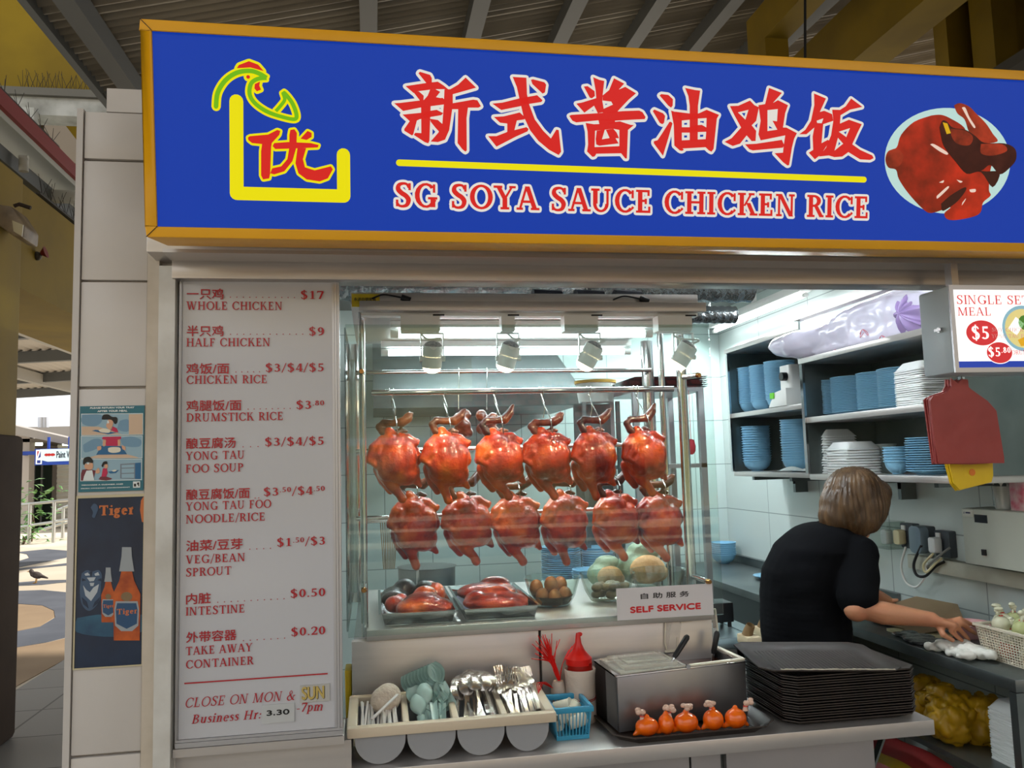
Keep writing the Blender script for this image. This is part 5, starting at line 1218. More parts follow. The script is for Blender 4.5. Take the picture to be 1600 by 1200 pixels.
# ------------------------------------------------------------------ cutlery holder
CB_ = M('holder_beige', (208, 192, 168), 0.4); CG = M('holder_grey', (150, 151, 154), 0.4)
hold = thing('cutlery_holder', 'beige cutlery holder with four grey bins, on the counter below the menu board', 'cutlery holder', (0.18, 0.24, ZC))
HX0, HX1, HY0, HY1, HZ = -0.070, 0.432, 0.125, 0.355, 0.953
def hz(y): return HZ - 0.012 + 0.016 * (y - HY0) / (HY1 - HY0)
b = MB()
xs = [HX0, HX0 + .024, 0.0685 - .008, 0.0685 + .008, 0.1875 - .008, 0.1875 + .008, 0.3065 - .008, 0.3065 + .008, HX1 - .024, HX1]
def slabz(x0, y0, x1, y1, d=.024):
    b.add([(x0, y0, hz(y0) - d), (x1, y0, hz(y0) - d), (x1, y1, hz(y1) - d), (x0, y1, hz(y1) - d), (x0, y0, hz(y0)), (x1, y0, hz(y0)), (x1, y1, hz(y1)), (x0, y1, hz(y1))],
          [(0, 3, 2, 1), (4, 5, 6, 7), (0, 1, 5, 4), (1, 2, 6, 5), (2, 3, 7, 6), (3, 0, 4, 7)])
slabz(HX0, HY0, HX1, HY0 + .022); slabz(HX0, HY1 - .022, HX1, HY1)
for i in (0, 2, 4, 6, 8): slabz(xs[i], HY0 + .0215, xs[i + 1], HY1 - .0215, .02)
part('tray_rim', b, CB_, hold, bevel=0.004)
binx = []
for x0, x1 in ((xs[1], xs[2]), (xs[3], xs[4]), (xs[5], xs[6]), (xs[7], xs[8])):
    cx, r = (x0 + x1) / 2, (x1 - x0) / 2 + .006; binx.append((cx, r))
    zc = 0.908; b = MB()
    prof = [(cx - r, 0.935)] + [(cx + r * cos(radians(a)), zc + (zc - .852) * sin(radians(a))) for a in range(180, 361, 12)] + [(cx + r, 0.935)]
    t = .004
    inn = [(cx - r + t, 0.935)] + [(cx + (r - t) * cos(radians(a)), zc + (zc - .852 - t) * sin(radians(a))) for a in range(180, 361, 12)] + [(cx + r - t, 0.935)]
    n = len(prof)
    for A, s in ((prof, 1), (inn, 1)):
        b.add([(x, HY0 + .012, z) for x, z in A] + [(x, HY1 - .012, z) for x, z in A], [(i, i + 1, n + i + 1, n + i) for i in range(n - 1)])
    for y in (HY0 + .012, HY1 - .012):
        b.add([(x, y, z) for x, z in prof], [tuple(range(n))])
        b.add([(x, y + (.003 if y < .2 else -.003), z) for x, z in inn], [tuple(range(n))])
    part('bin', b, CG, hold, angle=50)
# contents of the bins
rnd = random.Random(5)
STK = M('stick_white', (214, 208, 204), 0.4); TEALP = M('spoon_pale_green', (166, 194, 188), 0.3)
cx, r = binx[0]
for k in range(20):
    x = cx - r * .8 + r * 1.6 * (k + .5) / 20; tilt = rnd.uniform(-.01, .012)
    b = MB().bar((x, HY0 + .03, .900 + rnd.uniform(-.004, .01)), (x + tilt, HY1 - .09, .952 + rnd.uniform(-.008, .012)), .0055, .0035)
    solo('plastic_fork_handle', b, STK, 'white plastic cutlery handle standing in the first bin from the left', 'plastic cutlery', 'white plastic cutlery in the first bin', bevel=.0008)
solo('plastic_fork_handle', MB().bar((cx - .02, HY0 + .03, .950), (cx + .045, HY0 + .10, .985), .008, .004), STK, 'white plastic handle lying across the others in the first bin', 'plastic cutlery', bevel=.001)
b = MB(); c0 = at(603, 1092, y=.26)
for k in range(5): b.ball((c0.x + rnd.uniform(-.006, .006), .27 + rnd.uniform(-.01, .01), c0.z + rnd.uniform(-.006, .006)), (.034, .028, .034), 18, 12)
nap = bpy.data.objects.new('wrapped_tub', remesh(b, 'wrapped_tub', M('film_white', (228, 216, 200), 0.35, var=(206, 190, 172), scale=40, bump=.8, bscale=50), .004, (c0.x, .27, c0.z - .035), 1)); COL.objects.link(nap)
nap.location = (c0.x, .27, c0.z - .035); nap['label'] = 'round cream tub in crumpled film, standing in the first bin'; nap['category'] = 'tub'

def asian_spoon():
    """Deep bowl with a grooved handle, bowl at the origin pointing -y, handle along +y."""
    b = MB()
    def f(u, v):
        a = -pi / 2 + pi * u
        w = .022 * sin(pi * min(1, v * .93 + .12)) ** .7 * (1 if v < .72 else 1 - .35 * (v - .72) / .28)
        d = .017 * sin(pi * min(1, v * .8 + .14))
        return (w * sin(a), -.035 + .062 * v, -d * cos(a) + .006 * v)
    b.grid(f, 12, 10)
    def h(u, v):
        w = .010 - .002 * v; a = -1 + 2 * u
        return (w * a, .022 + .07 * v, .002 + .012 * v + .004 * a * a)
    b.grid(h, 6, 6)
    return b
SPM = asian_spoon().mesh('soup_spoon', TEALP)
def place(name, me, loc, rot, label, cat, group):
    o = bpy.data.objects.new(name, me); COL.objects.link(o)
    o.location = loc; o.rotation_euler = rot
    o['label'] = label; o['category'] = cat
    if group: o['group'] = group
    return o
SPM.materials[0] = TEALP
sm = None
cx, r = binx[1]
for k in range(9):
    place('soup_spoon', SPM, (cx - .040 + .0085 * k, .305 - .002 * k, .980 + .0035 * k), (radians(-62), radians(20), radians(196)), 'pale green soup spoon in the nested row at the back of the second bin', 'soup spoon', 'nested soup spoons in the second bin')
for k, (x, y, z, rx, ry, rz) in enumerate(((.030, .295, .972, -38, 25, 165), (.034, .255, .968, -55, -10, 188), (-.030, .262, .962, -48, 10, 192), (-.008, .255, .966, 222, -12, -6), (.012, .262, .968, -42, 16, 172), (-.024, .236, .948, 214, -10, 0), (.004, .240, .952, -44, 8, 185), (.03, .240, .950, -50, 0, 176), (.016, .292, .976, 225, 30, 20))):
    place('soup_spoon', SPM, (cx + x, y, z), tuple(radians(q) for q in (rx, ry, rz)), 'pale green soup spoon lying loose in the second bin', 'soup spoon', 'loose soup spoons in the second bin')
def steel_spoon():
    b = MB()
    def f(u, v):
        a = -1 + 2 * u; w = .021 * sqrt(max(0, 1 - (2 * v - 1) ** 2)) + .0005
        return (w * a, -.03 + .06 * v, -.009 * (1 - a * a) * (1 - (2 * v - 1) ** 2))
    b.grid(f, 8, 12)
    b.grid(lambda u, v: ((-1 + 2 * u) * (.003 + .004 * v * v), .028 + .10 * v, .006 * sin(pi * v) - .001), 2, 10)
    return b
def steel_fork():
    b = MB()
    b.grid(lambda u, v: ((-1 + 2 * u) * (.005 + .007 * sin(pi * min(1, v + .25))), .0 - .028 * v + .0, .005 * v * v), 4, 6)
    for i in range(4):
        x = -.0095 + .0063 * i
        b.bar((x, -.024, .004), (x, -.058, .010), .0028, .0012)
    b.grid(lambda u, v: ((-1 + 2 * u) * (.003 + .004 * v * v), .10 * v, .005 * sin(pi * v)), 2, 10)
    return b
CUT = M('cutlery_steel', (190, 182, 174), .24, .85)
SPN, FRK = steel_spoon().mesh('steel_spoon', CUT), steel_fork().mesh('steel_fork', CUT)
cx, r = binx[2]
for k in range(20):
    x = -.042 + .084 * ((k * 7) % 20) / 19; y = .268 + .045 * (k % 5) / 4
    place('steel_spoon', SPN, (cx + x, y, .985 - 9 * x * x + .004 * (k % 3)), (radians(212 + rnd.uniform(-8, 8)), radians(-x * 700), radians(rnd.uniform(-9, 9) - x * 200)), 'shiny steel spoon standing bowl up in the third bin', 'spoon', 'steel spoons in the third bin')
cx, r = binx[3]
for k in range(18):
    x = -.042 + .084 * ((k * 5) % 18) / 17; y = .25 + .062 * (k % 4) / 3
    place('steel_fork', FRK, (cx + x, y, .962 + .004 * (k % 3)), (radians(-30 + rnd.uniform(-8, 8)), radians(rnd.uniform(-14, 14)), radians(180 + rnd.uniform(-14, 14))), 'shiny steel fork standing tines up in the fourth bin', 'fork', 'steel forks in the fourth bin')

# ------------------------------------------------------------------ squeeze bottle, tassel, blue basket
bx, by = 0.545, 0.335
CLOTH = M('wrap_cloth', (206, 190, 176), 0.8, var=(192, 174, 160), scale=9, bump=.5, bscale=30)
sq = thing('sauce_bottle', 'sauce squeeze bottle wrapped in cloth with red cap', 'bottle', (bx, by, ZC))
part('cloth_wrap', MB().lathe([(0, 0), (.038, 0), (.041, .01), (.040, .06), (.0385, .062), (.040, .064), (.0405, .12), (.043, .135), (.0415, .139), (.036, .136), (.036, .12)], 30, (bx, by, ZC)), CLOTH, sq)
for z in (.062, .066): part('rubber_band', MB().tube([(bx + .0405 * cos(a), by + .0405 * sin(a), ZC + z + .004 * sin(a)) for a in [2 * pi * i / 24 for i in range(24)]], .0012, 6, closed=True), M('band_red', (150, 30, 34), 0.5), sq)
part('sauce_collar', MB().lathe([(.033, .12), (.034, .155), (.0, .155)], 26, (bx, by, ZC)), M('chilli_red', (150, 22, 12), 0.25), sq)
part('cap', MB().lathe([(.035, .15), (.036, .166), (.030, .172), (.018, .185), (.009, .205), (.0065, .225), (.005, .232), (0, .233)], 26, (bx - .002, by, ZC)).ball((bx + .002, by, ZC + .228), (.009, .006, .006), 10, 8), RED, sq)
tx = at(862, 1090, y=.36).x
tas = thing('string_bundle', 'bundle of red plastic strings in a white wrap, behind the blue basket', 'string bundle', (tx, .35, ZC))
b = MB(); rnd = random.Random(11)
for k in range(46):
    top = Vector((tx - .018 + rnd.gauss(0, .014), .352 + rnd.uniform(-.012, .012), ZC + .20 + rnd.uniform(-.04, .035)))
    b.tube(spline([(tx + .022 + rnd.uniform(-.003, .003), .352, ZC + .10), (tx + .006 + rnd.uniform(-.006, .006), .352 + rnd.uniform(-.004, .004), ZC + .15), tuple(top)], 4), .0011, 4)
for k in range(3): b.tube(spline([(tx + .022, .352, ZC + .10), (tx + .03, .345, ZC + .15), (tx + .05 + .01 * k, .35, ZC + .185 + .01 * k)], 5), .0011, 4)
for k in range(4): b.tube(spline([(tx + .0, .34, ZC + .09), (tx - .03 - .006 * k, .31, ZC + .115), (tx - .055, .27 - .01 * k, ZC + .09)], 5), .0011, 4)
part('red_strings', b, M('string_red', (214, 30, 26), 0.35), tas)
part('white_wrap', MB().lathe([(0, 0), (.014, 0), (.015, .03), (.019, .06), (.021, .08), (.014, .105), (.0, .105)], 16, (tx + .018, .352, ZC)), CLOTH, tas)
part('rubber_band', MB().tube([(tx + .018 + .0165 * cos(a), .352 + .0165 * sin(a), ZC + .034) for a in [2 * pi * i / 16 for i in range(16)]], .0012, 6, closed=True), MATS['band_red'], tas)
BK = M('basket_blue', (56, 152, 190), 0.35)
x0, x1, y0, y1 = 0.446, 0.528, 0.195, 0.300
bas = thing('blue_basket', 'small blue slotted plastic basket on the counter', 'basket', ((x0 + x1) / 2, (y0 + y1) / 2, ZC))
b = MB(); H_ = .072
def bw(a, c, n):
    a, c = Vector(a), Vector(c)
    for i in range(n + 1):
        p = a.lerp(c, i / n); q = p + (p - Vector(((x0 + x1) / 2, (y0 + y1) / 2, p.z))) * .16
        b.bar(p + Vector((0, 0, .008)), q + Vector((0, 0, H_)), .0035, .002, up=(1, 0, 0))
bw((x0, y0, ZC), (x1, y0, ZC), 10); bw((x0, y1, ZC), (x1, y1, ZC), 10); bw((x0, y0, ZC), (x0, y1, ZC), 12); bw((x1, y0, ZC), (x1, y1, ZC), 12)
e = .16 / 2; dx, dy = (x1 - x0) * e, (y1 - y0) * e
part('basket_wall', b, BK, bas)
part('basket_floor', MB().box((x0 - .001, y0 - .001, ZC), (x1 + .001, y1 + .001, ZC + .010)), BK, bas)
b = MB()
for (a, c, d, f) in ((x0 - dx - .006, y0 - dy - .006, x1 + dx + .006, y0 - dy + .004), (x0 - dx - .006, y1 + dy - .004, x1 + dx + .006, y1 + dy + .006), (x0 - dx - .006, y0 - dy, x0 - dx + .004, y1 + dy), (x1 + dx - .004, y0 - dy, x1 + dx + .006, y1 + dy)): b.box((a, c, ZC + H_ - .004), (d, f, ZC + H_ + .010))
part('basket_rim', b, BK, bas, bevel=.002)
for k, (x, y, z, a) in enumerate(((.475, .235, .045, 20), (.50, .255, .052, 60), (.478, .27, .06, -30), (.505, .225, .035, 5), (.462, .25, .03, 80))):
    ax = Vector((cos(radians(a)), sin(radians(a)), .25)).normalized() * .022
    c = Vector((x, y, ZC + z))
    b = MB().cyl(c - ax, c + ax, .015, .018, 18).cyl(c + ax, c + ax * 1.12, .0195, .0195, 18)
    solo('sauce_tub', b, CREAM_P, 'small cream plastic tub in the blue basket, ' + ['left front', 'middle', 'rear', 'right front', 'lowest'][k], 'tub', 'tubs in the blue basket')

# ------------------------------------------------------------------ brown trays
BRN = M('tray_brown', (62, 50, 42), 0.38, var=(50, 40, 34), scale=18); BRN_D = M('tray_dark', (54, 45, 40), 0.4, var=(44, 37, 33), scale=14)
def tray_mesh(w, d, h, cut=.05, mat=BRN_D, ribs=True):
    """Cafeteria tray with clipped corners, centred, base at z = 0."""
    def octo(w, d, c): return [(-w / 2 + c, -d / 2), (w / 2 - c, -d / 2), (w / 2, -d / 2 + c), (w / 2, d / 2 - c), (w / 2 - c, d / 2), (-w / 2 + c, d / 2), (-w / 2, d / 2 - c), (-w / 2, -d / 2 + c)]
    b = MB()
    rings = [(octo(w - .05, d - .05, cut * .8), .004), (octo(w - .042, d - .042, cut * .85), .007), (octo(w - .004, d - .004, cut), h - .001), (octo(w + .006, d + .006, cut), h), (octo(w + .006, d + .006, cut), h - .003), (octo(w - .004, d - .004, cut), h - .004), (octo(w - .046, d - .046, cut * .85), .0), ]
    vs = [(x, y, z) for o, z in rings for x, y in o]; n = 8
    fs = [(i * n + k, i * n + (k + 1) % n, (i + 1) * n + (k + 1) % n, (i + 1) * n + k) for i in range(len(rings) - 1) for k in range(n)]
    fs += [tuple(range(n)), tuple(range((len(rings) - 1) * n, len(rings) * n))]
    b.add(vs, fs)
    if ribs:
        k = 26
        for i in range(k):
            x = -w / 2 + .05 + (w - .1) * i / (k - 1)
            b.box((x - .0015, -d / 2 + .05, .0038), (x + .0015, d / 2 - .05, .0048))
    return b.mesh('tray', mat, smooth=True)
o = place('serving_tray', tray_mesh(.43, .31, .022, .045, BRN), (0.79, 0.262, ZC), (0, 0, radians(1)), 'brown serving tray holding the sauce warmer and chilli bags', 'tray', None)
TM = tray_mesh(.372, .275, .016, .03)
N = 18
for k in range(N):
    i = N - 1 - k
    place('serving_tray', TM, (1.232 + .002 * ((k * 5) % 3 - 1), 0.272 + .0015 * ((k * 7) % 3 - 1), ZC + .0066 * k), (0, 0, radians(-1 + .3 * ((k * 3) % 4))), f'dark brown tray in the stack at the counter end, {nth(i + 1, N + 2)} of the stack', 'tray', 'stack of serving trays')
pts = [at(1153, 1008, z=.985), at(1250, 992, z=.985), at(1408, 1050, z=.985), at(1245, 1060, z=.985)]
top = place('serving_tray', TM, (1.19, 0.262, ZC + .0066 * N + .012), (radians(2.5), radians(2), radians(-8)), 'dark brown tray lying askew with a chipped pale edge, topmost of the stack', 'tray', 'stack of serving trays')
b = MB(); rnd = random.Random(2); q = []
for i in range(40):
    x = -.14 + .30 * i / 39; q.append((x, -.1375 + rnd.uniform(-.0006, .0014), .0165 + rnd.uniform(0, .0012)))
b.tube(q, [.0012 + .0016 * rnd.random() for _ in q], 5)
ch = bpy.data.objects.new('chipped_edge', b.mesh('chipped_edge', M('chip_pale', (196, 190, 172), 0.8))); COL.objects.link(ch); ch.parent = top

# ------------------------------------------------------------------ sauce warmer in the tray
W0 = ZC + .0085
ang = radians(9); ox, oy = 0.607, 0.190
def wp(u, v, z): return Vector((ox + u * cos(ang) - v * sin(ang) * .35, oy + u * sin(ang) + v * cos(ang), z))
wm = thing('sauce_warmer', 'steel sauce warmer with two lidded pans, on the brown tray', 'food warmer', tuple(wp(.19, .1, W0)))
WW, WD, WZ = .382, .185, W0 + .136
def wbox(u0, v0, z0, u1, v1, z1, b=None):
    b = b or MB()
    vs = [wp(u0, v0, z0), wp(u1, v0, z0), wp(u1, v1, z0), wp(u0, v1, z0), wp(u0, v0, z1), wp(u1, v0, z1), wp(u1, v1, z1), wp(u0, v1, z1)]
    return b.add(vs, [(0, 3, 2, 1), (4, 5, 6, 7), (0, 1, 5, 4), (1, 2, 6, 5), (2, 3, 7, 6), (3, 0, 4, 7)])
b = wbox(0, 0, W0, WW, .004, WZ); wbox(0, WD - .004, W0, WW, WD, WZ, b); wbox(0, .004, W0, .004, WD - .004, WZ, b); wbox(WW - .004, .004, W0, WW, WD - .004, WZ, b); wbox(.004, .004, W0, WW - .004, WD - .004, W0 + .004, b)
WST = M('warmer_steel', (150, 150, 152), 0.34, 0.85, var=(138, 138, 142), scale=5)
part('body', b, WST, wm, bevel=.001)
b = wbox(-.003, -.003, WZ, WW + .003, .014, WZ + .004); wbox(-.003, WD - .012, WZ, WW + .003, WD + .003, WZ + .004, b); wbox(-.003, .014, WZ, .022, WD - .012, WZ + .004, b); wbox(WW - .012, .014, WZ, WW + .003, WD - .012, WZ + .004, b); wbox(.198, .014, WZ, .214, WD - .012, WZ + .004, b)
part('top_rim', b, STEEL_B, wm, bevel=.0008)
b = wbox(.022, .014, WZ - .07, .198, WD - .012, WZ - .066)
part('pan', wbox(.022, .014, WZ - .09, .198, WD - .012, WZ - .002), STEEL_B, wm)
part('pan', wbox(.214, .014, WZ - .09, WW - .012, WD - .012, WZ - .02), M('brown_sauce', (74, 34, 20), 0.15), wm, label='pan of brown sauce')
CLEAR = M('clear_plastic', (226, 220, 205), 0.12, alpha=.38, spec=.7)
b = wbox(.012, .004, WZ + .004, .206, WD - .002, WZ + .008); wbox(.030, .022, WZ + .008, .188, WD - .022, WZ + .017, b); wbox(.05, .05, WZ + .017, .165, WD - .05, WZ + .022, b)
part('pan_lid', b, CLEAR, wm, bevel=.002)
part('lid_knob', MB().cyl(wp(.206, .004, WZ + .006), wp(.206, -.004, WZ + .006), .006, n=10), STEEL_B, wm)
part('pan_frame', wbox(.216, .004, WZ + .004, WW + .002, .016, WZ + .009, wbox(.216, WD - .014, WZ + .004, WW + .002, WD - .002, WZ + .009, wbox(WW - .010, .016, WZ + .004, WW + .002, WD - .014, WZ + .009))), CREAM_P, wm, bevel=.001)
# the second lid stands open, leaning on the case
LP = Plane(wp(.222, WD - .008, WZ + .010), (1, .10, 0), (0.0, -.02, 1))
lid = [(0, 0), (.155, 0), (.165, .02), (.158, .105), (.118, .105), (.112, .125), (.100, .160), (.058, .160), (.046, .125), (.040, .105), (.0, .105), (-.006, .02)]
b = MB().prism([LP.P(x, y) for x, y in lid], LP.n * .003)
lp = part('open_lid', b, M('lid_clear', (232, 224, 214), 0.1, alpha=.28, spec=.8), wm, bevel=.0006)
b = MB()
for i in range(len(lid)): b.bar(LP.P(*lid[i], .003), LP.P(*lid[(i + 1) % len(lid)], .003), .0035, .0035)
for x in (.03, .06, .09, .12): b.bar(LP.P(x, .0, .004), LP.P(x + .004, .035, .004), .003, .003)
b.tube(spline([LP.P(.045, .09, .004), LP.P(.075, .108, .006), LP.P(.115, .09, .004)], 5), .003, 6); b.bar(LP.P(.045, .075, .004), LP.P(.115, .078, .004), .004, .004)
part('lid_ribs', b, M('lid_rib', (236, 226, 206), 0.15, alpha=.65, spec=.8), lp)
LAD = BLACK
def ladle(p, q, label):
    p, q = Vector(p), Vector(q); d = (q - p).normalized()
    t = thing('ladle', label, 'ladle', tuple(p))
    part('handle', MB().tube([p + (q - p) * s for s in (0, .12, .5, .9, 1)], [.0055, .0075, .008, .0085, .005], 10), LAD, t)
    part('shaft', MB().cyl(p - d * .055, p, .004, n=8), STEEL_B, t)
    part('scoop', MB().lathe([(0, 0), (.014, .002), (.020, .012), (.022, .02)], 16, tuple(p - d * .06 - Vector((0, 0, .01)))), STEEL_B, t)
ladle(wp(.188, .05, WZ + .020), at(1075, 993, y=.285), 'black handled ladle leaning out of the lidded pan')
ladle(wp(.345, .12, WZ + .0), at(1121, 986, y=.36), 'black handled ladle standing in the brown sauce pan')

# chilli sauce bags along the front of the tray
CHI = M('chilli_sauce', (244, 112, 14), 0.25, coat=.5, var=(230, 84, 10), scale=22); BAGC = M('bag_knot', (232, 196, 176), 0.25, alpha=.7)
T0 = ZC + .008
shapes = [(1011, .036, .046, -12), (1041, .024, .050, 8), (1072, .038, .050, 4), (1115, .032, .052, -4), (1150, .034, .050, 28)]
for k, (px, w, h, kn) in enumerate(shapes):
    c = at(px, 1134, y=.150); c.y = .150; c.z = T0
    t = thing('chilli_bag', 'knotted little bag of orange chilli sauce, ' + ['leftmost of the five', 'slim one second from left', 'third from left', 'fourth from left', 'rightmost of the five'][k], 'sauce bag', tuple(c), 'bags of chilli sauce on the tray')
    b = MB().ball((c.x, c.y, c.z + h * .5), (w * .84, .024, h * .5), 18, 12)
    for s in (-1, 1): capsule(b, [(c.x, c.y, c.z + h * .55), (c.x + s * w * .95, c.y, c.z + .006)], [.018, .004], 12)
    capsule(b, [(c.x, c.y, c.z + h * .6), (c.x, c.y, c.z + h * 1.02)], [.02, .007], 12)
    for s in (): b.add(*[(lambda q: q)(x) for x in ([(c.x, c.y - .016, c.z + h * .8), (c.x, c.y + .016, c.z + h * .8), (c.x + s * w, c.y - .004, c.z + h * .12), (c.x, c.y - .02, c.z + .002), (c.x, c.y + .02, c.z + .002)], [(0, 2, 3), (1, 4, 2), (0, 1, 2), (3, 2, 4), (0, 3, 4, 1)])])
    top_ = Vector((c.x + .001 * kn, c.y, c.z + h * 1.0))
    o = bpy.data.objects.new('bag', remesh(b, 'bag', CHI, .0025, tuple(c), 3)); COL.objects.link(o); o.parent = t
    part('neck', MB().cyl(top_ - Vector((0, 0, .008)), top_ + Vector((0, 0, .004)), .008, .004, 10), BAGC, t)
    b = MB(); rr_ = random.Random(k)
    for i in range(7): b.ball(top_ + Vector((rr_.uniform(-.010, .010) + kn * .0003, rr_.uniform(-.006, .006), .010 + rr_.uniform(-.002, .008))), (.008, .006, .006), 8, 6)
    part('knot', b, BAGC, t)
    part('rubber_band', MB().tube([(top_.x + .005 * cos(a), top_.y + .005 * sin(a), top_.z + .003) for a in [2 * pi * i / 12 for i in range(12)]], .0012, 5, closed=True), M('band_bright', (214, 48, 36), 0.4), t)
# ================================================================== kitchen behind the counter
tb = thing('kitchen_table', 'steel kitchen table behind the display case', 'table', (0.8, 1.7, 0))
TBL = M('table_steel', (150, 168, 172), 0.3, 0.7, var=(136, 156, 160), scale=3)
part('tabletop', MB().box((0.05, 1.17, 0.81), (1.45, 2.45, 0.85)).box((1.45, 1.17, 0.811), (1.52, 1.9, 0.85)), TBL, tb, bevel=.002)
for x, y in ((0.1, 1.2), (1.4, 1.2), (0.1, 2.4), (1.4, 2.4)): part('leg', MB().box((x - .02, y - .02, 0), (x + .02, y + .02, 0.809)), STEEL_D, tb)
part('side_skirt', MB().box((0.08, 1.18, 0.1), (1.43, 1.2, 0.808)), STEEL_D, tb)
rc = thing('side_counter', 'steel counter along the right tiled wall, where the worker stands', 'counter', (2.14, 1.9, 0))
part('worktop', MB().box((1.91, 0.38, 0.812), (2.375, 3.42, 0.85)), STEEL_D, rc, bevel=.002)
part('upstand', MB().box((2.36, 1.6, 0.851), (2.377, 3.42, 0.90)), STEEL_D, rc)
part('front_panel', MB().box((1.93, 1.45, 0.05), (1.95, 3.4, 0.810)), M('dark_steel', (84, 92, 92), 0.4, 0.7), rc)
part('lower_shelf', MB().box((1.93, 0.40, 0.50), (2.37, 1.42, 0.52)), STEEL_D, rc)
for x, y in ((1.925, 0.395), (2.36, 0.395)): part('leg', MB().box((x - .015, y - .015, 0), (x + .015, y + .015, 0.810)), STEEL_D, rc)

# ------------------------------------------------------------------ crockery
def bowl_mesh(r, h):
    o = [(0, 0), (r * .42, 0), (r * .44, h * .08), (r * .62, h * .18), (r * .86, h * .48), (r * .965, h * .86), (r * .975, h - .005), (r + .003, h - .004), (r + .003, h)]
    i = [(r - .002, h), (r * .94, h * .82), (r * .83, h * .50), (r * .58, h * .22), (0, h * .16)]
    return MB().lathe(o + i, 28).mesh('bowl', BLUE)
def plate_mesh(r, h=.016):
    o = [(0, 0), (r * .6, 0), (r * .66, h * .3), (r * .95, h * .85), (r, h), (r, h + .0025), (r * .94, h * .98), (r * .62, h * .42), (0, h * .3)]
    return MB().lathe(o, 30).mesh('plate', BLUE)
def foam_mesh(w, d, h):
    def ring(k, z, c): return [(x * k, y * k, z) for x, y in rrect(-w / 2, -d / 2, w / 2, d / 2, c, 3)]
    b = MB(); R = [ring(1, 0, .012), ring(1.0, .004, .012), ring(.97, .005, .012), ring(.72, h, .02), ring(.70, h + .001, .02)]
    n = len(R[0]); vs = [p for r in R for p in r]
    b.add(vs, [(i * n + k, i * n + (k + 1) % n, (i + 1) * n + (k + 1) % n, (i + 1) * n + k) for i in range(len(R) - 1) for k in range(n)] + [tuple(range(n))[::-1], tuple(range(4 * n, 5 * n))])
    return b.mesh('foam_box', FOAM, angle=50)
def stack(kind, me, c, n, pitch, label, cat, group, jit=.0012):
    r = random.Random(int(c[0] * 1000 + c[1] * 777))
    for k in range(n):
        place(kind, me, (c[0] + r.uniform(-jit, jit), c[1] + r.uniform(-jit, jit), c[2] + pitch * k), (0, 0, r.uniform(-.06, .06) if kind == 'foam_box' else r.uniform(0, 6)),
              label.replace('#', nth(n - 1 - k, n)), cat, group)
BW, BS, PL_, FM, FM2 = bowl_mesh(.080, .062), bowl_mesh(.052, .055), plate_mesh(.098), foam_mesh(.17, .17, .035), foam_mesh(.14, .14, .034)

# wall cabinets
CABS = M('cabinet_steel', (120, 128, 126), 0.3, 0.8, var=(100, 110, 108), scale=4)
def cabinet(name, label, x0, y0, y1, z0, zm, z1, topped):
    t = thing(name, label, 'wall cabinet', (2.2, (y0 + y1) / 2, z0))
    part('back', MB().box((2.362, y0, z0), (2.374, y1, z1)), CABS, t)
    part('side', MB().box((x0, y1 - .014, z0), (2.361, y1, z1)), CABS, t)
    part('side', MB().box((x0, y0, z0), (2.361, y0 + .014, z1)), CABS, t)
    for z in (z0, zm): part('shelf', MB().box((x0 - .004, y0 + .015, z - .026), (2.361, y1 - .015, z)), STEEL, t, bevel=.002)
    if topped: part('top', MB().box((x0 - .02, y0, z1), (2.374, y1, z1 + .025)), STEEL, t, bevel=.002)
    for y in (y0 + .007, y1 - .007): part('front_post', MB().box((x0 - .012, y - .012, z0), (x0 - .0005, y + .012, z1 - .001)), STEEL_B, t)
    for y in (y0 + .25, y1 - .25): part('bracket', MB().box((2.3, y - .012, z0 - .12), (2.374, y + .012, z0 - .027)).box((2.06, y - .012, z0 - .045), (2.3, y + .012, z0 - .027)), STEEL_D, t)
    return t
c1 = cabinet('crockery_cabinet', 'steel wall cabinet with bowls, nearest the back corner', 2.06, 1.705, 2.62, 1.462, 1.797, 2.15, True)
c2 = cabinet('crockery_cabinet', 'steel wall cabinet with plates and foam boxes, under the white bag', 2.01, 0.62, 1.69, 1.458, 1.722, 1.975, True)
part('rear_post', MB().box((2.0, 1.665, 2.001), (2.02, 1.685, 2.19)), STEEL_B, c2)
part('overhead_rail', MB().box((1.985, 0.5, 2.185), (2.03, 1.70, 2.225)), STEEL, c2)
S1U, S1L, S2U, S2L = 1.7975, 1.4625, 1.7225, 1.4585
def yat(px, py, x=2.19): return at(px, py, x=x).y
for k, (px, top, nm) in enumerate(((1176, 569, 'far left'), (1197, 565, 'middle'))):
    y = yat(px, 640); stack('bowl', BW, (2.19, y, S1U), 20, (at(px, top, x=2.11).z - S1U - .062) / 19, f'pale blue bowl, # of {nm} stack, upper shelf of corner cabinet', 'bowl', 'bowls on the upper shelf of the corner cabinet')
y = yat(1219, 640); stack('bowl', BW, (2.20, y, S1U), 23, (at(1219, 559, x=2.12).z - S1U - .062) / 22, 'pale blue bowl, # of tallest stack, beside the white machine', 'bowl', 'bowls on the upper shelf of the corner cabinet')
y = yat(1183, 720); stack('bowl', BW, (2.19, y, S1L), 15, (at(1183, 664, x=2.11).z - S1L - .062) / 14, 'pale blue bowl, # of left stack, lower shelf of corner cabinet', 'bowl', 'bowls on the lower shelf of the corner cabinet')
y = yat(1247, 720); stack('bowl', BW, (2.19, max(y, 1.81), S1L), 17, (at(1247, 653, x=2.11).z - S1L - .062) / 16, 'pale blue bowl, # of right stack, lower shelf of corner cabinet', 'bowl', 'bowls on the lower shelf of the corner cabinet')
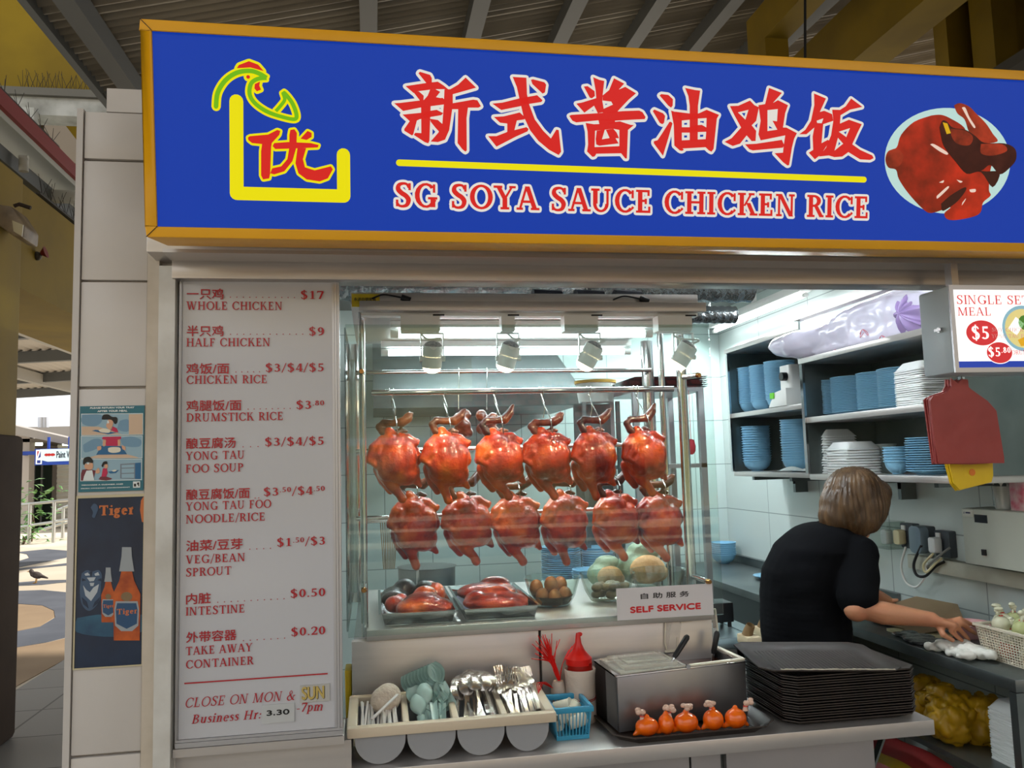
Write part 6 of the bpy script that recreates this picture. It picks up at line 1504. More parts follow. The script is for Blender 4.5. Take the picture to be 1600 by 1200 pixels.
for k, (px, top, nm) in enumerate(((1296, 591, 'leftmost'), (1334, 584, 'second'), (1377, 577, 'third'), (1412, 570, 'fourth'))):
    y = yat(px, 620, 2.17); stack('plate', PL_, (2.17, y, S2U), 22, (at(px, top, x=2.07).z - S2U - .016) / 21, f'blue plate, # of {nm} stack, upper shelf of near cabinet', 'plate', 'plates on the upper shelf of the near cabinet')
y = yat(1448, 600, 2.12); stack('foam_box', FM, (2.12, y, S2U), 18, (at(1440, 561, x=2.04).z - S2U - .036) / 17, 'white foam box, # of the stack beside the plates, upper shelf', 'foam box', 'foam boxes on the upper shelf')
y = yat(1290, 700, 2.13); stack('foam_box', FM, (2.16, y, S2L), 15, (at(1286, 671, x=2.08).z - S2L - .036) / 14, 'white foam box, # of the taller left stack, lower shelf', 'foam box', 'foam boxes on the lower shelf')
y2 = yat(1325, 700, 2.10); stack('foam_box', FM, (2.11, y2 - .02, S2L), 10, (at(1323, 690, x=2.03).z - S2L - .036) / 9, 'white foam box, # of the shorter stack above the worker, lower shelf', 'foam box', 'foam boxes on the lower shelf')
solo('storage_tub', MB().lathe([(0, 0), (.055, 0), (.066, .12), (.069, .12), (.069, .128), (0, .128)], 24, (2.25, yat(1375, 700, 2.25), S2L)), M('milky_plastic', (206, 222, 222), 0.4), 'milky plastic tub between foam boxes and blue bowls, lower shelf', 'tub')
y = yat(1399, 720, 2.12); stack('bowl', BS, (2.13, y, S2L), 6, .0115, 'small pale blue bowl, # of the short stack beside the lower plates', 'bowl', 'small bowls on the lower shelf')
y = yat(1446, 720, 2.13); stack('plate', PL_, (2.15, y - .02, S2L), 15, (at(1440, 684, x=2.05).z - S2L - .016) / 14, 'blue plate, # of the lower stack behind the red bags', 'plate', 'plates on the lower shelf')
for k, dy in enumerate((.03, -.03)):
    solo('red_cup', MB().lathe([(0, 0), (.020, 0), (.024, .036), (.021, .036), (.018, .004), (0, .004)], 18, (2.18, y - .02 + dy, S2L + .236)), M('cup_maroon', (72, 20, 30), 0.3), ('left' if k == 0 else 'right') + ' dark red cup on the lower plate stack', 'cup', 'dark red cups')
# odds on the lower corner shelf
solo('folded_cloth', MB().grid(lambda u, v: (2.08 + .10 * v, 2.12 - .30 * u, S1L + .004 + .022 * sin(pi * v) * (.6 + .4 * sin(9 * u)) + .002), 24, 10), M('cloth_grey', (206, 212, 210), 0.9), 'folded pale cloth on the lower shelf between the bowl stacks', 'cloth')
solo('dark_dish', MB().lathe([(0, 0), (.06, 0), (.075, .03), (.07, .03), (.055, .006), (0, .006)], 24, (2.27, 2.10, S1L + .002)), M('dish_dark', (44, 46, 46), 0.3), 'dark dish on the lower shelf between the bowl stacks', 'dish')
# white kitchen machine
ym = yat(1236, 610, 2.12)
mc = thing('slicing_machine', 'white kitchen machine with black knob, beside the tall bowl stack', 'kitchen machine', (2.14, ym, S1U))
part('housing', MB().rbox((2.08, ym - .07, S1U), (2.22, ym + .045, S1U + .21), .02, 4), WHITE, mc, bevel=.004)
part('foot', MB().prism([(2.05, ym - .075, S1U), (2.05, ym + .12, S1U), (2.05, ym + .05, S1U + .075), (2.05, ym - .075, S1U + .09)], (.13, 0, 0)), WHITE, mc, bevel=.004)
part('knob', MB().cyl((2.078, ym - .035, S1U + .15), (2.05, ym - .035, S1U + .15), .022, n=14), BLACK, mc)
part('green_tag', MB().box((2.044, ym + .045, S1U + .045), (2.049, ym + .085, S1U + .075)), M('tag_green', (110, 210, 40), 0.5), mc)

# bag of foam boxes on top of the near cabinet
FILM = M_film('bag_film', (226, 220, 238), 0.86, 0.2)
zb = 2.001
bg = thing('carrier_bag', 'bulging translucent bag of foam boxes on top of the near cabinet', 'bag', (2.18, 1.25, zb))
b = MB()
for i in range(15):
    t_ = i / 14; y = .92 + .80 * t_; hgt = .095 * (1 - t_ ** 2.6) + .012
    b.box((2.06 - .06 * t_, y, zb + .004), (2.34 - .12 * t_, y + .09, zb + 2 * hgt * .9)) if t_ < .75 else None
    b.ball((2.19 - .10 * t_, y, zb + hgt + .004), (.15 * (1 - .6 * t_), .14, hgt), 18, 12)
tip = at(1209, 545, x=2.0)
capsule(b, [(2.12, 1.48, zb + .08), (2.06, 1.60, zb + .075), (1.985, 1.71, zb + .068), (1.975, tip.y - .10, tip.z - .005), (1.97, tip.y - .02, tip.z + .005)], [.078, .074, .062, .045, .012], 18)
me = remesh(b, 'film', FILM, .010, (2.18, 1.25, zb), 9)
for v in me.vertices:
    p = Vector(v.co); nn = noise.noise(Vector((p.x * 12, p.y * 7, p.z * 16))) * .008 + abs(noise.noise(Vector((p.x * 26, p.y * 14, p.z * 30)))) * .006
    v.co = p + Vector(v.normal) * nn
o = bpy.data.objects.new('film', me); COL.objects.link(o); o.parent = bg
kp = at(1408, 490, x=2.03)
b = MB(); r_ = random.Random(4)
def ruff(a0, a1, r1, sw):
    def f(u, v):
        a = a0 + (a1 - a0) * u; rr = .006 + r1 * v
        return kp + Vector((-.012 - .015 * sin(9 * u + sw) * v + .05 * v * v, rr * cos(a), rr * sin(a)))
    return f
for k in range(7): b.grid(ruff(k * .9, k * .9 + 1.1, .06 + .03 * r_.random(), r_.random() * 6), 14, 6)
b.ball(kp, (.014, .016, .016), 10, 8)
part('knot', b, M('bag_lilac', (176, 150, 208), 0.25, alpha=.8), bg)
b = MB()
for (px, py) in ((1240, 548), (1262, 545), (1300, 545), (1350, 520), (1380, 530), (1225, 545)):
    p = at(px, py, x=2.03)
    b.tube(spline([p + Vector((0, .03 * cos(a * 1.3), .018 * sin(a * 2.1))) for a in range(7)], 3), .0012, 4)
part('red_print', b, M('print_red', (206, 70, 90), 0.4), bg)

# ------------------------------------------------------------------ ceiling tubes over the cabinets
for k, (y0, y1, nm) in enumerate(((2.03, 3.22, 'fluorescent tube lamp above the corner cabinet'), (0.55, 1.85, 'fluorescent tube lamp above the near cabinet, behind the lintel'))):
    t = tube_lamp('fluorescent_lamp', (2.25, y0, 2.385), (2.25, y1, 2.385), nm, None, 0)
    part('batten', MB().box((2.215, y0, 2.405), (2.285, y1, 2.45)).box((2.235, (y0 + y1) / 2 - .01, 2.45), (2.265, (y0 + y1) / 2 + .01, 2.559)), WHITE, t, bevel=.004)
    tube_light('wall_tube_light', (2.25, y0, 2.385), (2.25, y1, 2.385), 30, (-.5, 0, -1))
t = tube_lamp('fluorescent_lamp', (0.2, 2.7, 2.47), (1.5, 2.7, 2.47), 'unseen tube lamp added to light the rear of the kitchen', None, 0)  # hidden lamp, added to brighten the kitchen
part('batten', MB().box((0.2, 2.665, 2.488), (1.5, 2.735, 2.559)), WHITE, t, bevel=.004)
tube_light('kitchen_fill_light', (0.2, 2.7, 2.47), (1.5, 2.7, 2.47), 34, (0, 0, -1))
t = tube_lamp('fluorescent_lamp', (1.0, 0.72, 2.47), (2.0, 0.72, 2.47), 'unseen tube lamp added behind the lintel to light worker and shelves', None, 0)  # hidden lamp, added to light the worker and the shelf fronts
part('batten', MB().box((1.0, .685, 2.488), (2.0, .755, 2.559)), WHITE, t, bevel=.004)
tube_light('front_fill_light', (1.0, 0.72, 2.47), (2.0, 0.72, 2.47), 16, (.5, .3, -1))

# ------------------------------------------------------------------ hanging set meal lightbox
LBX = Plane((1.452, -0.055, 1.745), (1, 0, 0), (0, 0, 1))
lw, lh = 0.46, 0.225
lb = thing('set_meal_lightbox', 'lit white set meal sign box hanging at the upper right', 'sign', (1.68, 0, 1.745))
CASE = M('box_grey', (172, 184, 190), 0.35)
b = MB(); LBX.slab(0, 0, lw, lh, -.125, -.006, b)
part('casing', b, CASE, lb, bevel=.008)
b = MB()
for (a0, b0, a1, b1) in ((-.001, 0, .010, lh), (lw - .01, 0, lw, lh), (.010, 0, lw - .01, .012), (.010, lh - .012, lw - .01, lh)):
    for k in range(2): LBX.slab(a0, b0, a1, b1, -.006 + .003 * k, -.0035 + .003 * k, b)
part('front_frame', b, ALU, lb)
W_ = M('box_white', (250, 250, 248), 0.3, emit=.75); W_R = M('box_red', (206, 40, 48), 0.3, emit=.55); W_B = M('box_blue', (20, 62, 178), 0.3, emit=.45)
part('face', LBX.slab(.010, .012, lw - .01, lh - .012, -.005, -.002), W_, lb)
part('blue_band', LBX.slab(.010, .012, lw - .01, .028, -.003, -.0012), W_B, lb)
def lf(polys, h, mat, nm): part(nm, LBX.fill(polys, h), mat, lb, smooth=False, weld=False)
def lt(text, px0, py0, px1, cap, mat, nm, T=.13, t=.06, h=-.0008):
    p, q = LBX.of(px0, py0), LBX.of(px1, py0); hh = LBX.of(px0, py0 - cap)[1] - p[1]
    ps, adv = layout(text, T=T, t=t, s=.06)
    k = (q[0] - p[0]) / adv
    lf([[(p[0] + x * k, p[1] + y * hh) for x, y in z] for z in ps], h, mat, nm)
lt('SINGLE SET', 1495, 475, 1610, 14, W_R, 'heading'); lt('MEAL', 1497, 493, 1550, 13, W_R, 'heading')
for (px, py, rx_, ry_, tx_, x0, x1, y0, cap) in ((1535, 520, .0455, .0325, '$5', 1518, 1547, 530, 20), (1562, 551, .0365, .027, '$5^.80', 1544, 1580, 557, 14)):
    p = LBX.of(px, py)
    lf(disc(p[0], p[1], rx_ + .002, 36, ry_ + .002), -.0012 if px < 1550 else -.0006, W_, 'price_rim')
    lf(disc(p[0], p[1], rx_, 36, ry_), -.0010 if px < 1550 else -.0004, W_R, 'price_disc')
    lt(tx_, x0, y0, x1, cap, W_, 'price', .2, .1, h=.0002)
lt('SOY CHICKEN', 1550, 518, 1612, 6, M('box_pink_text', (206, 150, 150), .3, emit=.4), 'small_text'); lt('YONG TAU FOO', 1550, 528, 1612, 6, MATS['box_pink_text'], 'small_text'); lt('DRUMSTICK', 1582, 554, 1630, 7, W_R, 'small_text')
p = LBX.of(1600, 513)
lf(disc(p[0], p[1], .062, 40, .060), -.0016, M('box_bowl', (140, 190, 210), .3, emit=.45), 'bowl_picture')
lf(disc(p[0], p[1], .054, 40, .051), -.0015, M('box_soup', (228, 214, 140), .3, emit=.5), 'bowl_picture')
lf([[(p[0] - .045, p[1] + .0), (p[0] - .02, p[1] + .03), (p[0] + .004, p[1] + .012), (p[0] - .022, p[1] - .018)]], -.0013, W_, 'tofu_picture')
lf(disc(p[0] + .006, p[1] + .015, .02, 12), -.0013, M('box_green', (70, 130, 40), .3, emit=.4), 'leaf_picture'); lf([[(p[0] - .02, p[1] - .03), (p[0] + .01, p[1] - .018), (p[0] + .01, p[1] - .045), (p[0] - .012, p[1] - .046)]], -.0013, M('box_yolk', (226, 170, 20), .3, emit=.5), 'egg_picture')
part('latch', MB().box((1.440, -.02, 1.853), (1.452, -.012, 1.866)).box((1.436, -.030, 1.856), (1.441, -.005, 1.863)), STEEL_B, lb)
for x in (1.50, 1.86): part('hanger', MB().box((x, -.005, 1.97), (x + .02, .02, 2.040)), ALU, lb)

# carrier bags hanging below it
RB = M('bag_red', (158, 62, 58), 0.4, var=(142, 52, 50), scale=7, bump=.25, bscale=26); YB = M('bag_yellow', (226, 190, 26), 0.4, var=(206, 170, 20), scale=7, bump=.25, bscale=26)
hk = at(1497, 598, y=.03)
solo('bag_hook', MB().tube(spline([(hk.x, .03, 1.744), (hk.x, .03, hk.z + .01), (hk.x, .022, hk.z - .006), (hk.x + .004, .012, hk.z)], 4), .0015, 6).tube(spline([(hk.x + .012, .03, 1.744), (hk.x + .012, .03, hk.z + .01), (hk.x + .012, .022, hk.z - .006), (hk.x + .016, .012, hk.z)], 4), .0015, 6), STEEL_D, 'wire hook under the set meal box holding the carrier bags', 'hook')
def sheaf(pts, y, thick, name, mat, label, seed):
    P = [at(px, py, y=y) for px, py in pts]
    b = MB(); n = 5
    for k in range(n):
        dy = thick * k / n; s = random.Random(seed + k)
        q = [p + Vector((s.uniform(-.003, .003), dy, s.uniform(-.003, .003))) for p in P]
        b.prism(q, (0, thick / n * .7, 0))
    return solo(name, b, mat, label, 'carrier bags', angle=20)
red = [(1487, 592), (1496, 598), (1505, 592), (1512, 594), (1515, 604), (1542, 626), (1556, 640), (1562, 672), (1570, 716), (1568, 722), (1520, 724), (1466, 724), (1462, 690), (1455, 625), (1458, 619), (1480, 612), (1488, 604)]
sheaf(red, .010, .030, 'carrier_bags', RB, 'red plastic carrier bags hanging under the set meal box', 1)
yel_ = [(1478, 700), (1552, 700), (1553, 745), (1548, 752), (1500, 766), (1492, 755)]
yb2 = sheaf(yel_, .048, .022, 'carrier_bags', YB, 'yellow plastic carrier bags hanging behind the red ones', 9)
p = at(1519, 738, y=.047)
part('print_dot', MB().cyl((p.x, .047, p.z), (p.x, .0462, p.z), .009, n=16), M('dot_orange', (220, 120, 30), .4), yb2)
part('left_fold', MB().prism([at(1452, 652, y=.05), at(1462, 655, y=.05), at(1462, 690, y=.05), at(1454, 668, y=.05)], (0, .012, 0)).prism([at(1484, 604, y=.05), at(1493, 602, y=.05), at(1492, 606, y=.05), at(1485, 608, y=.05)], (0, .012, 0)), YB, yb2)

# ------------------------------------------------------------------ electrics on the right wall
bx = thing('switch_box', 'grey electrical switch box on the right wall', 'switch box', (2.32, .85, 1.11))
part('box_body', MB().box((2.265, .60, 1.112), (2.378, 0.995, 1.326)), M('box_paint', (176, 180, 168), 0.45), bx, bevel=.003)
part('door', MB().box((2.250, .62, 1.115), (2.264, 0.992, 1.324)), M('box_door', (186, 190, 178), 0.45), bx, bevel=.002)
DP = Plane((2.2495, .992, 1.115), (0, -1, 0), (0, 0, 1))
part('window', DP.slab(.07, .160, .135, .190, 0, .002), M('window_dark', (36, 38, 42), 0.2), bx)
part('maker_plate', DP.slab(.006, .178, .065, .205, 0, .001), M('plate_pale', (206, 208, 198), .5), bx)
part('plate_marks', DP.fill([[(.012, .190), (.018, .200), (.018, .190)], [(.024, .191), (.05, .191), (.05, .197), (.024, .197)]], .0016), M('mark_navy', (30, 40, 80), .5), bx, smooth=False)
part('lock', DP.slab(.10, .040, .118, .062, 0, .008), BLACK, bx)
tr = thing('cable_trunking', 'pale cable trunking along the right wall under the switch box', 'trunking', (2.35, .9, 1.03))
part('channel', MB().box((2.335, .5, 1.035), (2.378, 1.47, 1.095)), M('trunking', (196, 196, 180), 0.5, var=(176, 174, 158), scale=6), tr, bevel=.002)
SG_ = M('socket_grey', (70, 76, 82), 0.4); SGB = M('socket_cover', (112, 130, 142), 0.35)
def socket(y, z, label, cover):
    t = thing('power_socket', label, 'socket', (2.36, y, z - .05))
    part('plate', MB().rbox((2.345, y - .045, z - .055), (2.378, y + .045, z + .055), .008, 3, 'x'), SG_, t)
    if cover: part('flap', MB().rbox((2.300, y - .050, z - .060), (2.344, y + .030, z + .058), .025, 5, 'x'), SGB, t, bevel=.006)
    else: part('switch', MB().box((2.338, y + .005, z + .022), (2.344, y + .03, z + .045)), WHITE, t)
    return t
PLUG = M('plug_white', (226, 230, 232), .35); PLUGY = M('plug_cream', (222, 212, 170), .4)
def plug(y, z, mat, label):
    return solo('power_plug', MB().rbox((2.300, y - .022, z - .035), (2.3365, y + .022, z + .030), .012, 4, 'x'), mat, label, 'plug', bevel=.005)
socket(1.475, 1.175, 'grey wall socket with the cream plug, left of the covered socket', False); plug(1.49, 1.172, PLUGY, 'cream plug with black cable in the left grey socket')
socket(1.372, 1.170, 'wall socket under a blue grey flap', True)
socket(1.245, 1.160, 'grey wall socket nearest the switch box', False); plug(1.255, 1.158, PLUG, 'white plug in the socket nearest the switch box')
t = thing('socket_cover_box', 'clear splash cover over the left wall socket', 'socket cover', (2.33, 1.60, 1.10))
part('cover', MB().box((2.285, 1.53, 1.11), (2.377, 1.69, 1.235)), M_pane('cover_clear', (236, 240, 236), boost=1.5), t, smooth=False)
plug(1.585, 1.165, PLUG, 'white plug inside the clear splash cover')
def cable(pts, r, mat, label): solo('power_cable', MB().tube(spline(pts, 8), r, 8), mat, label, 'cable')
cable([at(1415, 855, x=2.31), at(1408, 885, x=2.32), at(1416, 910, x=2.33), at(1432, 917, x=2.33), at(1446, 900, x=2.33), at(1450, 880, x=2.33)], .005, WHITE, 'white looping cable below the clear splash cover')
cable([at(1440, 852, x=2.305), at(1428, 880, x=2.30), at(1432, 898, x=2.30), at(1446, 900, x=2.31), at(1462, 885, x=2.32), at(1475, 878, x=2.325)], .006, BLACK, 'black looping cable below the cream plug')
cable([at(1458, 865, x=2.30), at(1443, 882, x=2.295), at(1447, 894, x=2.30), at(1462, 880, x=2.31), at(1472, 872, x=2.32)], .005, PLUGY, 'cream cable looping below the covered socket')
cable([at(1484, 856, x=2.31), at(1468, 868, x=2.30), at(1450, 884, x=2.30), at(1452, 890, x=2.31)], .005, M('cable_grey', (130, 130, 126), .5), 'grey cable from the plug nearest the switch box')
# on top of the switch box
tzz = 1.327; cy_ = yat(1568, 780, 2.31)
cu = thing('utensil_cup', 'clear cup of white plastic spoons on the switch box', 'cup', (2.31, cy_, tzz))
part('cup', MB().lathe([(0, 0), (.030, 0), (.037, .085), (.0355, .085), (.029, .003), (0, .003)], 24, (2.31, cy_, tzz)), M('cup_clear', (226, 232, 226), .1, alpha=.35), cu)
for k in range(5):
    a = 1.3 * k; p = Vector((2.31 + .015 * cos(a), cy_ + .014 * sin(a), tzz + .006)); q = p + Vector((.012 * cos(a), .018 * sin(a) + .006, .085))
    t = thing('plastic_spoon', 'white plastic spoon standing in the clear cup', 'spoon', tuple(p), 'spoons in the clear cup')
    part('handle', MB().bar(p, q, .006, .003), WHITE, t); part('bowl', MB().ball(q + Vector((0, 0, .022)), (.005, .015, .024), 12, 8), WHITE, t)
sy = yat(1594, 760, 2.30)
st = thing('straw_pack', 'open pack of pink and white straws at the right edge', 'straws', (2.30, sy, tzz))
part('pack', MB().rbox((2.275, sy - .04, tzz), (2.335, sy + .03, tzz + .13), .01), M('pack_pink', (214, 96, 120), .3, alpha=.75, var=(236, 220, 220), scale=18), st)
r_ = random.Random(8)
for k in range(12): part('straw', MB().cyl((2.28 + r_.random() * .045, sy - .03 + r_.random() * .05, tzz + .004), (2.28 + r_.random() * .045, sy - .03 + r_.random() * .05, tzz + .175), .003, n=8), (MATS['pack_pink'], WHITE, M('straw_blue', (70, 90, 150), .4))[k % 3], st)

# ------------------------------------------------------------------ things on the side counter
RZ = .8505
solo('paper_sheet', MB().prism([(2.02, 1.30, RZ + .012), (2.02, .98, RZ + .012), (2.20, .95, RZ + .035), (2.33, 1.16, RZ + .075), (2.30, 1.38, RZ + .075), (2.12, 1.40, RZ + .03)], (0, 0, .0015)), M('brown_paper', (150, 128, 98), .7), 'sheet of brown wrapping paper on the side counter by the worker', 'paper')
solo('paper_sheet', MB().box((1.98, .95, RZ), (2.14, 1.12, RZ + .01)), M('cream_paper', (206, 200, 160), .7), 'stack of cream papers under the worker\'s right forearm', 'paper')
solo('white_plate', MB().lathe([(0, 0), (.06, 0), (.10, .018), (.098, .02), (.058, .004), (0, .004)], 28, (2.22, 1.55, RZ)), WHITE, 'white plate behind the brown paper', 'plate')
p = at(1522, 1000, z=RZ)
solo('pink_bowl', MB().lathe([(0, 0), (.045, 0), (.07, .03), (.085, .055), (.082, .055), (.065, .03), (.04, .005), (0, .005)], 28, (2.19, .93, RZ)), M('bowl_pink', (220, 160, 160), .35), 'pink bowl beside the worker\'s right hand', 'bowl')
b = MB(); r_ = random.Random(6)
for k in range(22): b.ball((1.975 + r_.uniform(-.05, .05), .69 + r_.uniform(-.10, .09), RZ + .018 + r_.uniform(-.006, .012)), (r_.uniform(.026, .038), r_.uniform(.026, .038), .016), 12, 8)
cm_ = remesh(b, 'wiping_cloth', M('cloth_white', (232, 230, 222), .8, var=(214, 214, 206), scale=14), .005, (1.975, .685, RZ), 4)
for v in cm_.vertices:
    p = Vector(v.co); v.co = p + Vector(v.normal) * (.016 * abs(noise.noise(p * 24)) + .006 * noise.noise(p * 60) - .003)
o = bpy.data.objects.new('wiping_cloth', cm_); COL.objects.link(o); o.location = (1.975, .685, RZ)
o['label'] = 'crumpled white wiping cloth on the side counter'; o['category'] = 'cloth'
b = MB(); r_ = random.Random(16)
for k in range(12): b.ball((1.99 + r_.uniform(-.04, .05), .93 + r_.uniform(-.12, .10), RZ + .008), (.04, .05, .008), 10, 6)
o = bpy.data.objects.new('black_film', remesh(b, 'black_film', M('film_black', (24, 24, 26), .25, bump=.6, bscale=40), .005, (1.99, .93, RZ), 1)); COL.objects.link(o); o.location = (1.99, .93, RZ)
o['label'] = 'black plastic film on the side counter under the worker\'s arm'; o['category'] = 'film'
# basket of tied bags
BKW = M('basket_cream', (214, 206, 186), .4)
x0, x1, y0, y1 = 2.03, 2.22, .46, .655
bk = thing('wide_basket', 'cream slotted basket of tied plastic bags on the side counter', 'basket', ((x0 + x1) / 2, (y0 + y1) / 2, RZ))
b = MB(); HB = .105
def gridwall(a, c, n):
    a, c = Vector(a), Vector(c); m_ = Vector(((x0 + x1) / 2, (y0 + y1) / 2, RZ))
    out = lambda p, s: p + (p - Vector((m_.x, m_.y, p.z))) * (.13 * s)
    for i in range(n + 1):
        p = a.lerp(c, i / n); b.bar(out(p, 0) + Vector((0, 0, .004)), out(p, 1) + Vector((0, 0, HB)), .0035, .002, up=(1, 0, 0))
    for j in range(1, 12):
        s = j / 12; b.bar(out(a, s) + Vector((0, 0, HB * s)), out(c, s) + Vector((0, 0, HB * s)), .002, .003)
for a, c, n in (((x0, y0, RZ), (x1, y0, RZ), 18), ((x0, y1, RZ), (x1, y1, RZ), 18), ((x0, y0, RZ), (x0, y1, RZ), 18), ((x1, y0, RZ), (x1, y1, RZ), 18)): gridwall(a, c, n)
part('basket_wall', b, BKW, bk, weld=False)
part('basket_floor', MB().box((x0, y0, RZ), (x1, y1, RZ + .004)), BKW, bk)
e = .065; b = MB(); dx, dy = (x1 - x0) * e, (y1 - y0) * e
for (a, c, d, f) in ((x0 - dx - .008, y0 - dy - .008, x1 + dx + .008, y0 - dy + .003), (x0 - dx - .008, y1 + dy - .003, x1 + dx + .008, y1 + dy + .008), (x0 - dx - .008, y0 - dy, x0 - dx + .003, y1 + dy), (x1 + dx - .003, y0 - dy, x1 + dx + .008, y1 + dy)): b.box((a, c, RZ + HB - .002), (d, f, RZ + HB + .008))
part('basket_rim', b, BKW, bk, bevel=.002)
r_ = random.Random(21); BGS = [M('tied_bag_pale', (216, 214, 186), .25, alpha=.85), M('tied_bag_red', (196, 90, 76), .25, alpha=.9), M('tied_bag_green', (190, 196, 140), .25, alpha=.85)]
for k in range(24):
    lvl = k // 8; x = x0 + .03 + (x1 - x0 - .06) * ((k * 3) % 4) / 3 + (.012 if lvl == 1 else 0); y = y0 + .03 + (y1 - y0 - .06) * ((k // 2) % 4) / 3 + (.02 if lvl == 2 else 0); z = RZ + .035 + .040 * lvl
    t = thing('tied_bag', ('pale' if k % 3 == 0 else 'reddish' if k % 3 == 1 else 'greenish') + ' tied plastic bag in the cream basket, ' + ('lower', 'middle', 'top')[lvl] + ' layer', 'tied bag', (x, y, z - .03), 'tied bags in the cream basket')
    mt = BGS[(k % 3) if not lvl else (0, 2, 0)[k % 3]]
    part('bag', MB().ball((x, y, z), (.031, .030, .029), 12, 8, Matrix.Rotation(k, 3, 'X')), mt, t)
    tl = MB(); a0 = r_.uniform(0, 6); lean = Vector((.012 * cos(a0), .012 * sin(a0), .022))
    for q in range(4): tl.ball(Vector((x, y, z + .030)) + lean * (q * .34) + Vector((r_.uniform(-.006, .006), r_.uniform(-.006, .006), 0)), (.006 + .003 * q, .005 + .0016 * q, .008), 8, 6, Matrix.Rotation(a0 + q, 3, 'Z'))
    part('bag_tail', tl, BGS[0], t)
    part('rubber_band', MB().tube([(x + .0065 * cos(a), y + .0065 * sin(a), z + .030) for a in [2 * pi * i / 10 for i in range(10)]], .0016, 5, closed=True), MATS['band_bright'], t)
# far end of the side counter
yb_ = yat(1134, 860, 2.30)
stack('bowl', BW, (2.27, 3.30, RZ), 7, .0125, 'pale blue bowl, # of the stack in the back corner of side counter', 'bowl', 'bowls in the back corner')
solo('blue_plate', MB().lathe([(0, 0), (.06, 0), (.10, .02), (.098, .022), (.058, .004), (0, .004)], 28, (2.22, 2.55, RZ)), BLUE, 'single blue plate on the side counter behind the worker', 'plate')
b = MB(); 
for (dx, dy, dz, s) in ((0, 0, .07, .07), (.02, -.05, .06, .06), (0, .03, .05, .06), (.01, 0, .12, .045)): b.ball((2.14 + dx, 2.20 + dy, RZ + dz), (s, s, s), 14, 10)
o = bpy.data.objects.new('yellow_bag', remesh(b, 'yellow_bag', YB, .006, (2.14, 2.2, RZ), 2)); COL.objects.link(o); o.location = (2.14, 2.2, RZ); o['label'] = 'yellow plastic bag on the side counter behind the worker'; o['category'] = 'bag'
rbg = thing('pink_carrier_bag', 'pinkish red carrier bag with loop handle behind the yellow bag', 'bag', (2.26, 2.38, RZ))
b = MB().ball((2.26, 2.38, RZ + .09), (.05, .09, .09), 14, 10)
o = bpy.data.objects.new('bag_body', remesh(b, 'bag_body', M('bag_pink', (196, 92, 92), .4), .008, (2.26, 2.38, RZ), 2)); COL.objects.link(o); o.parent = rbg
part('handle', MB().tube(spline([(2.25, 2.45, RZ + .12), (2.25, 2.44, RZ + .20), (2.25, 2.38, RZ + .235), (2.25, 2.31, RZ + .215), (2.25, 2.29, RZ + .14)], 6), .010, 8), MATS['bag_pink'], rbg)

# below the side counter
SHZ = .5205
FZ = foam_mesh(.15, .15, .034)
stack('foam_box', FZ, (2.10, .585, SHZ + .0), 20, .0085, 'white foam box, # of the stack under the side counter', 'foam box', 'foam boxes under the side counter')
b = MB(); r_ = random.Random(31)
for k in range(12): b.ball((2.06 + r_.uniform(-.06, .08), .93 + r_.uniform(-.14, .14), SHZ + .07 + r_.uniform(-.02, .04)), (.075, .085, .065), 12, 8)
ymesh = remesh(b, 'yellow_bag', M('bag_mustard', (176, 136, 18), .4, alpha=.92), .008, (2.06, .93, SHZ), 5)
for v in ymesh.vertices:
    p = Vector(v.co); v.co = p + Vector(v.normal) * (.045 * (abs(noise.noise(p * 13)) - .2) + .022 * abs(noise.noise(p * 31)))
o = bpy.data.objects.new('yellow_bag', ymesh); COL.objects.link(o); o.location = (2.06, .93, SHZ); o['label'] = 'crumpled yellow plastic bag under the side counter'; o['category'] = 'bag'
part('bag_handle', MB().tube([(1.97, 1.02, SHZ + .16), (1.95, 1.08, SHZ + .20), (1.94, 1.14, SHZ + .23)], .012, 8), MATS['bag_mustard'], o)
for k, (nm, mt, x, z) in enumerate((('red', M('bin_red', (150, 46, 44), .4), 1.95, .47), ('yellow', M('bin_yellow', (190, 160, 30), .4), 1.90, .455), ('pink', M('bin_pink', (180, 90, 90), .4), 1.85, .44))):
    solo('flat_bag', MB().grid(lambda u, v: (x - .10 * u, .45 + .75 * v, z - .03 * u + .006 * sin(14 * v)), 4, 24).grid(lambda u, v: (x - .10 * u, .45 + .75 * v, z - .012 - .03 * u + .006 * sin(14 * v)), 4, 24), mt, f'{nm} folded plastic sheet on the storage box under the side counter', 'plastic sheet')
sb = thing('storage_box', 'milky storage box with lid under the side counter', 'storage box', (1.9, .95, 0))
part('box', MB().box((1.76, .50, 0.02), (1.91, 1.40, .36), taper=.01), M('milky_box', (150, 160, 168), .35, alpha=.9), sb)
part('lid', MB().rbox((1.74, .48, .361), (1.915, 1.42, .40), .02), M('lid_blue_grey', (124, 146, 160), .35), sb, bevel=.004)
solo('red_bin', MB().lathe([(0, 0), (.12, 0), (.14, .45), (.15, .45), (.15, .47), (.13, .47), (.11, .02), (0, .02)], 24, (1.60, .62, 0)), M('bin_maroon', (120, 24, 28), .35), 'dark red bin under the end of the front counter', 'bin')

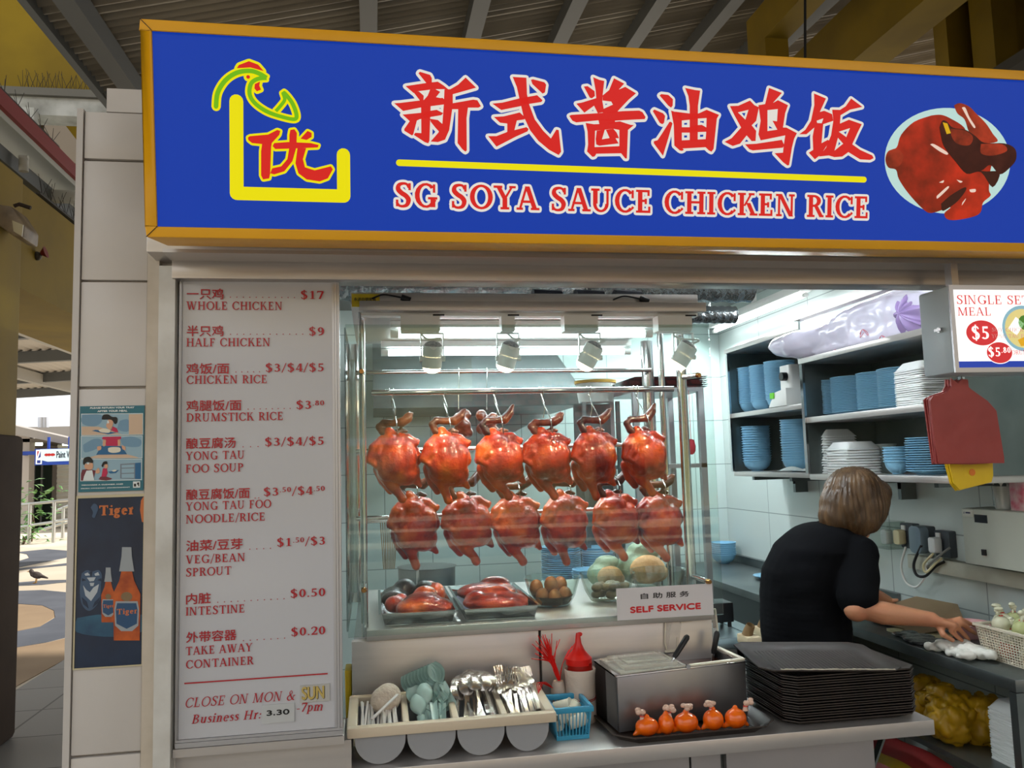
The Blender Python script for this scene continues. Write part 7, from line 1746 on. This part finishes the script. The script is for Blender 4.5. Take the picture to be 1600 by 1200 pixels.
# ------------------------------------------------------------------ behind the display case
stack('plate', PL_, (0.90, 2.10, .8505), 30, .0092, 'blue plate, # of the left stack on the kitchen table', 'plate', 'plates on the kitchen table')
stack('bowl', BW, (0.98, 1.86, .8505), 13, .0115, 'pale blue bowl, # of the short front stack on the kitchen table', 'bowl', 'bowls on the kitchen table')
stack('bowl', BW, (1.10, 2.14, .8505), 19, .0115, 'pale blue bowl, # of the tall right stack on the kitchen table', 'bowl', 'bowls on the kitchen table')
rk = thing('pan_rack', 'steel rack behind the right end of the display case', 'rack', (1.42, 2.2, 0))
for x, y in ((1.28, 2.0), (1.62, 2.0), (1.28, 2.43), (1.62, 2.43)): part('upright', MB().box((x - .015, y - .015, .0 if x > 1.5 else .851), (x + .015, y + .015, 1.88)), ALU, rk)
for z in (1.50, 1.88): part('rack_shelf', MB().box((1.265, 1.985, z), (1.635, 2.45, z + .02)), ALU, rk)
for k in range(6): solo('baking_pan', MB().box((1.285, 2.0, 1.9015 + .010 * k), (1.665 + .004 * (k % 2), 2.44, 1.908 + .010 * k), taper=.012), STEEL_B, f'steel baking pan on the rack top, {nth(5 - k, 6)} of the pile', 'pan', 'baking pans on the rack')
b = MB().prism([(0.0, 3.40, 2.35), (0.0, 2.55, 1.95), (0.0, 2.55, 1.86), (0.0, 3.40, 1.86)], (1.15, 0, 0))
solo('range_hood', b, STEEL_D, 'steel cooker hood on the back wall behind the display case', 'cooker hood')
ts = thing('plastic_pail', 'white pail with yellow lid hanging behind the case, right of centre', 'pail', (1.02, 2.3, 1.62))
pp = at(930, 600, y=2.3)
part('pail_body', MB().lathe([(0, -.10), (.09, -.10), (.105, 0), (0, 0)], 26, (pp.x, 2.3, pp.z)), WHITE, ts)
part('pail_lid', MB().lathe([(0, .0), (.11, .0), (.112, .016), (0, .018)], 26, (pp.x, 2.3, pp.z)), M('lid_ochre', (206, 160, 70), .4), ts)
part('pail_stand', MB().box((pp.x - .1, 2.2, .851), (pp.x - .08, 2.22, pp.z - .101)).box((pp.x + .08, 2.2, .851), (pp.x + .1, 2.22, pp.z - .101)).box((pp.x - .1, 2.38, .851), (pp.x + .1, 2.40, pp.z - .101)), STEEL_D, ts)
p = at(1080, 697, y=1.97)
solo('string_ball', MB().lathe([(.004, .035), (.016, .030), (.022, .0), (.020, -.025), (.010, -.04), (.002, -.042)], 14, (p.x, 1.97, p.z)).cyl((p.x, 1.97, p.z + .03), (p.x, 1.97, 1.884), .0015, n=6), M('string_magenta', (206, 36, 66), .5, bump=.8, bscale=120, stretch=(1, 1, .1)), 'small red string net hanging right of the case', 'net')
# dark skewers and a pot at the left, seen through the glass
for k in range(9):
    x = .02 + .008 * k
    solo('skewer', MB().tube([(x, 1.30, 1.34), (x + .002, 1.30, 1.33), (x + .012 - .003 * k, 1.32, 1.16)], .0018, 6), M('skewer_brass', (150, 120, 80), .3, .9), f'thin metal skewer on the small rail at the left, {["first", "second", "third", "fourth", "fifth", "sixth", "seventh", "eighth", "ninth"][k]} from the left', 'skewer', 'skewers on the rail')
solo('skewer_rail', MB().cyl((-.05, 1.30, 1.342), (.16, 1.30, 1.342), .006, n=10).cyl((.16, 1.30, .851), (.16, 1.30, 1.348), .006, n=10), STEEL_B, 'small rail carrying skewers at the left behind the case', 'rail')
solo('stock_pot', MB().lathe([(0, 0), (.13, 0), (.135, .22), (.14, .225), (.0, .235)], 26, (.24, 2.05, .8505)), STEEL_D, 'dull steel pot at the left on the kitchen table', 'pot')
# foil ducts and clutter above the case
FOIL = M('duct_foil', (150, 156, 158), .22, .95, bump=1.0, bscale=34)
for k, (y, z, x0, x1, r, nm) in enumerate(((1.35, 2.28, -.3, at(1172, 468, y=1.35).x, .075, 'large'), (1.6, at(1120, 492, y=1.6).z, .9, at(1148, 492, y=1.6).x, .04, 'small'))):
    b = MB(); n = 60
    b.tube([(x0 + (x1 - x0) * i / n, y, z) for i in range(n + 1)], [r * (1 + .06 * sin(i * 2.1)) for i in range(n + 1)], 20)
    for xh in (x0 + .2, x1 - .12): b.cyl((xh, y, z + r * .9), (xh, y, 2.559), .004, n=6)
    solo('foil_duct', b, FOIL, nm + ' crinkled foil duct above the display case', 'duct')
solo('card_box', MB().box((.10, .55, 2.031), (.235, .8, 2.06)), M('box_pale', (196, 206, 198), .6), 'pale flat box on top of the display case', 'box')
solo('card_box', MB().box((.28, .5, 2.031), (.40, .7, 2.056)), M('box_navy', (34, 50, 96), .5), 'blue flat box on top of the display case', 'box')
for k, x in enumerate((.47, .60, .72)):
    solo('foil_roll', MB().cyl((x, .45, 2.046), (x + .09, .47, 2.046), .0145, n=14), M('roll_dark', (44, 48, 60), .4), ['left', 'middle', 'right'][k] + ' dark roll on top of the display case', 'roll', 'rolls on the case')
# scale and paper packets on the kitchen table
sc_ = thing('weighing_scale', 'black weighing scale on the kitchen table right of the notice', 'scale', (1.40, 1.42, .8505))
part('body', MB().rbox((1.36, 1.36, .872), (1.455, 1.47, .95), .006), BLACK, sc_, bevel=.003)
for x, y in ((1.375, 1.375), (1.44, 1.375), (1.375, 1.455), (1.44, 1.455)): part('foot', MB().cyl((x, y, .8505), (x, y, .8715), .008, n=10), BLACK, sc_)
KRAFT = M('kraft_paper', (186, 168, 134), .8, var=(206, 192, 162), scale=7)
for k, (px, py) in enumerate(((1172, 1003), (1203, 990))):
    p = at(px, py, z=.86); p.x = min(p.x, 1.49)
    t = thing('paper_packet', ('front' if k == 0 else 'rear') + ' open brown paper packet behind the tray stack', 'packet', (p.x, p.y, .8505), 'paper packets')
    part('sleeve', MB().box((p.x - .03, p.y - .04, .8505), (p.x + .03, p.y + .05, .885)), KRAFT, t, bevel=.006)
    part('rolled_top', MB().tube([(p.x - .01, p.y, .885), (p.x - .005, p.y - .005, .905), (p.x, p.y - .015, .925)], [.02, .018, .016], 12, caps=False), M('kraft_dark', (130, 104, 70), .8), t)

solo('yellow_packet', MB().box((-.085, .44, .8505), (-.0665, .52, 1.0), taper=.002), YB, 'yellow packet wedged between the menu board and the display case', 'packet', bevel=.003)
# ================================================================== the worker
SKIN = M('skin', (196, 138, 104), 0.5, sss=.12, var=(186, 124, 92), scale=10)
SHIRT = M('black_shirt', (9, 10, 13), 0.95, spec=.15, var=(13, 14, 18), scale=5)
HAIR = M('brown_hair', (104, 78, 50), 0.38, var=(66, 48, 32), scale=26, stretch=(1, 1, .18), bump=.5, bscale=60)
TROUSER = M('dark_trousers', (30, 30, 36), 0.8)
w = thing('person', 'worker with short brown hair in black t-shirt, bending over the side counter', 'person', (1.64, 1.02, 0))
PB = Vector((1.64, 1.02, 0))
def obj_mesh(name, me, parent):
    o = bpy.data.objects.new(name, me); COL.objects.link(o); o.parent = parent; return o
head_c = at(1334, 784, y=1.01)
neck = at(1325, 850, y=1.02)
sh_r = at(1345, 868, y=.90); sh_l = at(1270, 850, y=1.14)
elb = at(1338, 952, y=.80); wr = at(1456, 968, y=.74); kn = at(1490, 976, y=.72)
elb_l = at(1352, 925, y=1.30); wr_l = at(1385, 940, y=1.36)
pel = Vector((1.60, 1.05, .86))
# skin: neck, head core, both arms, right hand with five fingers, legs: one surface
b = MB()
capsule(b, [tuple(neck + Vector((-.02, .01, -.03))), tuple(neck + Vector((.015, 0, .02))), tuple(head_c + Vector((0, 0, -.05)))], [.055, .05, .05], 16)
fwd = Vector((.50, .42, -.62)).normalized()
b.ball(head_c, (.078, .078, .10), 20, 14); b.ball(head_c + fwd * .05 + Vector((0, 0, -.02)), (.06, .062, .075), 18, 12)
b.ball(head_c + fwd * .115 + Vector((0, 0, -.005)), (.016, .014, .02), 10, 8)                              # nose
b.ball(head_c + fwd * .09 + Vector((0, 0, -.065)), (.03, .03, .024), 12, 8)                              # chin
for s in (-1, 1): b.ball(head_c + Vector((.0, s * .078, -.02)), (.018, .012, .03), 10, 8)                 # ears
capsule(b, [tuple(sh_r), tuple((sh_r + elb) / 2), tuple(elb), tuple(elb.lerp(wr, .35)), tuple(elb.lerp(wr, .75)), tuple(wr)], [.052, .049, .043, .041, .031, .026], 16)
capsule(b, [tuple(sh_l), tuple(elb_l), tuple(wr_l)], [.05, .04, .028], 14)
d = (kn - wr).normalized(); side = d.cross(Vector((0, 0, 1))).normalized()
for s, l in ((-.026, .075), (-.009, .082), (.009, .08), (.025, .07)): capsule(b, [tuple(wr + side * s * .5), tuple(wr + d * l * .9 + side * s)], [.017, .012], 10)
fing = [((1500, 967), (1512, 973), (1522, 977)), ((1503, 975), (1515, 984), (1524, 990)), ((1498, 983), (1508, 993), (1514, 1000)), ((1486, 986), (1496, 995), (1503, 1001))]
for k, ((a0, a1), (b0, b1), (c0, c1)) in enumerate(fing):
    y = .735 - .010 * k
    pts = [wr + d * .06 + side * (-.026 + .017 * k), at(a0, a1, y=y), at(b0, b1, y=y + .005), at(c0, c1, y=y + .008)]
    capsule(b, [tuple(p) for p in pts], [.0115, .0098, .0088, .0072], 10)
capsule(b, [tuple(wr + d * .02 - side * .02), tuple(at(1474, 992, y=.70)), tuple(at(1488, 1000, y=.70))], [.013, .011, .009], 10)
d2 = Vector((.5, .3, -.25)).normalized()
for k in range(4): capsule(b, [tuple(wr_l + Vector((0, 0, .018 - .012 * k))), tuple(wr_l + d2 * .06 + Vector((0, 0, .02 - .016 * k))), tuple(wr_l + d2 * .09 + Vector((.0, .01, .0 - .014 * k)))], [.013, .0095, .0075], 9)
capsule(b, [tuple(wr_l), tuple(wr_l + Vector((.03, -.03, .01)))], [.012, .008], 9)
capsule(b, [(1.64, 1.02, 1.19), (1.60, 1.05, .9)], [.06, .09], 12)
for s in (-1, 1): capsule(b, [(1.60 + .02 * s, 1.05 + .08 * s, .76), (1.615, 1.05 + .10 * s, .47), (1.59, 1.05 + .10 * s, .07), (1.66, 1.05 + .10 * s, .035)], [.085, .058, .038, .03], 12)
obj_mesh('body', remesh(b, 'body', SKIN, .0045, tuple(PB), 4), w)
# hair: a bob cut that hangs forward over the face
b = MB()
hc = at(1335, 772, y=.99)
b.ball(hc, (.112, .112, .106), 28, 18)
for (px, py, y, r) in ((1318, 790, .97, .092), (1306, 806, .965, .066), (1350, 790, .96, .088), (1332, 806, .95, .070), (1352, 808, .94, .062), (1345, 826, .935, .036), (1364, 782, .96, .062), (1372, 770, .97, .050), (1360, 820, .945, .03)):
    b.ball(at(px, py, y=y), (r * .95, r, r), 20, 14)
me = remesh(b, 'hair', HAIR, .006, tuple(PB), 12)
for v in me.vertices:
    p = Vector(v.co); a = atan2(p.y + PB.y - head_c.y, p.x + PB.x - head_c.x)
    v.co = p + Vector(v.normal) * (.0022 * sin(a * 46 + 3 * noise.noise(p * 12)) + .004 * noise.noise(Vector((p.x * 22, p.y * 22, p.z * 5))))
hr = obj_mesh('hair', me, w)
# t-shirt, slightly outside the body
b = MB()
prof = [((1.60, 1.05, .82), (.165, .165)), ((1.60, 1.05, .92), (.168, .165)), ((1.60, 1.045, 1.02), (.166, .166)), ((1.61, 1.035, 1.11), (.165, .172)), ((1.635, 1.02, 1.19), (.148, .172)), ((1.67, 1.01, 1.245), (.11, .14))]
for i in range(len(prof) - 1):
    (c0, r0), (c1, r1) = prof[i], prof[i + 1]
    for k in range(5):
        t = k / 5; b.ball(tuple(Vector(c0).lerp(Vector(c1), t)), (r0[0] + (r1[0] - r0[0]) * t, r0[1] + (r1[1] - r0[1]) * t, .06), 26, 12)
b.ball(tuple(neck + Vector((-.05, .01, -.055))), (.085, .10, .045), 18, 12)
capsule(b, [tuple(sh_r + Vector((-.05, .06, .01))), tuple(sh_r + Vector((-.01, .01, .0))), tuple(sh_r.lerp(elb, .45)), tuple(sh_r.lerp(elb, .80))], [.080, .080, .073, .070], 18)
capsule(b, [tuple(sh_l + Vector((.03, -.04, .01))), tuple(sh_l), tuple(sh_l.lerp(elb_l, .6))], [.085, .083, .07], 18)
capsule(b, [tuple(sh_l + Vector((.0, -.03, -.02))), tuple(sh_l + Vector((-.02, -.04, -.14)))], [.075, .09], 18)
me = remesh(b, 't_shirt', SHIRT, .007, tuple(PB), 6)
for v in me.vertices:
    p = Vector(v.co); v.co = p + Vector(v.normal) * (.004 * noise.noise(Vector((p.x * 8, p.y * 8, p.z * 22))) )
obj_mesh('t_shirt', me, w)
b = MB()
b.ball((1.60, 1.05, .80), (.165, .175, .12), 20, 14)
for s in (-1, 1): capsule(b, [(1.60, 1.05 + .09 * s, .78), (1.615, 1.05 + .10 * s, .47), (1.59, 1.05 + .10 * s, .09)], [.105, .078, .06], 16)
obj_mesh('trousers', remesh(b, 'trousers', TROUSER, .009, tuple(PB), 5), w)
b = MB()
for s in (-1, 1): capsule(b, [(1.58, 1.05 + .10 * s, .04), (1.70, 1.05 + .10 * s, .032)], [.04, .032], 14)
obj_mesh('shoes', remesh(b, 'shoes', BLACK, .006, tuple(PB), 3), w)
b = MB()
for s in (-1, 1): b.ball(head_c + fwd * .098 + Vector((0, s * .03, .015)), (.008, .010, .007), 10, 8)
obj_mesh('eyes', remesh(b, 'eyes', BLACK, .003, tuple(PB), 1), w)
b = MB().ball(head_c + fwd * .108 + Vector((0, 0, -.04)), (.009, .02, .006), 10, 8)
obj_mesh('mouth', remesh(b, 'mouth', M('lip', (150, 76, 70), .5), .003, tuple(PB), 1), w)
# ================================================================== things outside, left of the stall
bp = at(57, 911, z=-0.014)
t = thing('myna_bird', 'small grey brown bird standing on the court', 'bird', tuple(bp))
FE = M('feather_brown', (62, 56, 54), .8, var=(90, 82, 78), scale=30); k = 1.0
b = MB()
b.ball(bp + Vector((0, 0, .115)), (.085, .048, .05), 16, 10, Matrix.Rotation(radians(18), 3, 'Y')); b.ball(bp + Vector((-.075, 0, .175)), (.034, .03, .032), 12, 8)
capsule(b, [tuple(bp + Vector((-.05, 0, .13))), tuple(bp + Vector((-.075, 0, .17)))], [.04, .028], 12)
capsule(b, [tuple(bp + Vector((.07, 0, .095))), tuple(bp + Vector((.15, 0, .065)))], [.026, .012], 10)
o = bpy.data.objects.new('body', remesh(b, 'body', FE, .007, tuple(bp), 3)); COL.objects.link(o); o.parent = t
part('beak', MB().cyl(bp + Vector((-.10, 0, .175)), bp + Vector((-.135, 0, .168)), .010, .002, 10), M('beak_orange', (206, 150, 50), .5), t)
for s in (-1, 1): part('leg', MB().cyl(bp + Vector((.0, .02 * s, .08)), bp + Vector((-.01, .02 * s, 0)), .006, n=8).cyl(bp + Vector((-.01, .02 * s, .004)), bp + Vector((-.045, .02 * s, .003)), .005, n=8), MATS['beak_orange'], t)

RAILM = M('railing_steel', (196, 196, 192), .3, .8)
def Rp(px, py, y): return at(px, py, y=y)
rl = thing('railing', 'steel handrail at the edge of the court', 'railing', tuple(at(60, 850, z=0)))
for (a, b_) in (((10, 791, 19.2), (112, 781, 19.2)), ((10, 827, 19.2), (112, 811, 19.2)), ((44, 834, 20.6), (112, 814, 20.6)), ((88, 798, 20.6), (118, 786, 20.6))):
    part('rail', MB().cyl(Rp(*a), Rp(*b_), .035, n=10), RAILM, rl)
for (px, y, py0) in ((47, 19.2, 787), (85, 19.2, 784), (99, 20.6, 792)):
    p = Rp(px, py0, y); part('rail_post', MB().cyl((p.x, y, -.02), tuple(p), .04, n=10), RAILM, rl)
# shop sign and its tubes
y = 23.2
p0, p1 = at(55, 727, y=y), at(124, 700, y=y)
shs = thing('shop_sign', 'blue and white lit shop sign across the court', 'sign', ((p0.x + p1.x) / 2, y, p0.z))
SHP = Plane((p0.x, y - .06, p0.z), (1, 0, 0), (0, 0, 1)); w_, h_ = p1.x - p0.x, p1.z - p0.z
for xx in (p0.x + .3, p1.x - .3): part('hanger', MB().box((xx, y, p1.z), (xx + .06, y + .06, at(80, 690, y=24).z + .1)), M('sign_box_blue', (32, 70, 170), .4), shs)
part('mount_bar', MB().box((at(38, 720, y=24).x, y + .11, p0.z + .3), (p1.x, y + .2, p0.z + .4)).box((at(38, 720, y=24).x, y + .11, p0.z + .3), (at(38, 720, y=24).x + .1, 23.999, p0.z + .4)), MATS['sign_box_blue'], shs)
part('sign_box', MB().box((p0.x, y - .05, p0.z), (p1.x, y + .1, p1.z)), M('sign_box_blue', (32, 70, 170), .4), shs)
part('sign_face', SHP.fill([[(w_ * .16, h_ * .30), (w_ * .3, h_ * .2), (w_, h_ * .22), (w_, h_ * .97), (w_ * .12, h_ * .97)]], 0), M('sign_pale', (206, 226, 230), .4, emit=.4), shs, smooth=False)
part('badge', SHP.fill(rect(.03 * w_, .06 * h_, .17 * w_, .95 * h_), .004), M('badge_white', (230, 234, 234), .4, emit=.4), shs, smooth=False)
part('badge_mark', SHP.fill([[(.06 * w_, .5 * h_), (.10 * w_, .86 * h_), (.06 * w_, .86 * h_)]], .008), M('badge_red', (200, 40, 40), .4), shs, smooth=False)
part('badge_mark', SHP.fill([[(.08 * w_, .4 * h_), (.14 * w_, .88 * h_), (.14 * w_, .5 * h_)], [(.06 * w_, .12 * h_), (.14 * w_, .12 * h_), (.14 * w_, .3 * h_), (.06 * w_, .3 * h_)]], .008), M('badge_blue', (40, 60, 150), .4), shs, smooth=False)
part('sign_text', SHP.fill(bold(fit(text_pieces('Paint Veter'), .50 * w_, .42 * h_, .47 * w_, .4 * h_), .004), .006), M('text_navy', (30, 36, 60), .5), shs, smooth=False, weld=False)
part('sign_text', SHP.fill(disc(.27 * w_, .62 * h_, .05 * w_, 10, .09 * h_) + disc(.33 * w_, .62 * h_, .05 * w_, 10, .09 * h_) + disc(.41 * w_, .62 * h_, .06 * w_, 10, .09 * h_), .006), MATS['badge_red'], shs, smooth=False, weld=False)
for k, (a, b_) in enumerate(((48, 66), (98, 122))):
    q0, q1 = at(a, 694, y=24.6), at(b_, 694, y=24.6)
    solo('shop_tube', MB().cyl(tuple(q0), tuple(q1), .05, n=10).box((q0.x, 24.57, q0.z), (q1.x, 24.63, at(80, 690, y=24).z + .02)), M('tube_far', (240, 255, 236), emit=3.0), ('left' if k == 0 else 'right') + ' fluorescent tube above the far shop sign', 'light')
b = MB().cyl(at(66, 652, y=25), at(66, 668, y=25), .12, n=12).cyl(at(71, 652, y=25), at(71, 668, y=25), .1, n=12)
solo('vent_pipe', b, ALU, 'pair of vent pipes on the far shop roof', 'pipe')
LEAFM = M('leaf_green', (58, 104, 46), .45, var=(120, 160, 90), scale=6)
def plant(px, py, y, n, s, label, seed):
    base = at(px, py, y=y); base.z = -.02; top = at(px, py, y=y)
    t = thing('potted_shrub', label, 'plant', tuple(base)); r = random.Random(seed); b = MB()
    for k in range(n):
        c = top + Vector((r.gauss(0, .34 * s), r.uniform(-.3, .3), r.gauss(0, .30 * s))); a = r.uniform(0, 6.3); d = Vector((cos(a), sin(a) * .5, r.uniform(-.5, .4))).normalized(); l = r.uniform(.14, .26) * s
        sd = d.cross(Vector((0, 0, 1))).normalized() * l * .24
        b.add([c, c + d * l * .45 + sd, c + d * l + Vector((0, 0, -.03)), c + d * l * .45 - sd, c + d * l * .45 + Vector((0, 0, .02))], [(0, 1, 4), (1, 2, 4), (2, 3, 4), (3, 0, 4)])
    f = part('foliage', b, LEAFM, t, smooth=False); f['kind'] = 'stuff'
    part('stem', MB().tube([tuple(base), tuple(base.lerp(top, .6) + Vector((.05, 0, 0))), tuple(top)], [.03, .025, .015], 8), M('stem_brown', (90, 74, 54), .8), t)
plant(50, 800, 19.8, 150, 1.15, 'leafy green shrub behind the handrail, the upper one', 1)
plant(36, 838, 19.0, 60, .7, 'small green plant at the foot of the pillar dado', 2)

# bird spikes on the ledge, the awning and the roof edge
SPK = M('spike_dark', (52, 46, 38), .6, .3)
def spikes(name, P0, P1, n, h, label, seed):
    P0, P1 = Vector(P0), Vector(P1); r = random.Random(seed)
    t = thing(name, label, 'bird spikes', tuple((P0 + P1) / 2))
    part('base_strip', MB().bar(P0, P1, .03, .012), SPK, t)
    b = MB()
    for i in range(n):
        c = P0.lerp(P1, (i + .5) / n)
        for s in (-.45, 0, .4): b.cyl(c, c + Vector((s * h * .7 + r.uniform(-.01, .01), r.uniform(-.06, .06), h * (1 - .15 * abs(s)))), .0022, .0016, 5)
    part('spike_rods', b, SPK, t)['kind'] = 'stuff'
lzz = at(25, 160, y=4.84).z + .03
spikes('bird_spikes', (at(30, 155, y=4.84).x, 4.84, lz + .068), (at(164, 158, y=4.84).x, 4.84, lz + .068), 13, .16, 'row of wire bird spikes on the ledge at the upper left', 1)
spikes('bird_spikes', (-2.20, 3.9, 3.44), (-2.20, 7.4, 3.44), 24, .14, 'row of wire bird spikes along the lower yellow beam', 2)
spikes('bird_spikes', (-2.195, 3.25, 3.875), (-2.195, 4.2, 3.875), 5, .10, 'row of wire bird spikes on the red edged awning', 3)
spikes('bird_spikes', (at(180, 142, y=.3).x, .28, 2.480), (at(222, 142, y=.3).x, .28, 2.480), 6, .03, 'short row of bird spikes on the column cap', 4)
# old wall lamp and valve pipe on the pillar
LMP = M('lamp_cream', (150, 132, 106), .5, var=(110, 94, 74), scale=9)
c = at(18, 345, y=3.3)
wlmp = thing('wall_lamp', 'weathered floodlight on the yellow pillar', 'lamp', (c.x, c.y, c.z))
b = MB().prism([at(-8, 318, y=3.2), at(18, 322, y=3.2), at(38, 352, y=3.2), at(36, 372, y=3.2), at(20, 368, y=3.2), at(-8, 348, y=3.2)], (0, .22, 0))
part('housing', b, LMP, wlmp, bevel=.012)
part('lens_panel', MB().prism([at(20, 345, y=3.19), at(37, 352, y=3.19), at(35, 370, y=3.19), at(22, 362, y=3.19)], (0, -.008, 0)), M('lens_cream', (196, 184, 150), .25), wlmp)
part('bracket', MB().tube([at(22, 322, y=3.3), at(30, 319, y=3.3), at(48, 325, y=3.3)], .012, 8), M('rust_dark', (52, 40, 30), .8), wlmp)
pv = thing('valve_pipe', 'old pipe with a red handled valve along the yellow beam', 'pipe', tuple(at(45, 395, y=3.8)))
part('pipe', MB().cyl(at(-6, 358, y=3.58), at(124, 452, y=4.9), .016, n=10), M('pipe_grey', (92, 88, 78), .6), pv)
part('valve', MB().cyl(at(40, 392, y=3.9), at(50, 398, y=3.9), .035, n=12).cyl(at(32, 376, y=3.9), at(34, 392, y=3.9), .025, n=10).ball(at(58, 400, y=3.9), .03, 10, 8), M('valve_brass', (70, 62, 48), .5, .6), pv)
part('valve_handle', MB().cyl(at(64, 396, y=3.9), at(72, 394, y=3.9), .012, .04, 12), M('handle_red', (126, 40, 30), .6), pv)
gp = at(46, 262, y=3.6)
solo('pipe_stub', MB().cyl(at(37, 248, y=3.9), at(37, 268, y=3.9), .03, n=12).cyl(at(30, 246, y=3.9), at(44, 246, y=3.9), .016, n=10), M('pipe_white', (190, 188, 180), .5), 'white pipe stub with a tap on the left bar', 'pipe')
